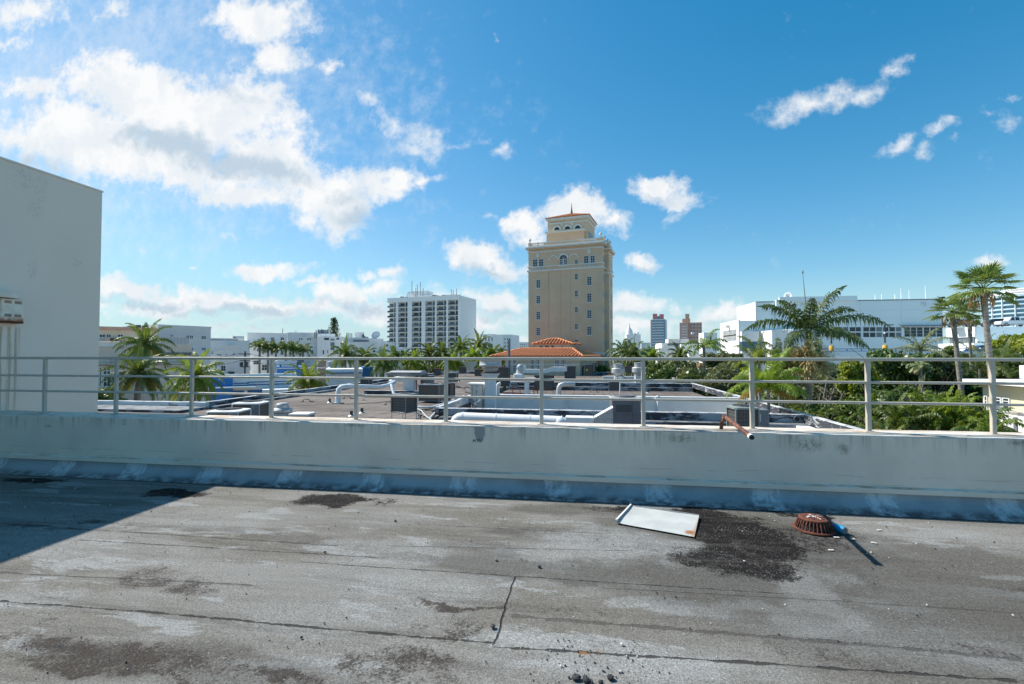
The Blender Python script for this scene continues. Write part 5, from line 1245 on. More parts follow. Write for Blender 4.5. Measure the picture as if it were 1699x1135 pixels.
# beige shop with lettering
def ex(B):
    B.box('ledge', 140, 330, 603.5, 605.5, -.5, .5, 'beige'); B.box('ledge', 140, 330, 607.5, 609.2, -.3, .3, 'beige'); B.box('upper_band', 140, 215, 569, 574.5, -.15, .15, 'white2'); 
    B.box('upper_band', 268, 314, 574.5, 576, -.1, .1, 'beige')
    c_, zc = B.f(300, 587.6); text_on('sign_lettering', 'WORLDNER', (c_, -.12, zc), .62, M['dark'], B.e, depth=.06, label='dark raised letters WORLDNER on the beige wall')
    for (pa, pb, r0, r1) in [(164, 169, 608.5, 642), (170.5, 184.5, 608.5, 622), (170.5, 184.5, 624, 642), (289, 293, 605, 612), (294.5, 301, 605, 612)]:
        B.win(pa, r0, pb, r1, cols=2 if pb - pa > 8 else 1, rows=2, fr=.12)
B = block('beige_shop', 'beige stone-faced commercial building with dark raised lettering behind the two left palms', 140, 318, 573.5, 63, 0, 8, 'beige', (), 2, 2, ex)
mb = MB(); x0 = B.f(268, 600)[0]; x1 = B.f(312, 600)[0]
for i in range(20): xx = x0 + (x1 - x0) * i / 19; mb.box(xx - .03, .2, B.zt + .35, xx + .03, .26, B.zt + 1.3)
obj('roof_fence', mb, M['greymetal'], B.e)
# white art-deco walls, centre left
def ex(B):
    B.box('stepped_crest', 366, 381, 566.5, 572, -.15, .5, 'white'); B.box('stepped_crest', 370, 377.5, 564.5, 566.6, -.15, .5, 'white')
    B.box('ledge', 378, 392, 572.3, 573.8, -.8, .8, 'white'); B.box('ledge', 350, 384, 580.5, 581.5, -.2, .2, 'white')
    B.box('roof_unit', 372, 380, 619, 623, -3, 2, 'white2', z0=-5); B.box('roof_unit', 378, 389, 617, 622.5, -3, 2, 'dark', z0=-5); 
block('white_deco_building', 'white art-deco style building with stepped crest, second from the left tower of palms', 340, 415, 567, 108, 0, 20, 'white',
      kw(k2, (90, 445, 118, 490), (165, 486, 235, 510), (285, 486, 318, 508), (388, 474, 425, 506), (222, 648, 292, 725), (95, 640, 115, 690), (140, 645, 170, 690)), 2, 2, ex)
def ex(B):
    B.box('red_screen', 350.5, 383.5, 564.5, 571, -.2, 1, 'rust'); B.box('roof_slab', 349, 395, 563.3, 565, -.6, 4, 'greymetal')
block('red_banded_building', 'low distant block with a dark red band under its roof, right of the grey apartments', 344, 403, 562.8, 135, 0, 15, 'white2', (), 2, 2, ex)
block('pale_far_block', 'small pale far block above the red-banded roof', 386, 405, 559, 190, 0, 15, 'white2', kw(k2, (395, 245, 440, 265)), 3, 1)
def ex(B):
    x, z1 = B.f(469, 545, 5); mb = MB(); mb.tube([(x, 5, B.zt), (x, 5, z1)], .09, 5); obj('mast', mb, M['greymetal'], B.e)
    x, z1 = B.f(491, 548, 5); mb = MB(); mb.tube([(x, 5, B.zt), (x, 5, z1)], .06, 5); obj('mast', mb, M['greymetal'], B.e)
    B.box('roof_block', 434, 465, 552.4, 555.5, 6, 5, 'white', z0=B.zt)
    B.box('string_course', 411, 476, 564.8, 565.8, -.2, .2, 'white')
block('white_hotel', 'long white hotel with three square top windows behind the row of royal palms', 410, 477, 554, 125, 0, 25, 'white',
      kw(k2, (788, 252, 836, 297), (926, 252, 975, 297), (1063, 250, 1114, 295), (640, 325, 662, 385), (808, 430, 835, 490), (918, 425, 958, 500), (1060, 445, 1105, 500), (678, 576, 762, 635), (798, 636, 880, 716), (590, 650, 640, 715), (500, 520, 530, 570)), 2, 2, ex)
def ex(B):
    for q in kw(k2, (1380, 215, 1410, 240), (1495, 255, 1525, 290), (1545, 250, 1575, 285)): B.box('roof_unit', q[0], q[2], q[1], q[3], -.5, 1, 'white2')
block('white_hotel_wing', 'white hotel wing with paired dark windows, to the right of the long white hotel', 477, 530, 553.5, 132, 0, 22, 'white',
      kw(k2, (1320, 262, 1342, 294), (1350, 262, 1374, 294), (1436, 260, 1460, 294), (1468, 260, 1492, 294), (1495, 430, 1522, 490), (1652, 428, 1680, 495), (1058, 556, 1112, 570)), 1, 1, ex)
def ex(B):
    B.box('tall_window', 548.5, 555, 568, 581, -.06, .08, 'glass_p'); B.box('tall_window', 548.5, 555, 562.3, 565, -.06, .08, 'glass_p'); B.box('roof_block', 527, 556, 553.5, 560, 3, 6, 'white', z0=B.zt); B.box('roof_block', 527, 544, 547, 554, 5, 4, 'white2', z0=B.zt)
    for px, py in [(524, 548), (527, 546.5), (533, 546), (536, 547), (543.5, 548), (521.5, 551)]: B.box('roof_unit', px, px + 1.6, py, 0, 4, 1.2, 'greymetal', z0=B.zt)
block('white_stepped_block', 'white stepped block with one tall recessed window, left of the pine', 526, 571, 560.5, 128, 0, 18, 'white', kw(k3, (183, 612, 218, 705), (275, 610, 300, 680), (210, 355, 320, 420), (455, 365, 520, 410)), 1, 1, ex)
block('white_low_wing', 'low white wing with three small windows behind the slanting palms', 571, 626, 569.5, 118, 0, 12, 'white', kw(k3, (915, 615, 1005, 670), (1185, 612, 1245, 665), (1050, 545, 1062, 620)), 1, 1)
def ex(B):
    B.box('awning', 586, 612, 564, 568.5, -1, 2, 'greymetal'); B.box('lift_house', 588.5, 604, 551, 562, 4, 5, 'white', z0=B.zt)
    for px, py in [(577, 552.5), (580, 553), (583, 553)]: B.box('roof_unit', px, px + 1.5, py, 0, 4, 1.2, 'greymetal', z0=B.zt)
    for (a, b_, c_) in [(601, 604.5, 555), (604.6, 607, 558), (607.5, 611, 559)]: B.box('roof_unit', a, b_, c_, 0, 3, 1.5, 'dark', z0=B.zt)
block('white_terraced_building', 'white building with grey awning and small square lift house, right of the pine', 568, 612, 562, 140, 0, 16, 'white', (), 1, 1, ex)
def ex(B):
    x, zz_ = B.f(624, 557, 3); mb = MB(); mb.lathe([(.001, -.3), (1, 0), (1.4, .5), (1.3, .5), (.001, -.1)], 14); o = obj('antenna_dish', mb, M['white2'], B.e); o.location = (x, 3, zz_); o.rotation_euler = (R(60), R(-30), 0)
    B.box('roof_block', 616, 626, 561, 0, 2, 3, 'greymetal', z0=B.zt)
block('pale_blue_block', 'pale bluish block with a roof dish, just left of the balcony slab', 612, 636, 563.5, 145, 0, 16, 'ductw', (), 1, 1, ex)
def ex(B):
    for i, (a, c_) in enumerate([(636, 566), (643, 567.5), (649, 570), (655, 573), (661, 576.5)]): B.box('roof_step', a, a + 7, c_, 0, 1 + i * .01, 8, 'white', z0=B.zt - 1)
block('white_descending_block', 'white block with a stepped falling roofline in front of the balcony slab', 626, 676, 580, 138, 0, 18, 'white', kw(k3, (1448, 495, 1500, 550), (1575, 590, 1600, 640)), 1, 1, ex)
# right of slab
def ex(B):
    for i in range(4): B.box('column', 797 + i * 5.2, 799.3 + i * 5.2, 558.5, 592, -.4, .4, 'white')
block('white_colonnaded_block', 'white block with tall dark windows between columns, right of the balcony slab', 796, 818, 556, 210, -8, 14, 'white', [(800 + i * 5.2, 560, 802 + i * 5.2, 566) for i in range(4)] + [(800 + i * 5.2, 570, 802 + i * 5.2, 583) for i in range(4)], 1, 2, ex)
block('white_far_hotel', 'far white hotel with columns of small dark windows, left of the brown tower', 818, 848, 556.5, 260, -8, 16, 'white', [(821 + i * 4, 561 + j * 6, 822.8 + i * 4, 564.5 + j * 6) for i in range(7) for j in range(4)], 1, 1)
block('far_low_block', 'tiny far white block between the white hotel and the brown tower', 852, 876, 568.5, 420, -8, 20, 'white2', [(854 + i * 3, 571 + j * 4, 855.7 + i * 3, 572.6 + j * 4) for i in range(7) for j in range(2)], 1, 1)
# the blue building and its sheds
def ex(B):
    for (a, b_, c_, d_) in [(388, 412, 635.5, 637), (411, 482, 633.5, 635), (388, 412, 639.5, 641), (413, 484, 637.8, 639.5), (411, 412.3, 633.5, 641)]: B.box('blue_trim', a, b_, c_, d_, -.06, .07, 'blue_d')
    B.box('blue_bay', 350, 386, 627, 668, -.25, .3, 'blue'); B.box('blue_panel', 386, 439, 648.5, 662, -.12, .14, 'blue_d'); B.box('poster', 405.5, 410.5, 648, 655, -.16, .03, 'white')
    B.box('coping', 349, 492, 625.6, 627.2, -.3, .5, 'blue_d' if 0 else 'ductw'); B.box('canopy', 357, 424, 643, 645, -1.6, 1.6, 'ductw')
    B.box('roof_unit', 411, 421, 642.4, 645, -1.5, 1.2, 'white2'); B.box('grille', 389, 404, 656.5, 660, -.18, .05, 'dark')
    B.box('lean_to_roof', 435, 492, 647, 652, -3, 3, 'white')
block('blue_trimmed_building', 'low white building with a bright blue bay and blue double stripes', 350, 492, 626.5, 58, 0, 10, 'white', (), 1, 1, ex)
def ex(B): B.box('lamp_box', 472.5, 475, 616.5, 618, -.2, .2, 'white'); B.box('coping', 460, 540, 610.5, 612, -.2, .4, 'ductw')
block('bright_blue_block', 'plain saturated blue low block with white coping behind the striped building', 460, 500, 612, 82, 0, 10, 'blue', (), 1, 1, ex)
block('white_shed', 'low white shed with one small window under the white hotel', 457, 492, 602, 95, 0, 8, 'white', kw(k2, (1045, 630, 1075, 672)), 1, 1)
def ex(B): B.box('roof_slab', 540, 602, 613, 618.5, -.5, 6, 'ductw'); B.box('awning_edge', 548, 600, 618.6, 620, -.7, 1, 'blue_d')
block('low_white_hall', 'low white-roofed hall with thin blue edge left of the tall railing post', 541, 601, 616.5, 70, 0, 18, 'white2', (), 1, 1, ex)
block('small_blue_kiosk', 'small blue-fronted shed with white roof behind the thin palm trunk', 601, 620, 613, 74, 0, 8, 'blue', (), 1, 1)
B = block('cream_pier', 'small cream block with a white finial among the centre palms', 658, 671, 611, 92, 0, 5, 'cream')
x, zz_ = B.f(664, 611); mb = MB(); mb.lathe([(.5, .35), (.3, .6), (.35, 1.2), (.12, 1.6), (.02, 3)], 10, (x, 1.5, B.zt)); obj('finial', mb, M['white'], B.e)
block('cream_wall_block', 'low pale wall glimpsed between palm crowns left of the big fan', 741, 792, 603, 96, 0, 6, 'sandtrim')
# cluttered roofs between hotel and blue building
for i, (a, b_, c_, Z, mat, lb) in enumerate([(487, 505, 596.5, 98, 'greymetal', 'dark cluttered roof units on the far side of the blue block'), (507, 526, 598, 101, 'white2', 'pale box with dark grille near the small palm'), (528, 541, 601, 103, 'peach', 'small tan roof shed left of the tall thin palm'), (545, 570, 603, 105, 'white2', 'pale low roof seen between two palms')]):
    block('roof_shed', lb, a, b_, c_, Z, 0, 5, mat, [(a + 3, c_ + 2, a + 7, c_ + 4)], 1, 1)

# ---------------------------------------------------------------- far right towers
def ex(B):
    w_ = B.w
    zc = B.f(1085, 529)[1]
    B.box('crown_block', 1083, 1090, 520.7, 531, 1, 12, 'coral'); B.box('crown_block', 1094, 1101, 521.4, 531, 1, 12, 'coral'); B.box('crown_link', 1088, 1096, 524.5, 531, 2, 10, 'farglass'); B.box('side_shaft', 1079.3, 1082, 531, 590, -.6, 8, 'pink'); B.box('shoulder', 1101, 1106.5, 530.4, 590, 1, 10, 'lblue')
    for i in range(16):
        zz_ = zc - 4 - i * 8.4; mb = MB(); mb.box(2, -.5, zz_, w_ - 3, -.02, zz_ + 2.2); obj('floor_band', mb, M['lblue'], B.e)
    for px in (1086.5, 1091.5, 1097, 1103): B.box('pink_rib', px, px + 1.2, 532, 590, -.8, .8, 'pink')
block('pink_blue_skyscraper', 'distant blue glass skyscraper with coral red crown', 1081, 1103, 530, 1500, -12, 30, 'farglass', (), 1, 1, ex, parapet=False)
def ex(B):
    B.box('tower_block', 1137, 1143.5, 521, 532, 4, 14, 'peach'); B.box('upper_block', 1132, 1145, 529, 540, 3, 20, 'peach')
    B.box('left_face', 1127.5, 1141.5, 535.5, 592, -6, 6, 'pink')
    for j in range(5): B.box('floor_line', 1131, 1140.5, 541 + j * 4.6, 542.2 + j * 4.6, -6.3, .3, 'white')
block('pink_hotel_tower', 'distant salmon pink building with stepped top right of the blue skyscraper', 1128, 1164.5, 536, 700, -12, 40, 'pink', [(1145.5 + i * 5.2, 538 + j * 5.2, 1148 + i * 5.2, 539.8 + j * 5.2) for i in range(4) for j in range(5)], 1, 1, ex)
def ex(B): B.box('grey_top', 1109, 1143, 562.5, 569.5, -.6, 6, 'greywall'); B.box('dark_strip', 1108, 1142, 569.6, 573.5, -.1, .3, 'greymetal'); B.box('white_wing', 1093, 1101, 577.5, 595, -3, 5, 'white'); B.box('white_wing', 1130, 1160, 571, 592, -4, 4, 'white'); B.box('white_wing', 1143, 1165, 586.5, 600, -7, 3, 'white')
block('modern_white_house', 'low modern white building with grey flat top, partly behind trees right of the tower', 1098, 1150, 571, 150, 0, 14, 'white', (), 1, 1, ex)
block('green_glass_block', 'sliver of white and turquoise building left of the big white complex', 1168, 1190, 553, 260, 0, 12, 'white', [(1172, 558, 1176, 568), (1177, 558, 1181, 568)], 1, 1, glass='glass_b')
def ex(B):
    for i, px in enumerate((1046, 1053, 1057)): B.box('turret', px, px + 3.5, (549, 553, 551)[i], 0, 3, 4, 'white', z0=B.zt)
    x, zz_ = B.f(1044, 546, 3); mb = MB(); mb.lathe([(2.5, 0), (2, 3), (.6, 5), (.1, 8)], 10, (x, 3, B.zt)); obj('dome', mb, M['white'], B.e)
block('white_domed_block', 'distant white turreted building behind the dark palm right of the tower', 1040, 1063, 556, 300, 0, 14, 'white', (), 1, 1, ex)
block('far_grey_block', 'very faint grey low block left of the blue skyscraper', 1064, 1079, 569, 600, 0, 20, 'ductw')

# curved glass tower far right
p = atZ(1712, HOR, 380); t = thing('curved_glass_tower', 'round pale glass high-rise with stacked balcony rings at the right edge', 'building', (p.x, p.y, 0))
zt_ = atZ(1690, 487, 380).z; r = w_px(1712 - 1656, 380)
mb = MB(); mb.lathe([(r - 1.2, GROUND), (r - 1.2, zt_ - 5)], 48); obj('glass_wall', mb, M['farglass'], t)
n = 15
for k in range(n):
    zz_ = zt_ - 4 - k * 3.4; mb = MB(); mb.lathe([(r - 1.3, zz_), (r, zz_), (r, zz_ + 1.35), (r - 1.3, zz_ + 1.35)], 48); obj('balcony_ring', mb, M['farband'], t)
for k, (rr, zz_) in enumerate([(r * .93, zt_ - 2.4), (r * .8, zt_ - .2), (r * .62, zt_ + 2)]): mb = MB(); mb.lathe([(rr - .5, zz_), (rr, zz_), (rr, zz_ + 1.3), (rr - 1, zz_ + 1.5)], 40); obj('roof_ring', mb, M['ductw'], t)
for k in range(10):
    a = R(180 + k * 17); mb = MB(); mb.tube([((r + .1) * math.cos(a), (r + .1) * math.sin(a), GROUND), ((r + .1) * math.cos(a), (r + .1) * math.sin(a), zt_ - 4)], .45, 5); obj('rib', mb, M['ductw'], t)

# ---------------------------------------------------------------- the big pale complex on the right
C = Fr('convention_hall', 'huge pale blue-grey windowed hall with white end walls', 1257, 128, 0)
W, _ = C.f(1566, 494); zt_ = C.f(1257, 501.5)[1]
yb = C.s(1225, 509, 0)[0]; xl = C.f(1228, 545)[0]; y1 = C.s(1197, 532, xl)[0]
mb = MB(); mb.box(0, .6, GROUND, W, yb, zt_); obj('main_wall', mb, M['lblue'], C.e)
# joints in the cladding
mb = MB()
for py in (515.5, 529, 573): zz_ = C.f(1400, py)[1]; mb.box(.02, .57, zz_, W - .02, .602, zz_ + .08)
for px in (1325, 1430, 1498): x = C.f(px, 540)[0]; mb.box(x, .56, GROUND, x + .08, .602, zt_ - .02)
obj('cladding_joint', mb, M['ductw'], C.e)
mb = MB(); mb.box(-.1, .5, zt_ + .002, W + .1, .9, zt_ + .25); obj('roof_edge', mb, M['greymetal'], C.e)
# white end volume: upper block reaches further back on the left
x0 = -.05
yb = C.s(1225, 509, 0)[0]
mb = MB(); mb.box(-.4, -.0, C.f(1257, 533)[1], -.002, yb, zt_ + .1); obj('white_end_wall', mb, M['white'], C.e)
mb = MB(); mb.box(xl, .02, C.f(1228, 562)[1], -.42, y1 - 1, C.f(1228, 532)[1]); obj('grey_corner_volume', mb, M['lblue'], C.e)
mb = MB(); mb.box(xl - .4, -.02, GROUND, xl - .002, y1, C.f(1228, 531.5)[1] + .2); obj('white_lower_end_wall', mb, M['white'], C.e)
mb = MB(); mb.box(xl - .0, -1.2, C.f(1228, 567)[1], C.f(1257, 560)[0], .0, C.f(1228, 550)[1]); obj('white_projecting_band', mb, M['white'], C.e)
mb = MB(); mb.box(xl + .05, -1.1, C.f(1228, 583)[1], C.f(1257, 583)[0], -.01, C.f(1228, 567)[1] - .002); obj('blue_glass_band', mb, M['glass_b'], C.e)
mb = MB(); mb.box(xl, -1.15, GROUND, C.f(1257, 583)[0], -.005, C.f(1228, 583)[1] - .002); obj('white_plinth', mb, M['white'], C.e)
xa, xb = C.f(1258, 560)[0], C.f(1269, 560)[0]; xc = C.f(1294, 560)[0]
mb = MB(); mb.prism([(xa + .05, .5), (xb, -5), (xc, -5), (xc, .5)], GROUND, C.f(1262, 549.5)[1]); obj('white_angled_pier', mb, M['white'], C.e)
cx_ = C.f(1308, 560)[0]; mb = MB(); mb.lathe([(4.3, GROUND), (4.3, C.f(1300, 549)[1]), (4.0, C.f(1300, 547)[1])], 40, (cx_, 1.5, 0)); obj('round_drum', mb, M['white'], C.e)
mb = MB(); mb.box(C.f(1287, 500)[0], -.35, C.f(1287, 533)[1], C.f(1293, 500)[0], .55, zt_ + .5); mb.box(C.f(1293, 500)[0], -.05, zt_ - .02, W * .55, .55, zt_ + 1.3); obj('roof_step', mb, M['lblue'], C.e)
# little grid windows on the far left face
for j in range(2):
    for i in range(11):
        ya = 2 + i * (y1 - 5) / 11; zz_ = C.f(1228, 545 + j * 8)[1]
        window_side(C.e, ya, zz_ - 2.0, ya + (y1 - 5) / 11 * .7, zz_, xl - .4, 1, 1, sgn=-1, fr=.12)
for (px, y_) in [(1205, 45), (1232, 0)]:
    zz_ = C.f(1228, 545)[1]; mb = MB(); mb.box(xl - 1.4, y_ + 8, zz_ + .6, xl - .41, y_ + 9, zz_ + 1.4); obj('wall_light', mb, M['ductw'], C.e)
# windows of the long facade
k5 = lambda x, y: (1380 + x / 7.72, 480 + y / 7.72)
for (a, b_) in [(0, 45), (62, 130), (145, 210), (230, 300), (310, 375), (405, 475), (490, 555), (572, 640), (657, 722), (738, 806), (823, 888)]:
    for (c_, d_) in [(486, 540), (555, 612)]: C.win(*k5(a - 6, c_ - 3), *k5(b_ + 6, d_ + 3), off=.6, cols=1, rows=1, glass='glass_p' if (a // 80) % 3 == 1 else 'glass', fr=.07)
for (a, b_) in [(1342, 1347), (1353, 1362), (1367, 1375)]: C.win(a, 551, b_, 559, off=.6, cols=1, rows=2, fr=.08)
for (a, b_) in [(930, 1000), (1012, 1080), (1090, 1162), (1178, 1250), (1262, 1330), (1342, 1414)]: C.win(*k5(a - 5, 484), *k5(b_ + 5, 611), off=.6, cols=1, rows=3, fr=.08)
mb = MB(); a = C.f(*k5(905, 470)); b_ = C.f(*k5(1445, 470)); mb.box(a[0], -.3, a[1] - .1, b_[0], .59, a[1] + .15); obj('window_hood', mb, M['greymetal'], C.e)
# white emblem letters
for px, py in [(1532.5, 504.3), (1333, 505.6)]:
    x, zz_ = C.f(px, py, .5); text_on('emblem', 'PJ', (x, .5, zz_), 1.25, M['white'], C.e, depth=.12, label='small white raised letters PJ on the pale wall' if px > 1500 else 'small white raised letters, half hidden by a palm', sx=1.3)
# roof masts, cameras, dish
for px, py in [(1452, 488), (1463, 488), (1485, 488), (1495, 477.5), (1508.5, 481), (1535.5, 474)]:
    x, zz_ = C.f(px, py, 3); mb = MB(); mb.tube([(x, 3, zt_), (x, 3, zz_)], .09, 5); obj('mast', mb, M['white'], C.e)
for px in (1367, 1387, 1564): x, zz_ = C.f(px, 494, 1); mb = MB(); mb.box(x - .4, .7, zz_ - .2, x + .4, 1.3, zz_ + .25); mb.box(x - .06, .9, zt_, x + .06, 1.1, zz_ - .2); obj('roof_camera', mb, M['dark'], C.e)
x, zz_ = C.f(1308, 491.5, 2); mb = MB(); mb.lathe([(.001, -.5), (.7, -.3), (1.1, .1), (1.0, .15), (.001, -.3)], 18); o = obj('antenna_dish', mb, M['white'], C.e); o.location = (x, 2, zz_); o.rotation_euler = (R(80), 0, R(-30))
mb = MB(); mb.tube([(x, 2.2, zt_), (x, 2.2, zz_)], .08, 6); obj('dish_post', mb, M['steel'], C.e)

# parking structure in front
G = Fr('parking_deck', 'pale parking ramp with a thin blue rail along its top edge, behind the trees', 1334, 80, 0)
x1, _ = G.f(1640, 590); z1 = G.f(1334, 591)[1]
mb = MB(); mb.box(0, 0, z1 - 2.6, x1 + 30, .4, G.f(1400, 583.2)[1]); mb.box(0, .4, z1 - 1.2, x1 + 30, 13.6, z1 - .2); obj('ramp_deck', mb, M['lblue'], G.e)
for px in (1395, 1470, 1545): x = G.f(px, 590)[0]; mb = MB(); mb.box(x, 1, GROUND, x + .8, 2, z1 - 1.2); obj('column', mb, M['greymetal'], G.e)
mb = MB(); zz_ = G.f(1400, 579)[1]
for h in (0, -.35): mb.box(0, .1, zz_ + h - .05, x1 + 20, .2, zz_ + h + .05)
for i in range(24): xx = i * 2.2; mb.box(xx, .08, G.f(1400, 583)[1], xx + .1, .22, zz_)
obj('blue_rail', mb, M['blue_d'], G.e)
# upper deck volume
U = Fr('upper_parking_deck', 'pale upper parking level with a bright white left side and slatted opening', 1622, 88, 0)
zt2 = U.f(1622, 542.5)[1]
yE = U.s(1577, 545, 0)[0]
mb = MB(); mb.box(0, 0, GROUND, 45, yE, zt2); obj('wall', mb, M['lblue'], U.e)
zA, zB = U.f(1622, 559)[1], U.f(1622, 569)[1]
mb = MB(); mb.box(-.4, 0, zA, -.003, yE + .6, zt2 + .05); obj('white_side_upper', mb, M['white'], U.e)
mb = MB(); mb.box(-.2, .5, zB, -.004, yE, zA - .002); obj('slatted_opening', mb, M['glass_p'], U.e)
mb = MB(); mb.box(-.6, 0, GROUND, -.003, yE + 2.5, zB - .002); obj('white_side_lower', mb, M['white'], U.e)
mb = MB(); mb.tube([(0, .2, zt2 + .5), (44, .2, zt2 + .5)], .05, 5); 
for i in range(22): mb.tube([(i * 2, .2, zt2), (i * 2, .2, zt2 + .5)], .04, 5)
obj('top_rail', mb, M['greymetal'], U.e)

def car(name, label, px, py_base, Z, yaw, mat, kind='sedan', L=4.6):
    p = atZ(px, py_base, Z); t = thing(name, label, kind if kind == 'pickup' else 'car', tuple(p), yaw, 'cars on the parking decks')
    h = L / 2
    if kind == 'pickup': lo = [(-h, .35), (-h, .95), (-h + .1, 1.05), (-.55, 1.08), (1.2, 1.05), (h - .2, .98), (h, .8), (h, .35)]; cab = [(-.75, 1.08), (-.5, 1.72), (-.3, 1.80), (.65, 1.80), (.85, 1.72), (1.5, 1.06)]
    else: lo = [(-h, .35), (-h, .85), (-h + .15, .98), (-1.1, 1.0), (1.0, .98), (h - .3, .8), (h, .65), (h, .35)]; cab = [(-1.5, .99), (-1.0, 1.38), (-.7, 1.45), (.3, 1.45), (.6, 1.38), (1.3, .97)]
    mb = MB(); mb.extr(lo, -.88, .88, 'y'); obj('body', mb, M[mat], t)
    def shrink(y0, y1, prof, k): return prof
    mb = MB(); n = len(cab); vs = [(x, -.84 + (.12 if z > 1.3 else 0), z) for x, z in cab] + [(x, .84 - (.12 if z > 1.3 else 0), z) for x, z in cab]
    mb.add(vs, [tuple(range(n)), tuple(range(2 * n - 1, n - 1, -1))] + [(i, i + n, (i + 1) % n + n, (i + 1) % n) for i in range(n)]); obj('roof', mb, M[mat], t)
    zt = max(z for x, z in cab); zb = min(z for x, z in cab)
    xs = [x for x, z in cab]
    for sgn in (-1, 1):
        mb = MB(); y_ = .80 * sgn
        for (xa, xb) in [(xs[0] + .32, (xs[0] + xs[-1]) / 2 - .12), ((xs[0] + xs[-1]) / 2 + .0, xs[-1] - .42)]:
            mb.add([(xa, y_ * 1.055, zb + .06), (xb, y_ * 1.055, zb + .06), (xb - .05 * (xb > 0.3) * 4, y_ * .925, zt - .12), (xa + .12, y_ * .925, zt - .12)], [(0, 1, 2, 3) if sgn < 0 else (3, 2, 1, 0)])
        obj('side_window', mb, M['glass'], t)
    for x in (-h + .85, h - .9):
        for y_ in (-.82, .82):
            mb = MB(); mb.tube([(x, y_ - .1, .34), (x, y_ + .1, .34)], .34, 16); w = obj('wheel', mb, M['black'], t)
            mb = MB(); mb.tube([(x, y_ - .105, .34), (x, y_ + .105, .34)], .19, 12); obj('rim', mb, M['steel'], w)
    for y_ in (-.65, .65): mb = MB(); mb.box(h - .02, y_ - .18, .62, h + .02, y_ + .18, .78); obj('headlight', mb, M['ductw'], t)
    return t
car('parked_pickup', 'white pickup truck parked on the upper parking deck at the right', 1681, 541.8, 89, R(183), 'carwhite', 'pickup', 5.6)
car('parked_car', 'dark car parked behind the white pickup on the upper deck', 1651, 541.8, 90.5, R(170), 'cardark')
car('parked_car', 'blue car behind the fan palms on the upper deck', 1596, 543, 91.5, R(180), 'carblue', L=4.8)
car('parked_car', 'black car on the lower ramp below the upper deck wall', 1660, 585, 78.5, R(185), 'cardark', L=5.2)
car('parked_car', 'dark blue car low on the ramp at the right, left of the black car', 1631, 586.5, 82, R(175), 'carblue')
# parking lamps
for px, py0, py1, Z, lb in [(1468.5, 539, 577, 78.3, 'black parking lamp post with yellow base, middle one by the blue rail'), (1379.5, 548, 578, 79.3, 'black parking lamp post half hidden by the royal palm fronds'), (1612, 525, 577, 77, 'black parking lamp post behind the fan palm trunks')]:
    p = atZ(px, py1, Z); h = atZ(px, py0, Z).z - p.z; t = thing('parking_lamp', lb, 'street lamp', tuple(p), 0, 'parking lamps')
    mb = MB(); mb.tube([(0, 0, .8), (0, 0, h)], .13, 8); obj('pole', mb, M['dark'], t)
    mb = MB(); mb.lathe([(.34, -.4), (.34, .42), (.25, .46)], 12); obj('concrete_base', mb, M['yellow'], t)
    mb = MB(); mb.box(-.1, -.08, h - .1, 1.3, .08, h + .06); obj('lamp_arm', mb, M['dark'], t)
    mb = MB(); mb.tube([(0, 0, 2.3), (0, 0, 2.6)], .15, 8); obj('sleeve', mb, M['white'], t)

# ---------------------------------------------------------------- pale yellow house at the right edge
t = thing('yellow_house', 'pale yellow flat-roofed house with louvred window at the right edge', 'house', (24, 0, 0))
pa = atU(1630, 626, 24); yv = pa.y
zE = atU(1680, 636, 24).z
mb = MB(); mb.box(0, 14, GROUND, 14, yv, zE - .1); obj('wall', mb, M['yellowwall'], t)
mb = MB(); mb.box(-.75, 13.5, zE - .1, 14.5, yv + .5, zE + .12); obj('roof_slab', mb, M['ductw'], t)
q = atU(1661, 620, 27.5); mb = MB(); mb.box(3.0, 15, zE + .122, 10, q.y - 2, zE + .95); obj('roof_block', mb, M['white'], t)
for (p0, p1, y0_, y1_) in [(1650, 1663, 658, 684), (1664, 1677, 659, 685.5)]:
    a = atU(p0, y0_, 24); b_ = atU(p1, y1_, 24); window_side(t, b_.y, b_.z, a.y, a.z, 0, 1, 4, sgn=-1, fr=.07)
a = atU(1634, 656, 24); b_ = atU(1640, 683, 24); window_side(t, b_.y, b_.z, a.y, a.z, 0, 1, 3, sgn=-1, fr=.06)
mb = MB(); a = atU(1650, 672.5, 23.7); b_ = atU(1699, 687, 23.7); mb.obox((-.3, a.y, a.z), (0, b_.y - a.y, b_.z - a.z), (.08, 0, 0), (0, 0, -.16)); mb.obox((-.3, b_.y, b_.z), (0, (b_.y - a.y), b_.z - a.z), (.08, 0, 0), (0, 0, -.16)); obj('sloping_handrail', mb, M['greymetal'], t)
t = thing('white_balcony_wall', 'plain white solid balcony wall below the yellow house window', 'wall', (22, 0, 0))
a = atU(1626, 682, 22); zb = atU(1640, 707.5, 22).z
mb = MB(); mb.box(0, 12, zb, .25, a.y, a.z); mb.box(-.0, a.y - .25, zb, 1.9, a.y + .02, a.z - .002); obj('wall_panel', mb, M['white'], t)
a = atU(1685, 700, 21.98); mb = MB(); mb.box(-.05, a.y - .1, zb, -.002, a.y + .1, atU(1685, 692, 22).z); obj('dark_slot', mb, M['greymetal'], t)
mb = MB(); mb.box(.3, 12, GROUND, 1.9, a.y + 3, zb - .002); obj('lower_wall', mb, M['yellowwall'], t)

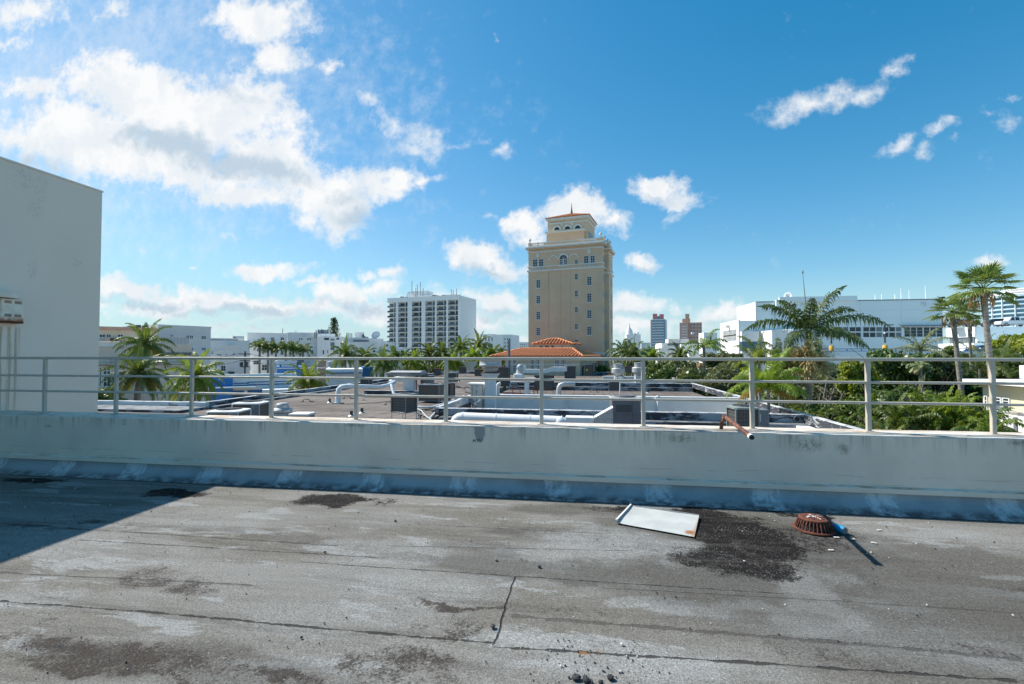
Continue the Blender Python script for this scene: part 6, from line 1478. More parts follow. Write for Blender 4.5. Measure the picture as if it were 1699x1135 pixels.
# ---------------------------------------------------------------- utility pole with wires
t = thing('utility_pole', 'dark utility pole with crossarms and drooping wires before the white buildings', 'utility pole', tuple(atZ(406, 640, 78)))
p0 = atZ(406, 640, 78); h = atZ(405, 583, 78).z - p0.z
mb = MB(); mb.tube([(0, 0, -6), (0, 0, h)], [.2, .13], 8); obj('pole', mb, M['barkd'], t)
mb = MB()
for k, (zz_, w_) in enumerate([(h - .5, 1.0), (h - 1.6, .9), (h - 2.6, .7)]): mb.box(-w_, -.08, zz_, w_, .08, zz_ + .14)
for x in (-.5, .4): mb.lathe([(.22, 0), (.25, .1), (.25, .7), (.1, .8)], 10, (x, -.2, h - 2.5))
obj('crossarms', mb, M['dark'], t)
mb = MB()
for (x, zz_, ex_, ez, sag) in [(-.9, h - .3, -9, -1.0, .7), (-.8, h - 1.5, -9, -2.6, .5), (.9, h - .4, 9, -1.4, .6), (.8, h - 1.5, 9, -2.0, .5), (-.6, h - 3.6, -8, -2.5, .4), (.6, h - 3.6, 9, -2.2, .4)]:
    pts = [(x + (ex_) * k / 10, -.5 * k / 10, zz_ + (ez + 1.2) * .4 * k / 10 - sag * 4 * (k / 10) * (1 - k / 10)) for k in range(11)]; mb.tube(pts, .035, 4)
obj('wires', mb, M['black'], t)
# ================================================================= VEGETATION
def frond(mb, base, az, el, L, droop, n=26, ll=.7, wd=.055, hang=.6, rr=.02, rag=.15, rg=random, fold=.35, tip=.25):
    """pinnate leaf: curved rachis with two rows of drooping leaflets"""
    d = Vector((math.cos(az) * math.cos(el), math.sin(az) * math.cos(el), math.sin(el)))
    side = Vector((-math.sin(az), math.cos(az), 0)); tw = rg.uniform(-.5, .5)
    p = Vector(base); pts = [p.copy()]; dirs = [d.copy()]; st = L / n
    for i in range(n):
        k = (i + 1) / n
        d = (d + Vector((0, 0, -droop * (.35 + 1.3 * k) / n))).normalized(); p = p + d * st; pts.append(p.copy()); dirs.append(d.copy())
    mb.tube(pts[::3] + ([pts[-1]] if (n % 3) else []), [rr * (1 - .8 * (i / (len(pts[::3]) + (1 if n % 3 else 0)))) for i in range(len(pts[::3]) + (1 if n % 3 else 0))], 4, cap=False)
    vs = []; fs = []
    for i in range(max(1, int(n * .12)), n + 1):
        k = i / n; dd = dirs[i]; up = side.cross(dd)
        s2 = (side * math.cos(tw * k) + up * math.sin(tw * k)).normalized(); up2 = s2.cross(dd) * -1
        for sg in (-1, 1):
            for rep in (0, 1):
                if rg.random() < rag * .6: continue
                pos_ = pts[i] - dd * (st * .5 * rep)
                le = ll * (math.sin(math.pi * min(1, .12 + k * .93)) ** .7 * .85 + tip * k) * rg.uniform(.75, 1.1)
                a = (s2 * sg + dd * (.35 + .7 * k) + up2 * rg.uniform(-fold, fold)).normalized()
                m_ = pos_ + a * le * .5 + Vector((0, 0, -hang * .12 * le)); e = pos_ + a * le * (1 - hang * .3) + Vector((0, 0, -hang * le * rg.uniform(.45, .85)))
                w_ = dd * wd * .5
                o = len(vs); vs += [pos_ - w_ * .5, pos_ + w_ * .5, m_ + w_, m_ - w_, e]; fs += [(o, o + 1, o + 2, o + 3), (o + 3, o + 2, o + 4)]
    mb.add(vs, fs, False)
def palm_trunk(mb, h, r0, r1, lean=(0, 0), n=12, rg=random):
    pts = []; rs = []
    for i in range(n + 1):
        k = i / n; pts.append((lean[0] * (k ** 1.6) - lean[0], lean[1] * (k ** 1.6) - lean[1], -h * (1 - k))); rs.append((r0 + (r1 - r0) * k) * rg.uniform(.95, 1.06) * (1.5 if i == 0 else 1))
    mb.tube(pts, rs, 10)
# local origin of every palm is the heart of its crown; the trunk runs down from it
def coconut(name, label, px, py, Z, L=3.6, seed=1, nf=22, yellow=4, mat='frond', lean=(.8, .3), trunk=True, group=None, ll=.62, n=24, tr=.15, wd=None):
    wd = wd or (.06 if Z < 55 else .085 * Z / 50); nf = int(nf * 1.5); n = max(n, 34) if Z < 55 else n
    rg = random.Random(seed); p = atZ(px, py, Z); t = thing(name, label, 'palm tree', tuple(p), 0, group)
    mb = MB()
    for i in range(nf):
        k = i / nf; el = R(82 - 112 * k ** .85 + rg.uniform(-8, 8)); frond(mb, (0, 0, 0), i * 2.399 + rg.uniform(-.2, .2), el, L * rg.uniform(.82, 1.08), 1.7 + .5 * k, n, ll, wd, .8, .035, .05, rg)
    obj('crown', mb, M[mat], t)
    if yellow:
        mb = MB()
        for i in range(yellow): frond(mb, (0, 0, -.15), rg.uniform(0, 6.3), R(rg.uniform(-30, -8)), L * rg.uniform(.65, .85), 1.5, n, ll * .9, .055, .9, .03, .2, rg)
        obj('old_fronds', mb, M['frond_y'], t)
    if trunk:
        mb = MB(); palm_trunk(mb, p.z - GROUND, tr * 1.25, tr, lean, 12, rg); obj('trunk', mb, M['bark'], t)
        mb = MB()
        for i in range(7):
            a = rg.uniform(0, 6.3); c = Vector((math.cos(a) * .28, math.sin(a) * .28, -.25 + rg.uniform(-.12, .1))); mb.lathe([(.001, -.14), (.09, -.08), (.12, 0), (.08, .1), (.001, .14)], 8, c)
        obj('coconuts', mb, M['lime' if seed % 2 else 'dead'], t)
    return t
PG = 'coconut palms in the row behind the low roof'
coconut('coconut_palm', 'tall dark coconut palm, the upper crown of the left pair', 241, 572, 47, 3.1, 1, 20, 2, lean=(.9, .2))
coconut('coconut_palm', 'wide coconut palm with yellow drooping lower fronds, the lower front crown of the left pair', 230, 620, 41, 3.3, 2, 20, 6, lean=(.4, .3))
coconut('coconut_palm', 'sunlit yellow-green coconut palm right of the left pair, before the blue bay', 324, 627, 38, 3.0, 3, 18, 6, 'lime', lean=(.2, .3))
coconut('coconut_palm', 'small bushy coconut palm alone in front of the bright blue block', 511, 633, 50, 2.9, 4, 20, 4, 'lime', lean=(.2, .1))
row = [(573, 588, 82, 3.6, 0, 'frond', 'tall coconut palm with round crown and thin bare trunk, first of the centre row'), (605, 594, 88, 3.2, 1, 'frond', 'coconut palm with thin trunk just right of the tall railing post'),
       (637, 603, 74, 3.6, 5, 'frond', 'broad coconut palm with yellow hanging fronds, left-centre of the row'), (655, 592, 95, 3.0, 3, 'frond', 'half hidden coconut palm behind the cream pier'),
       (688, 600, 92, 3.4, 4, 'lime', 'low yellow-green coconut palm under the white slab, beside the cream pier'), (712, 586, 100, 3.7, 3, 'frond', 'full green coconut palm beneath the third balcony stack'),
       (735, 589, 97, 3.6, 3, 'frond', 'coconut palm directly right of the middle railing post top'), (752, 600, 93, 3.3, 4, 'lime', 'low pale coconut palm just left of the big exhaust fan, front row'),
       (765, 577, 118, 4.4, 1, 'frond', 'high dark coconut palm against the blank slab wall'), (786, 592, 98, 3.4, 4, 'lime', 'yellowish coconut palm touching the big exhaust fan'),
       (795, 573, 122, 4.8, 1, 'frond', 'high dark coconut palm between the slab and the colonnaded block'), (817, 588, 104, 3.2, 2, 'frond', 'coconut palm beside the left end of the tiled hall'),
       (670, 594, 104, 3.0, 2, 'frond', 'small coconut palm crown above the cream pier'), (803, 603, 96, 2.8, 3, 'lime', 'short bright palm hiding behind the exhaust fan'), (833, 590, 108, 2.6, 0, 'frond', 'small palm crown rising over the tiled roof corner')]
for i, (px, py, Z, L, y_, mt, lb) in enumerate(row): coconut('coconut_palm', lb, px, py, Z, L, 20 + i, 18, y_, mt, lean=(random.uniform(-.8, .8), .3), group=PG, n=16, ll=.85, tr=.17)
# palms right of the tower
coconut('coconut_palm', 'dark palm standing against the right corner of the brown tower', 1035, 585, 76, 3.2, 51, 18, 0, 'royal', n=16, ll=.8)
coconut('coconut_palm', 'dark palm with spiky upright fronds, second one right of the tower', 1052, 588, 72, 3.0, 52, 18, 0, 'royal', n=16, ll=.8)
coconut('coconut_palm', 'lower bright palm beneath the blue skyscraper', 1083, 590, 85, 2.7, 53, 16, 1, 'lime', n=14, ll=.8)
coconut('coconut_palm', 'small spiky palm in front of the modern white house', 1127, 588, 70, 2.3, 54, 15, 0, 'frond', n=14, ll=.7)

M['shaft'] = pm('pale_crownshaft', (.40, .42, .33), (.32, .34, .26), 4)
def royal(name, label, px, py, Z, L, seed, nf=12, mat='royal', trunk_r=.17, group=None, n=22, ll=.75, dirs=None, wd=.07, skirt=False, spear=None, shaft=True, droop=1.7, lean=(0, 0), fruit=False):
    rg = random.Random(seed); p = atZ(px, py, Z); t = thing(name, label, 'palm tree', tuple(p), 0, group)
    mb = MB()
    lst = dirs or [(i * 2.399 + rg.uniform(-.25, .25), 72 - 80 * (i / nf) + rg.uniform(-8, 8), 1.0) for i in range(nf)]
    for az, el, k in lst: frond(mb, (0, 0, 0), az, R(el), L * k * rg.uniform(.93, 1.05), droop, n, ll, wd, .95, .05, .1, rg, .9, .15)
    obj('crown', mb, M[mat], t)
    if shaft: mb = MB(); mb.tube([(0, 0, -1.5 * L / 4), (0, 0, -.9 * L / 4), (0, 0, 0.1)], [trunk_r * 1.05, trunk_r * 1.0, trunk_r * .6], 10); obj('crownshaft', mb, M['shaft' if not fruit else 'frond_y'], t)
    mb = MB(); palm_trunk(mb, p.z - GROUND, trunk_r * 1.25, trunk_r, lean, 14, rg); obj('trunk', mb, M['bark'], t)
    if spear: mb = MB(); mb.tube([(0, 0, 0), Vector(spear) * .5, spear], [.05, .035, .015], 6); mb.lathe([(.02, 0), (.06, .1), (.02, .3)], 6, spear); obj('spear_leaf', mb, M['greenmetal'], t)
    return t
for i, (px, py, lb) in enumerate([(431, 574, 'first royal palm from the left in front of the white hotel'), (445, 578, 'second royal palm from the left in front of the white hotel'), (458, 577, 'third royal palm from the left in front of the white hotel'), (474, 577, 'fourth royal palm from the left in front of the white hotel'), (487, 579, 'fifth royal palm from the left in front of the white hotel'), (503, 581, 'rightmost dark royal palm in front of the white hotel')]):
    royal('royal_palm', lb, px, py, 105, 2.6, 60 + i, 12, 'royal' if i > 4 else 'frond', .22, 'royal palms before the white hotel', 12, .95, wd=.16, shaft=False)
# the big windblown royal palm
A = lambda dx, dy: math.atan2(dy, dx)
g0 = R(0)
dl = [(R(178), 30, 1.02), (R(160), 55, .9), (R(205), 60, .8), (R(-105), 62, .75), (R(4), 68, .95), (R(14), 48, .9), (R(-6), 32, 1.12), (R(-38), 8, .85), (R(262), -12, .7), (R(218), 2, .75), (R(80), 40, .7), (R(30), 20, .8)]
big = royal('royal_palm', 'large windblown royal palm with ragged fronds and a tall bare spear leaf, right of centre', 1341, 548, 33.5, 4.6, 71, dirs=dl, trunk_r=.20, n=44, ll=.95, wd=.085, spear=tuple(atZ(1332, 455, 33.5) - atZ(1341, 548, 33.5)), droop=1.35)
rg = random.Random(8)
mb = MB(); q = atZ(1341, 602, 33.5) - atZ(1341, 548, 33.5)
for i in range(900):
    a = rg.uniform(0, 6.3); el = rg.uniform(-.5, 1.1); L_ = rg.uniform(.7, 2.0); d = Vector((math.cos(a) * math.cos(el), math.sin(a) * math.cos(el), math.sin(el)))
    p1 = q + d * L_ * .6; p2 = q + d * L_ + Vector((0, 0, -.35)); s_ = Vector((-math.sin(a), math.cos(a), .3)) * .03
    mb.add([q, p1 - s_, p1 + s_, p2 - s_, p2 + s_], [(0, 1, 2), (1, 3, 4, 2)])
    for k in range(5):
        c = q + d * L_ * rg.uniform(.5, 1.0) + Vector([rg.gauss(0, .10) for _ in range(3)]); e = Vector([rg.gauss(0, .09) for _ in range(3)]); mb.add([c, c + e, c + e + s_ * 2, c + s_ * 2], [(0, 1, 2, 3)])
obj('seed_stalks', mb, M['stalk'], big)
mb = MB(); mb.tube([q + Vector((0, 0, -.5)), q + Vector((0, 0, .35))], [.34, .24], 10); obj('fibre_collar', mb, M['rust'], big)
royal('royal_palm', 'pale-trunked palm with orange crownshaft and one long upright frond, before the white complex', 1168, 574, 62, 3.6, 72, dirs=[(R(15), 70, 1.0), (R(0), 30, .9), (R(-15), 8, 1.0), (R(180), 40, .8), (R(165), 15, .9), (R(200), -5, .7), (R(-40), 20, .6), (R(30), 45, .8), (R(90), 60, .6), (R(-8), 45, .9)], n=20, ll=.8, wd=.10, fruit=True, mat='lime')
# areca-like yellow-green palm near the right condenser
def cluster(name, label, px, py, Z, L, seed, stems=3, nf=9, mat='lime', spread=.5, dead=1, group=None, n=22, ll=.5, droop=1.9):
    rg = random.Random(seed); p = atZ(px, py, Z); t = thing(name, label, 'palm tree', tuple(p), 0, group); mb = MB(); tr = MB(); dm = MB()
    for s_ in range(stems):
        b_ = Vector((rg.uniform(-1, 1) * spread, rg.uniform(-1, 1) * spread, rg.uniform(-.6, .5) if stems > 1 else 0))
        for i in range(nf): frond(mb, b_, i * 2.399 + rg.uniform(-.3, .3) + s_, R(80 - 62 * (i / nf) + rg.uniform(-7, 7)), L * rg.uniform(.8, 1.1), droop, n, ll, .06, .8, .025, .1, rg)
        for i in range(dead): frond(dm, b_, rg.uniform(-.6, .6) + (math.pi if i % 2 else 0), R(5), L * .75, 1.6, n, ll * .9, .045, 1, .025, .1, rg)
        tr.tube([(b_.x * .5, b_.y * .5, GROUND - p.z), tuple(b_)], [.11, .08], 8)
    obj('crown', mb, M[mat], t); obj('trunk', tr, M['bark'], t)
    if dead: obj('old_fronds', dm, M['frond_y'], t)
    return t
cluster('areca_palm', 'bright yellow-green palm with an orange dying frond behind the brown-finned condenser', 1275, 646, 27, 2.6, 81, 1, 15, 'lime', 0, 3, n=30, ll=.8, droop=1.7)
cluster('areca_palm', 'tall feathery green palm rising behind the right railing post near the condenser', 1262, 604, 33, 2.3, 82, 2, 8, 'lime', .5, 0, ll=.55)
cluster('areca_palm', 'feathery green palm just right of the bright palm stem', 1302, 607, 34, 2.2, 83, 2, 8, 'frond', .5, 0, ll=.55)
for i, (px, py, Z, L, mt, lb) in enumerate([(1490, 700, 24, 1.9, 'frond', 'arching palm clump at the foot of the big tree, leftmost of the low clumps'), (1535, 690, 25, 2.0, 'frond', 'largest arching palm clump below the big tree with brown inner fronds'), (1575, 700, 23, 1.8, 'lime', 'yellow-green palm clump left of the white balcony wall'), (1608, 712, 22, 1.6, 'frond', 'dark olive palm clump touching the white balcony wall'), (1462, 714, 23, 1.1, 'fan', 'low spiky palm clump at the left end of the low clumps')]):
    cluster('areca_palm', lb, px, py, Z, L, 90 + i, 5, 9, mt, 1.0, 1, 'low palm clumps under the big tree', 16, .42)
royal('date_palm', 'silvery blue-green palm with arching fronds above the big dark tree', 1527, 580, 46, 3.0, 101, 14, 'silver', n=22, ll=.55, wd=.06, droop=1.4, shaft=False)
cluster('areca_palm', 'feathery dark palm behind the last railing post at right', 1625, 612, 44, 3.6, 102, 1, 12, 'frond', 0, 1, n=22, ll=.6)
cluster('areca_palm', 'feathery palm under the round yellow-green tree at the right edge', 1667, 600, 52, 3.4, 103, 1, 12, 'frond', 0, 1, n=22, ll=.6)

# fan palms
def fan_leaf(mb, base, az, el, pet, rad, rg, segs=26, droop=.35, split=.45):
    d = Vector((math.cos(az) * math.cos(el), math.sin(az) * math.cos(el), math.sin(el))); c = Vector(base) + d * pet + Vector((0, 0, -.12 * pet))
    mb.tube([base, Vector(base) + d * pet * .5, c], [.022, .016, .012], 4, cap=False)
    side = Vector((-math.sin(az), math.cos(az), 0)); up = side.cross(d) * -1; d2 = (d + Vector((0, 0, -.35))).normalized()
    vs = []; fs = []
    for k in range(segs):
        a = R(-125 + 250 * (k + .5) / segs); r_ = rad * (1 - .22 * abs(a) / R(125)) * rg.uniform(.88, 1.06)
        v = d2 * math.cos(a) + side * math.sin(a); da = R(250 / segs * .5)
        v0 = d2 * math.cos(a - da) + side * math.sin(a - da); v1 = d2 * math.cos(a + da) + side * math.sin(a + da); pl = up * (.04 if k % 2 else -.02) * rad
        m0 = c + v0 * r_ * split + pl; m1 = c + v1 * r_ * split - pl; e0 = c + v * r_ * .78 + Vector((0, 0, -droop * r_ * .15)); w_ = (v1 - v0) * r_ * .10
        e = c + v * r_ * .92 + Vector((0, 0, -droop * r_ * rg.uniform(.3, .7)))
        o = len(vs); vs += [c, m0, m1, e0 - w_, e0 + w_, e]; fs += [(o, o + 1, o + 2), (o + 1, o + 3, o + 4, o + 2), (o + 3, o + 5, o + 4)]
    mb.add(vs, fs)
def fanpalm(name, label, px, py, Z, rad, seed, nf=26, base_px=None, tr=.16, skirt=40, group='fan palms by the parking deck'):
    rg = random.Random(seed); p = atZ(px, py, Z); t = thing(name, label, 'palm tree', tuple(p), 0, group)
    mb = MB()
    for i in range(nf):
        k = i / nf; fan_leaf(mb, (0, 0, 0), i * 2.399 + rg.uniform(-.3, .3), R(78 - 100 * k + rg.uniform(-10, 10)), rad * rg.uniform(.55, .75), rad * rg.uniform(.55, .7), rg)
    obj('crown', mb, M['fan'], t)
    mb = MB()
    for i in range(skirt):
        a = rg.uniform(0, 6.3); b_ = Vector((math.cos(a) * .1, math.sin(a) * .1, -.1)); pr = rg.uniform(.25, .6) * rad * .6; c = b_ + Vector((math.cos(a) * pr, math.sin(a) * pr, -rg.uniform(.1, .5) * rad))
        mb.tube([b_, c], .012, 3, cap=False)
        for k in range(7):
            e = c + Vector((rg.gauss(0, .08), rg.gauss(0, .08), -rg.uniform(.2, .6) * rad * .6)); s_ = Vector((rg.uniform(-1, 1), rg.uniform(-1, 1), 0)) * .03; mb.add([c - s_, c + s_, e + s_ * .3], [(0, 1, 2)])
    obj('dead_skirt', mb, M['dead'], t)
    lean = (0, 0)
    if base_px: q = atZ(base_px[0], base_px[1], Z); k = (p.z - GROUND) / (p.z - q.z); dx = (p - q) * k; lean = (dx.x, dx.y)
    mb = MB(); n = 16; pts = []; rs = []
    for i in range(n + 1):
        k = i / n; pts.append((-lean[0] * (1 - k), -lean[1] * (1 - k), -(p.z - GROUND) * (1 - k))); rs.append(tr * (1.25 - .35 * k) * (1.0 if k < .9 else 1.15))
    mb.tube(pts, rs, 10); obj('trunk', mb, M['bark'], t)
    return t
fanpalm('fan_palm', 'tallest fan palm with leaning grey trunk and brown skirt at the right', 1631, 480, 31, 1.75, 111, 28, (1652, 700), .17)
fanpalm('fan_palm', 'shorter front fan palm with reddish trunk left of the tallest fan palm', 1580, 518, 37, 1.55, 112, 22, (1598, 675), .17)
fanpalm('fan_palm', 'small dark fan palm crown between the two bigger fan palms', 1607, 524, 47, 1.5, 113, 18, (1611, 600), .13, 20)
# bare-headed small palm in the dark tree
p = atZ(1527, 606, 36); t = thing('stunted_palm', 'thin-trunked stunted palm with a pale tuft head before the dark tree', 'palm tree', tuple(p)); rg = random.Random(4)
mb = MB()
for i in range(14): frond(mb, (0, 0, 0), i * 2.4, R(rg.uniform(-25, 75)), .85, 1.0, 10, .4, .05, .6, .015, .1, rg)
obj('crown', mb, M['silver'], t); mb = MB(); palm_trunk(mb, p.z - GROUND, .15, .11); obj('trunk', mb, M['bark'], t)
mb = MB()
for i in range(10): frond(mb, (0, 0, -.1), R(180) + rg.uniform(-.5, .5), R(rg.uniform(-50, 0)), .7, 1.5, 8, .25, .05, .9, .015, .1, rg)
obj('dead_skirt', mb, M['dead'], t)
p = atZ(1162, 603, 58); t = thing('stunted_palm', 'very thin pole-like palm with a dried tan head left of the centre-right post', 'palm tree', tuple(p)); mb = MB()
for i in range(16): frond(mb, (0, 0, 0), i * 2.4, R(rg.uniform(-50, 40)), .75, 2.2, 8, .3, .06, 1, .015, .1, rg)
obj('dead_skirt', mb, M['dead'], t); mb = MB(); palm_trunk(mb, p.z - GROUND, .2, .15); obj('trunk', mb, M['bark'], t)

# ---------------------------------------------------------------- broadleaf trees
def crown_mesh(seed, nclump=26, per=300, ls=.22, cr=.34, flat=.75, hollow=.45, aspect=1.35):
    """leaf clumps spread through a unit crown (radius about 1, origin at its centre)"""
    rg = random.Random(seed); vs = []; fs = []
    for c in range(nclump):
        while True:
            q = Vector((rg.uniform(-1, 1), rg.uniform(-1, 1), rg.uniform(-1, 1)))
            if hollow < q.length < 1: break
        q.z *= flat; k = rg.uniform(.6, 1.25) * cr; q *= rg.uniform(.78, .98)
        for i in range(int(per * k / cr)):
            u = Vector((rg.gauss(0, 1), rg.gauss(0, 1), rg.gauss(0, 1))).normalized() * (rg.random() ** .4); u.z *= .7
            p = q + u * k; nrm = (u * .7 + Vector((rg.gauss(0, .5), rg.gauss(0, .5), .35 + rg.gauss(0, .4)))).normalized()
            a = nrm.orthogonal().normalized(); b_ = nrm.cross(a); th = rg.uniform(0, 6.3); ax = a * math.cos(th) + b_ * math.sin(th); bx = nrm.cross(ax); s_ = ls * rg.uniform(.55, 1.2)
            o = len(vs); vs += [tuple(p - ax * s_ * .5), tuple(p + bx * s_ * .5 / aspect), tuple(p + ax * s_ * .5), tuple(p - bx * s_ * .5 / aspect)]; fs.append((o, o + 1, o + 2, o + 3))
    return vs, fs
def limbs(mb, h, r, seed, R_, top, n=6):
    rg = random.Random(seed); base = Vector((0, 0, -h)); fork = Vector((rg.uniform(-.3, .3), rg.uniform(-.3, .3), -h * .55))
    mb.tube([base, base.lerp(fork, .5) + Vector((rg.uniform(-.2, .2), 0, 0)), fork], [r * 1.4, r, r * .85], 8)
    for i in range(n):
        a = i * 2.4 + rg.uniform(-.3, .3); e = Vector((math.cos(a) * R_ * rg.uniform(.4, .8), math.sin(a) * R_ * rg.uniform(.4, .8), rg.uniform(-.1, .6) * top)); m_ = fork.lerp(e, .5) + Vector((rg.uniform(-.3, .3), rg.uniform(-.3, .3), .2))
        mb.tube([fork, m_, e], [r * .5, r * .32, r * .12], 6)
        for k in range(3): e2 = e + Vector((rg.gauss(0, .3) * R_, rg.gauss(0, .3) * R_, rg.uniform(.1, .5) * R_)); mb.tube([m_.lerp(e, .6), e2], [r * .18, r * .05], 5)
CM = {}
def tree(label, px, py_top, Z, wpx, mat, seed, hs=.8, leaf=.26, name='broadleaf_tree', group='broadleaf trees in the garden', var=0, dens=1.0, cat='tree', trunk=True, lbl=None):
    """crown width from the photo; crown centre sits hs*radius under its top"""
    R_ = w_px(wpx / 2, Z); pt = atZ(px, py_top, Z); key = (var, round(leaf / R_, 2), dens, mat)
    if key not in CM:
        vs, fs = crown_mesh(100 + var + len(CM), int(30 * dens), int(330 * dens), min(.30, leaf / R_), .33, .8, .45)
        me = bpy.data.meshes.new('crown'); me.from_pydata(vs, [], fs); me.materials.append(M[mat]); me.update(); CM[key] = me
    cz = pt.z - R_ * hs * .92
    t = thing(name, label, cat, (pt.x, pt.y, cz), 0, group)
    o = obj('crown', CM[key], None, t); o.scale = (R_, R_, R_ * hs / .8); o.rotation_euler = (0, 0, seed * 1.7)
    if trunk: mb = MB(); limbs(mb, cz - GROUND, .12 + R_ * .05, seed, R_, R_ * hs); obj('trunk', mb, M['barkd'], t)
    return t
TG = [ # px, top, Z, width, material, hs, leaf, variant, label
 (1010, 603, 88, 60, 'l_mid', .8, .5, 0, 'rounded mid-green tree at the far corner of the low roof'),
 (1062, 598, 82, 70, 'l_dark', .8, .5, 1, 'dark green tree behind the right round vent'),
 (1100, 597, 80, 80, 'l_mid', .8, .5, 2, 'mid-green tree beneath the blue skyscraper'),
 (1095, 614, 66, 90, 'l_dark', .8, .42, 3, 'low dark tree right of the two round vents'),
 (1140, 596, 75, 90, 'l_grey', .8, .45, 0, 'grey-green tree before the modern white house'),
 (1190, 592, 72, 80, 'l_grey', .8, .42, 1, 'grey-green tree right of the orange-shafted palm'),
 (1150, 618, 55, 100, 'l_dark', .8, .36, 2, 'dark bushy tree behind the thin dried palm'),
 (1215, 584, 80, 60, 'l_grey', .9, .42, 3, 'olive tree in front of the white windowed end of the complex'),
 (1205, 612, 52, 110, 'l_grey', .8, .34, 0, 'broad grey-green tree left of the bright yellow-green palm'),
 (1240, 650, 42, 110, 'l_mid', .8, .28, 1, 'mid-green bush mass behind the right roof corner'),
 (1312, 578, 52, 60, 'l_grey', 1.0, .34, 2, 'twiggy grey tree behind the big royal palm on its left'),
 (1340, 625, 40, 110, 'l_grey', .8, .28, 3, 'twiggy grey-green tree behind the dark royal palm trunk'),
 (1330, 660, 35, 120, 'l_mid', .8, .25, 0, 'green bush mass right of the bright palm'),
 (1385, 610, 48, 80, 'l_dark', .8, .32, 1, 'dark tree between the royal palm and the vine-covered tree'),
 (1415, 598, 38, 62, 'l_yel', 1.15, .28, 2, 'yellow-green vine-covered tree on the left of the big dark tree'),
 (1395, 668, 29, 110, 'l_mid', .8, .2, 3, 'low green bush behind the fifth right railing post, on its left'),
 (1360, 696, 27, 80, 'l_dark', .7, .2, 0, 'low dark bush beside the pale roof parapet corner'),
 (1470, 583, 42, 120, 'l_dark', .9, .34, 1, 'big glossy dark tree in the centre of the garden'),
 (1535, 590, 42, 110, 'l_dark', .9, .34, 2, 'big glossy dark tree just right of the largest one'),
 (1440, 640, 36, 110, 'l_dark', .8, .28, 3, 'dark lower foliage under the vine-covered tree'),
 (1505, 640, 38, 130, 'l_dark', .8, .28, 0, 'dark lower foliage behind the stunted tufted palm'),
 (1575, 605, 44, 90, 'l_dark', .9, .3, 1, 'dark tree behind the leaning fan palm trunk'),
 (1610, 640, 42, 70, 'l_dark', .9, .3, 2, 'dark tree beside the yellow house corner'),
 (1455, 700, 26, 70, 'l_yel', .7, .16, 3, 'bright green low shrub at the parapet, left'),
 (1530, 716, 22, 120, 'l_yel', .5, .14, 0, 'bright green groundcover shrub below the palm clumps'),
 (1420, 705, 25, 60, 'l_mid', .7, .17, 1, 'small green shrub just right of the fifth right post'),
 (1690, 556, 62, 76, 'l_yel', .85, .4, 2, 'round bright yellow-green tree before the parking deck at the right edge'),
 (1660, 585, 56, 70, 'l_mid', .8, .36, 3, 'green tree under the round yellow-green one'),
 (1695, 600, 50, 60, 'l_dark', .8, .33, 0, 'dark tree above the yellow house roof at the right edge'),
 (1580, 580, 58, 50, 'l_mid', .8, .36, 1, 'small green tree top left of the front fan palm trunk'),
 (738, 600, 112, 60, 'l_mid', .8, .6, 2, 'green tree mass behind the centre palms'),
 (690, 606, 110, 70, 'l_dark', .8, .6, 3, 'dark green tree mass behind the yellow-green centre palm'),
 (815, 598, 110, 50, 'l_mid', .8, .6, 0, 'green tree behind the exhaust fan'),
 (150, 640, 60, 90, 'l_mid', .8, .4, 1, 'green tree hidden behind the left block'),
]
for i, (px, py, Z, w_, mt, hs, lf, va, lb) in enumerate(TG): tree(lb, px, py, Z, w_, mt, i + 3, hs, lf, var=va)
# bare twigs in the grey trees
for (px, py, Z, lb) in [(1225, 625, 50, 'bare grey branching shrub left of the bright palm'), (1345, 655, 36, 'bare pale twigs behind the dark royal palm trunk'), (1495, 660, 33, 'crooked bare trunks under the big dark tree')]:
    p = atZ(px, py, Z); t = thing('bare_shrub', lb, 'shrub', (p.x, p.y, GROUND)); rg = random.Random(px); mb = MB(); H_ = p.z - GROUND
    for k in range(9):
        a = rg.uniform(0, 6.3); e = Vector((math.cos(a) * 2.2, math.sin(a) * 2.2, H_ + rg.uniform(-.5, 1.5))); m_ = Vector((e.x * .4, e.y * .4, H_ * .7)); mb.tube([(0, 0, 0), m_, e], [.12, .07, .02], 5)
        for j in range(5): s_ = m_.lerp(e, rg.uniform(.2, .9)); mb.tube([s_, s_ + Vector([rg.gauss(0, .6), rg.gauss(0, .6), rg.uniform(.2, .9)])], [.03, .01], 4)
    obj('branches', mb, M['bark'], t)
# norfolk pine
p = atZ(554, 562, 165); t = thing('norfolk_pine', 'tall tiered dark pine rising above the white rooftops', 'tree', tuple(p)); rg = random.Random(2)
H_ = atZ(554, 526, 165).z - p.z; mb = MB(); mb.tube([(0, 0, -14), (0, 0, H_)], [.35, .06], 8); obj('trunk', mb, M['barkd'], t)
vs = []; fs = []
for k in range(12):
    zz_ = H_ * (k / 12.5) + .1; rr = (2.9 - 2.3 * k / 12) * rg.uniform(.8, 1.15)
    for j in range(7):
        a = j * .9 + k * .5 + rg.uniform(-.2, .2)
        for q in range(26):
            s_ = rg.random(); c = Vector((math.cos(a) * rr * s_, math.sin(a) * rr * s_, zz_ + .25 * s_ ** 2 + rg.uniform(-.18, .22))) + Vector((rg.gauss(0, .12), rg.gauss(0, .12), 0)); e = Vector([rg.gauss(0, .25) for _ in range(3)]); f_ = Vector([rg.gauss(0, .2) for _ in range(3)])
            o = len(vs); vs += [c, c + e, c + e + f_]; fs.append((o, o + 1, o + 2))
mb = MB(); mb.add(vs, fs); obj('crown', mb, M['pine'], t)
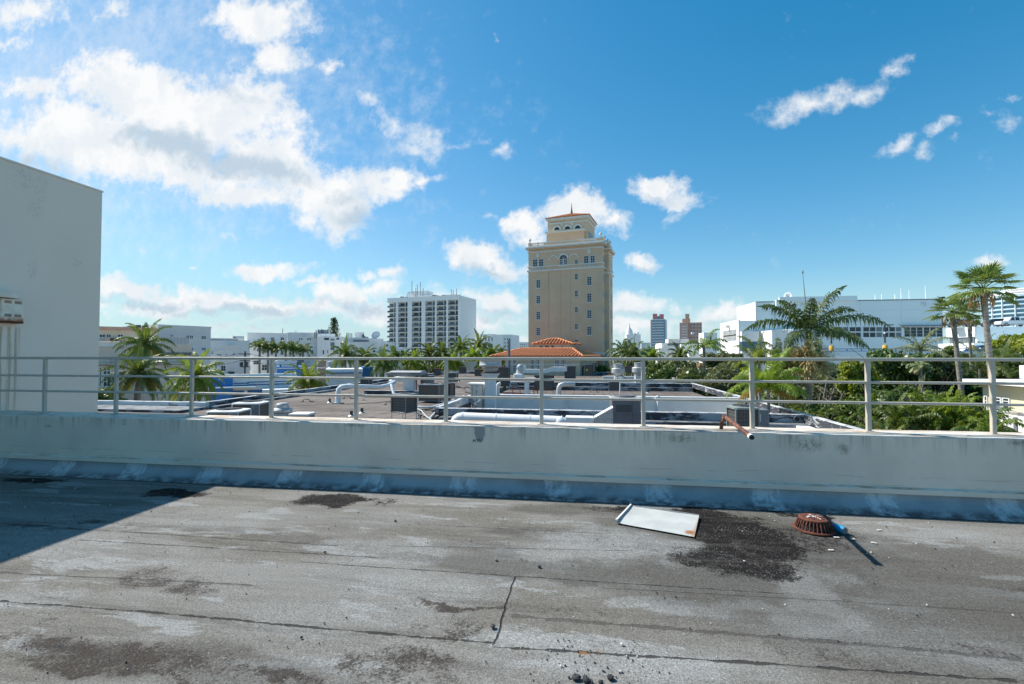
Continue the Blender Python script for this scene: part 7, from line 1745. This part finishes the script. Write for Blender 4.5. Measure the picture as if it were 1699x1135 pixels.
# ground level plants seen through the gap, far-off green mass, ground
vs = []; fs = []; rg = random.Random(12)
for k in range(26000):
    az = rg.uniform(-52, 52); Z = rg.uniform(430, 620); hgt = 3.2 + 2.2 * mathutils.noise.noise(Vector((az * .35, 0, 0))) + 1.2 * mathutils.noise.noise(Vector((az * 1.7, 5, 0)))
    x = math.tan(R(az)) * Z; c = CAM + RT * x + FW * Z; c.z = GROUND + (rg.random() ** .5) * max(2, hgt + 7.2)
    e = Vector([rg.gauss(0, 1.1) for _ in range(3)]); f_ = Vector([rg.gauss(0, 1.1) for _ in range(3)]); o = len(vs); vs += [c, c + e, c + e + f_, c + f_]; fs.append((o, o + 1, o + 2, o + 3))
mb = MB(); mb.add(vs, fs); o = obj('far_tree_belt', mb, M['l_mid']); tag(o, 'far-off belt of trees along the horizon', 'trees', kind='stuff')
mb = MB(); mb.add([(-4000, -200, 0), (4000, -200, 0), (4000, 5000, 0), (-4000, 5000, 0)], [(0, 1, 2, 3)])
struct('ground', mb, pm('street_level_ground', (.24, .235, .21), (.33, .32, .29), .06, bump=0, dirt=(.05, .07, .03), dscale=.02), (0, 0, GROUND))
SKY_STRENGTH = .13; SKY_DUST = .35; SKY_TINT = (.80, 1.03, 1.0); SKY_SAT = 1.40; CB = 5.5; SUN_STRENGTH = 4.8; EXPOSURE = .46
# ================================================================= SKY, SUN, CAMERA
SUN = Vector((-.9, .30, 1.0)).normalized()      # towards the sun
w = bpy.data.worlds.new('World'); scene.world = w; w.use_nodes = True
nt = NT(w.node_tree); bg = w.node_tree.nodes['Background']
sky = nt.node('ShaderNodeTexSky'); sky.sky_type = 'NISHITA'; sky.sun_disc = False
sky.sun_elevation = math.asin(SUN.z); sky.sun_rotation = math.atan2(SUN.x, SUN.y)
sky.altitude = 0; sky.air_density = .9; sky.dust_density = SKY_DUST; sky.ozone_density = 2.0
hs = nt.node('ShaderNodeHueSaturation'); nt.put(hs.inputs['Color'], sky.outputs[0]); hs.inputs['Saturation'].default_value = SKY_SAT; nt.put(hs.inputs['Hue'], nt.ramp(nt.vmath('DOT_PRODUCT', sky.outputs[0], (.25, .5, .25)), 1.2, 4.5, .482, .498, False))
lum = nt.vmath('DOT_PRODUCT', sky.outputs[0], (.25, .5, .25))
nt.put(hs.inputs['Saturation'], nt.ramp(lum, 1.6, 6.0, SKY_SAT, .92, False))
cmp_ = nt.ramp(lum, 1.8, 7.5, 1.0, .60, False)
skyc = nt.mix(1.0, nt.mix(1.0, hs.outputs[0], SKY_TINT, 'MULTIPLY'), nt.comb(cmp_, cmp_, cmp_), 'MULTIPLY')
DZ = nt.sep(nt.coords('Generated'))[2]
skyc = nt.mix(nt.ramp(DZ, -.02, .16, .85, 0), skyc, (3.1, 4.2, 4.8))
D = nt.coords('Generated'); X = nt.sep(D)
yy = nt.math('MAXIMUM', X[1], .02)
gx = nt.math('DIVIDE', X[0], yy); gz = nt.math('DIVIDE', X[2], yy)
P0 = nt.comb(gx, gz, 0)
w1 = nt.vmath('SUBTRACT', nt.noise(P0, 4.0, 4, .62, col=True, dim='2D'), (.5, .5, .5)); w2 = nt.vmath('SUBTRACT', nt.noise(P0, 17, 4, .7, col=True, dim='2D'), (.5, .5, .5))
Pw = nt.vmath('ADD', P0, nt.vmath('ADD', nt.scale(w1, (.13, .10, 0)), nt.scale(w2, (.045, .04, 0))))
def dirp(px, py): d = ray(px, py); return d.x / d.y, d.z / d.y
def cl(lst, vec):
    out = None
    for (px, py, rx, ry, ang, s_) in lst:
        x, y = dirp(px, py); kx = (dirp(px + 1, py)[0] - dirp(px - 1, py)[0]) / 2; ky = (dirp(px, py - 1)[1] - dirp(px, py + 1)[1]) / 2
        if out is not None:   # chain the blobs so the shader needs little memory at a time
            n_ = nt.node('ShaderNodeVectorMath', operation='MULTIPLY_ADD'); nt.put(n_.inputs[0], out); n_.inputs[1].default_value = (1e-6,) * 3; nt.put(n_.inputs[2], vec); vc = n_.outputs[0]
        else: vc = vec
        v = nt.math('MULTIPLY', nt.math('MAXIMUM', nt.blob(vc, x, y, rx * kx * 1.15, ry * ky * 1.15, R(-ang)), -1.0), s_)
        out = v if out is None else nt.math('SMOOTH_MAX', out, v, .12)
    return out
# (x, y, half width, half height, tilt, strength) in photo pixels, turned into directions of the sky
white = cl([(230, 150, 150, 70, 20, 1.1), (330, 200, 190, 80, 10, 1.1), (420, 165, 90, 50, 20, .9), (150, 215, 190, 60, 5, .9), (60, 235, 130, 45, 10, .8), (60, 150, 110, 22, 10, .6), (250, 270, 260, 55, 12, 1.0), (440, 260, 130, 50, 20, .9), (480, 300, 120, 40, 20, .9), (400, 325, 160, 22, 8, .7),
   (550, 330, 90, 55, 0, 1.0), (560, 370, 55, 40, 0, .8), (640, 315, 70, 32, -10, .9), (705, 305, 50, 14, -8, .6), (430, 35, 105, 45, 5, 1.0), (465, 88, 60, 34, 15, .9), (40, 20, 75, 40, 10, .7), (10, 75, 40, 16, 0, .5), (180, 10, 60, 14, 0, .4), (553, 108, 26, 14, 10, .6)], Pw)
thin = cl([(600, 172, 32, 14, 20, .7), (650, 200, 50, 18, 18, .7), (710, 225, 55, 24, 15, .7), (690, 245, 50, 18, 20, .6), (770, 235, 40, 12, 10, .5), (833, 254, 30, 14, -10, .6), (600, 235, 18, 14, -60, .3), (1350, 165, 62, 24, -12, .9), (1420, 155, 55, 20, -30, .8), (1480, 102, 28, 14, -10, .7), (1310, 185, 30, 14, -20, .6),
   (1505, 245, 32, 16, -20, .7), (1562, 215, 30, 10, -15, .5), (1558, 248, 18, 18, -40, .5), (1600, 231, 16, 7, 0, .4), (1645, 190, 30, 10, 10, .35), (1668, 160, 24, 6, 0, .35), (1680, 205, 26, 12, 0, .35), (817, 70, 8, 5, 0, .4), (1640, 443, 30, 11, 0, .8), (385, 388, 20, 8, 30, .45), (228, 415, 12, 4, 0, .3), (333, 449, 10, 5, 0, .4), (800, 370, 20, 5, 0, .3), (1120, 352, 18, 10, -30, .35), (1150, 338, 18, 6, 0, .35)], Pw)
low = cl([(440, 447, 65, 18, -3, .9), (495, 468, 35, 10, 0, .6), (600, 453, 20, 12, 0, .7), (650, 452, 30, 14, 10, .6), (215, 478, 60, 20, 0, .9), (300, 495, 110, 24, 6, .9), (260, 508, 110, 18, 0, .7), (400, 512, 90, 18, 0, .7), (560, 490, 60, 26, 0, .8), (620, 475, 60, 18, -8, .7), (500, 520, 150, 20, 0, .6), (620, 515, 80, 24, 0, .7), (700, 500, 60, 24, 0, .6),
   (790, 430, 52, 26, 10, 1.0), (840, 450, 60, 20, 10, .8), (830, 500, 60, 20, 0, .8), (800, 530, 80, 18, 0, .6), (865, 375, 32, 34, 0, 1.0), (885, 400, 40, 20, 0, .8), (950, 350, 60, 34, 0, 1.0), (1000, 370, 40, 22, 10, .7), (925, 327, 25, 10, 0, .5), (1068, 312, 55, 27, 5, 1.0), (1100, 328, 50, 12, 8, .6), (1062, 426, 40, 19, 0, .9), (1050, 510, 70, 24, 0, .85), (1040, 545, 90, 20, 0, .6), (1190, 520, 60, 20, 0, .8), (1150, 535, 70, 18, 0, .5), (1250, 540, 50, 14, 0, .4), (720, 565, 500, 12, 0, .35), (300, 550, 300, 8, 0, .3)], Pw)
fb = nt.noise(P0, 6.5, 8, .64, dim='2D'); fb2 = nt.noise(P0, 26, 4, .65, dim='2D')
fbm = nt.math('ADD', nt.math('MULTIPLY', nt.math('SUBTRACT', fb, .5), 1.25), nt.math('MULTIPLY', nt.math('SUBTRACT', fb2, .5), .95))
m1 = nt.math('MAXIMUM', white, low)
dens = nt.math('ADD', m1, nt.math('MULTIPLY', fbm, .62))
a1 = nt.math('MULTIPLY', nt.ramp(dens, -.05, .62), .98)
dt = nt.math('ADD', thin, nt.math('MULTIPLY', fbm, .75)); a2 = nt.math('MULTIPLY', nt.ramp(dt, -.05, 1.0), .95)
# thin veil round the big cloud, towards the sun side
veil = nt.math('MULTIPLY', nt.ramp(nt.math('ADD', cl([(200, 180, 520, 260, 10, 1.0), (350, 500, 420, 50, 0, .4)], P0), nt.math('MULTIPLY', fbm, .8)), .05, 1.0), .38)
alpha = nt.math('MAXIMUM', nt.math('MAXIMUM', a1, a2), veil, clamp=True)
front = nt.ramp(X[1], .03, .12)
up = nt.ramp(X[2], -.005, .02)
alpha = nt.math('MULTIPLY', nt.math('MULTIPLY', alpha, front), up)
# grey bellies of the thick parts
belly = cl([(300, 245, 90, 30, 5, 1), (370, 270, 110, 26, 12, 1), (250, 225, 70, 20, 0, .7), (450, 290, 80, 22, 15, .8), (370, 150, 60, 16, 15, .5), (590, 365, 50, 22, 0, .7), (575, 335, 50, 14, 0, .4), (60, 265, 80, 16, 10, .5), (240, 500, 90, 12, 3, .8), (380, 522, 140, 12, 3, .8), (600, 510, 90, 14, 0, .6), (815, 455, 50, 10, 10, .7), (950, 385, 60, 14, 0, .6), (1085, 328, 40, 7, 5, .5), (1065, 438, 30, 6, 0, .5), (870, 410, 30, 10, 0, .5), (1060, 525, 70, 10, 0, .6), (1180, 535, 60, 8, 0, .5), (560, 545, 400, 14, 0, .5), (830, 520, 60, 12, 0, .6)], Pw)
bl = nt.ramp(nt.math('ADD', belly, nt.math('MULTIPLY', fbm, .6)), -.05, .7)
texs = nt.ramp(nt.noise(Pw, 9, 4, .6, dim='2D'), .35, .65)
ccol = nt.mix(nt.math('MULTIPLY', texs, .6), (CB, CB, CB), (CB * .76, CB * .84, CB * .91))
ccol = nt.mix(nt.math('MULTIPLY', bl, .85), ccol, (CB * .50, CB * .63, CB * .75))
tot = nt.mix(alpha, skyc, ccol)
nt.put(bg.inputs[0], tot); bg.inputs[1].default_value = SKY_STRENGTH

ld = bpy.data.lights.new('Sun', 'SUN'); ld.energy = SUN_STRENGTH; ld.angle = R(.5); ld.color = (1.0, .955, .89)
sun = bpy.data.objects.new('Sun', ld); COL.objects.link(sun); sun.rotation_euler = SUN.to_track_quat('Z', 'Y').to_euler(); sun.location = SUN * 60

cd = bpy.data.cameras.new('Camera'); cam = bpy.data.objects.new('Camera', cd); COL.objects.link(cam)
cam.location = CAM; cam.rotation_euler = (R(90) + PITCH, 0, YAW); cd.sensor_width = 36; cd.lens = F / 1699 * 36; cd.clip_start = .05; cd.clip_end = 8000
scene.camera = cam
scene.view_settings.view_transform = 'Standard'; scene.view_settings.look = 'None'; scene.view_settings.gamma = 1; scene.view_settings.exposure = EXPOSURE
scene.render.resolution_x = 1024; scene.render.resolution_y = 684
scene.cycles.max_bounces = 5; scene.cycles.diffuse_bounces = 3; scene.cycles.transparent_max_bounces = 4; scene.cycles.use_denoising = True
w.cycles.sampling_method = 'MANUAL'; w.cycles.sample_map_resolution = 512
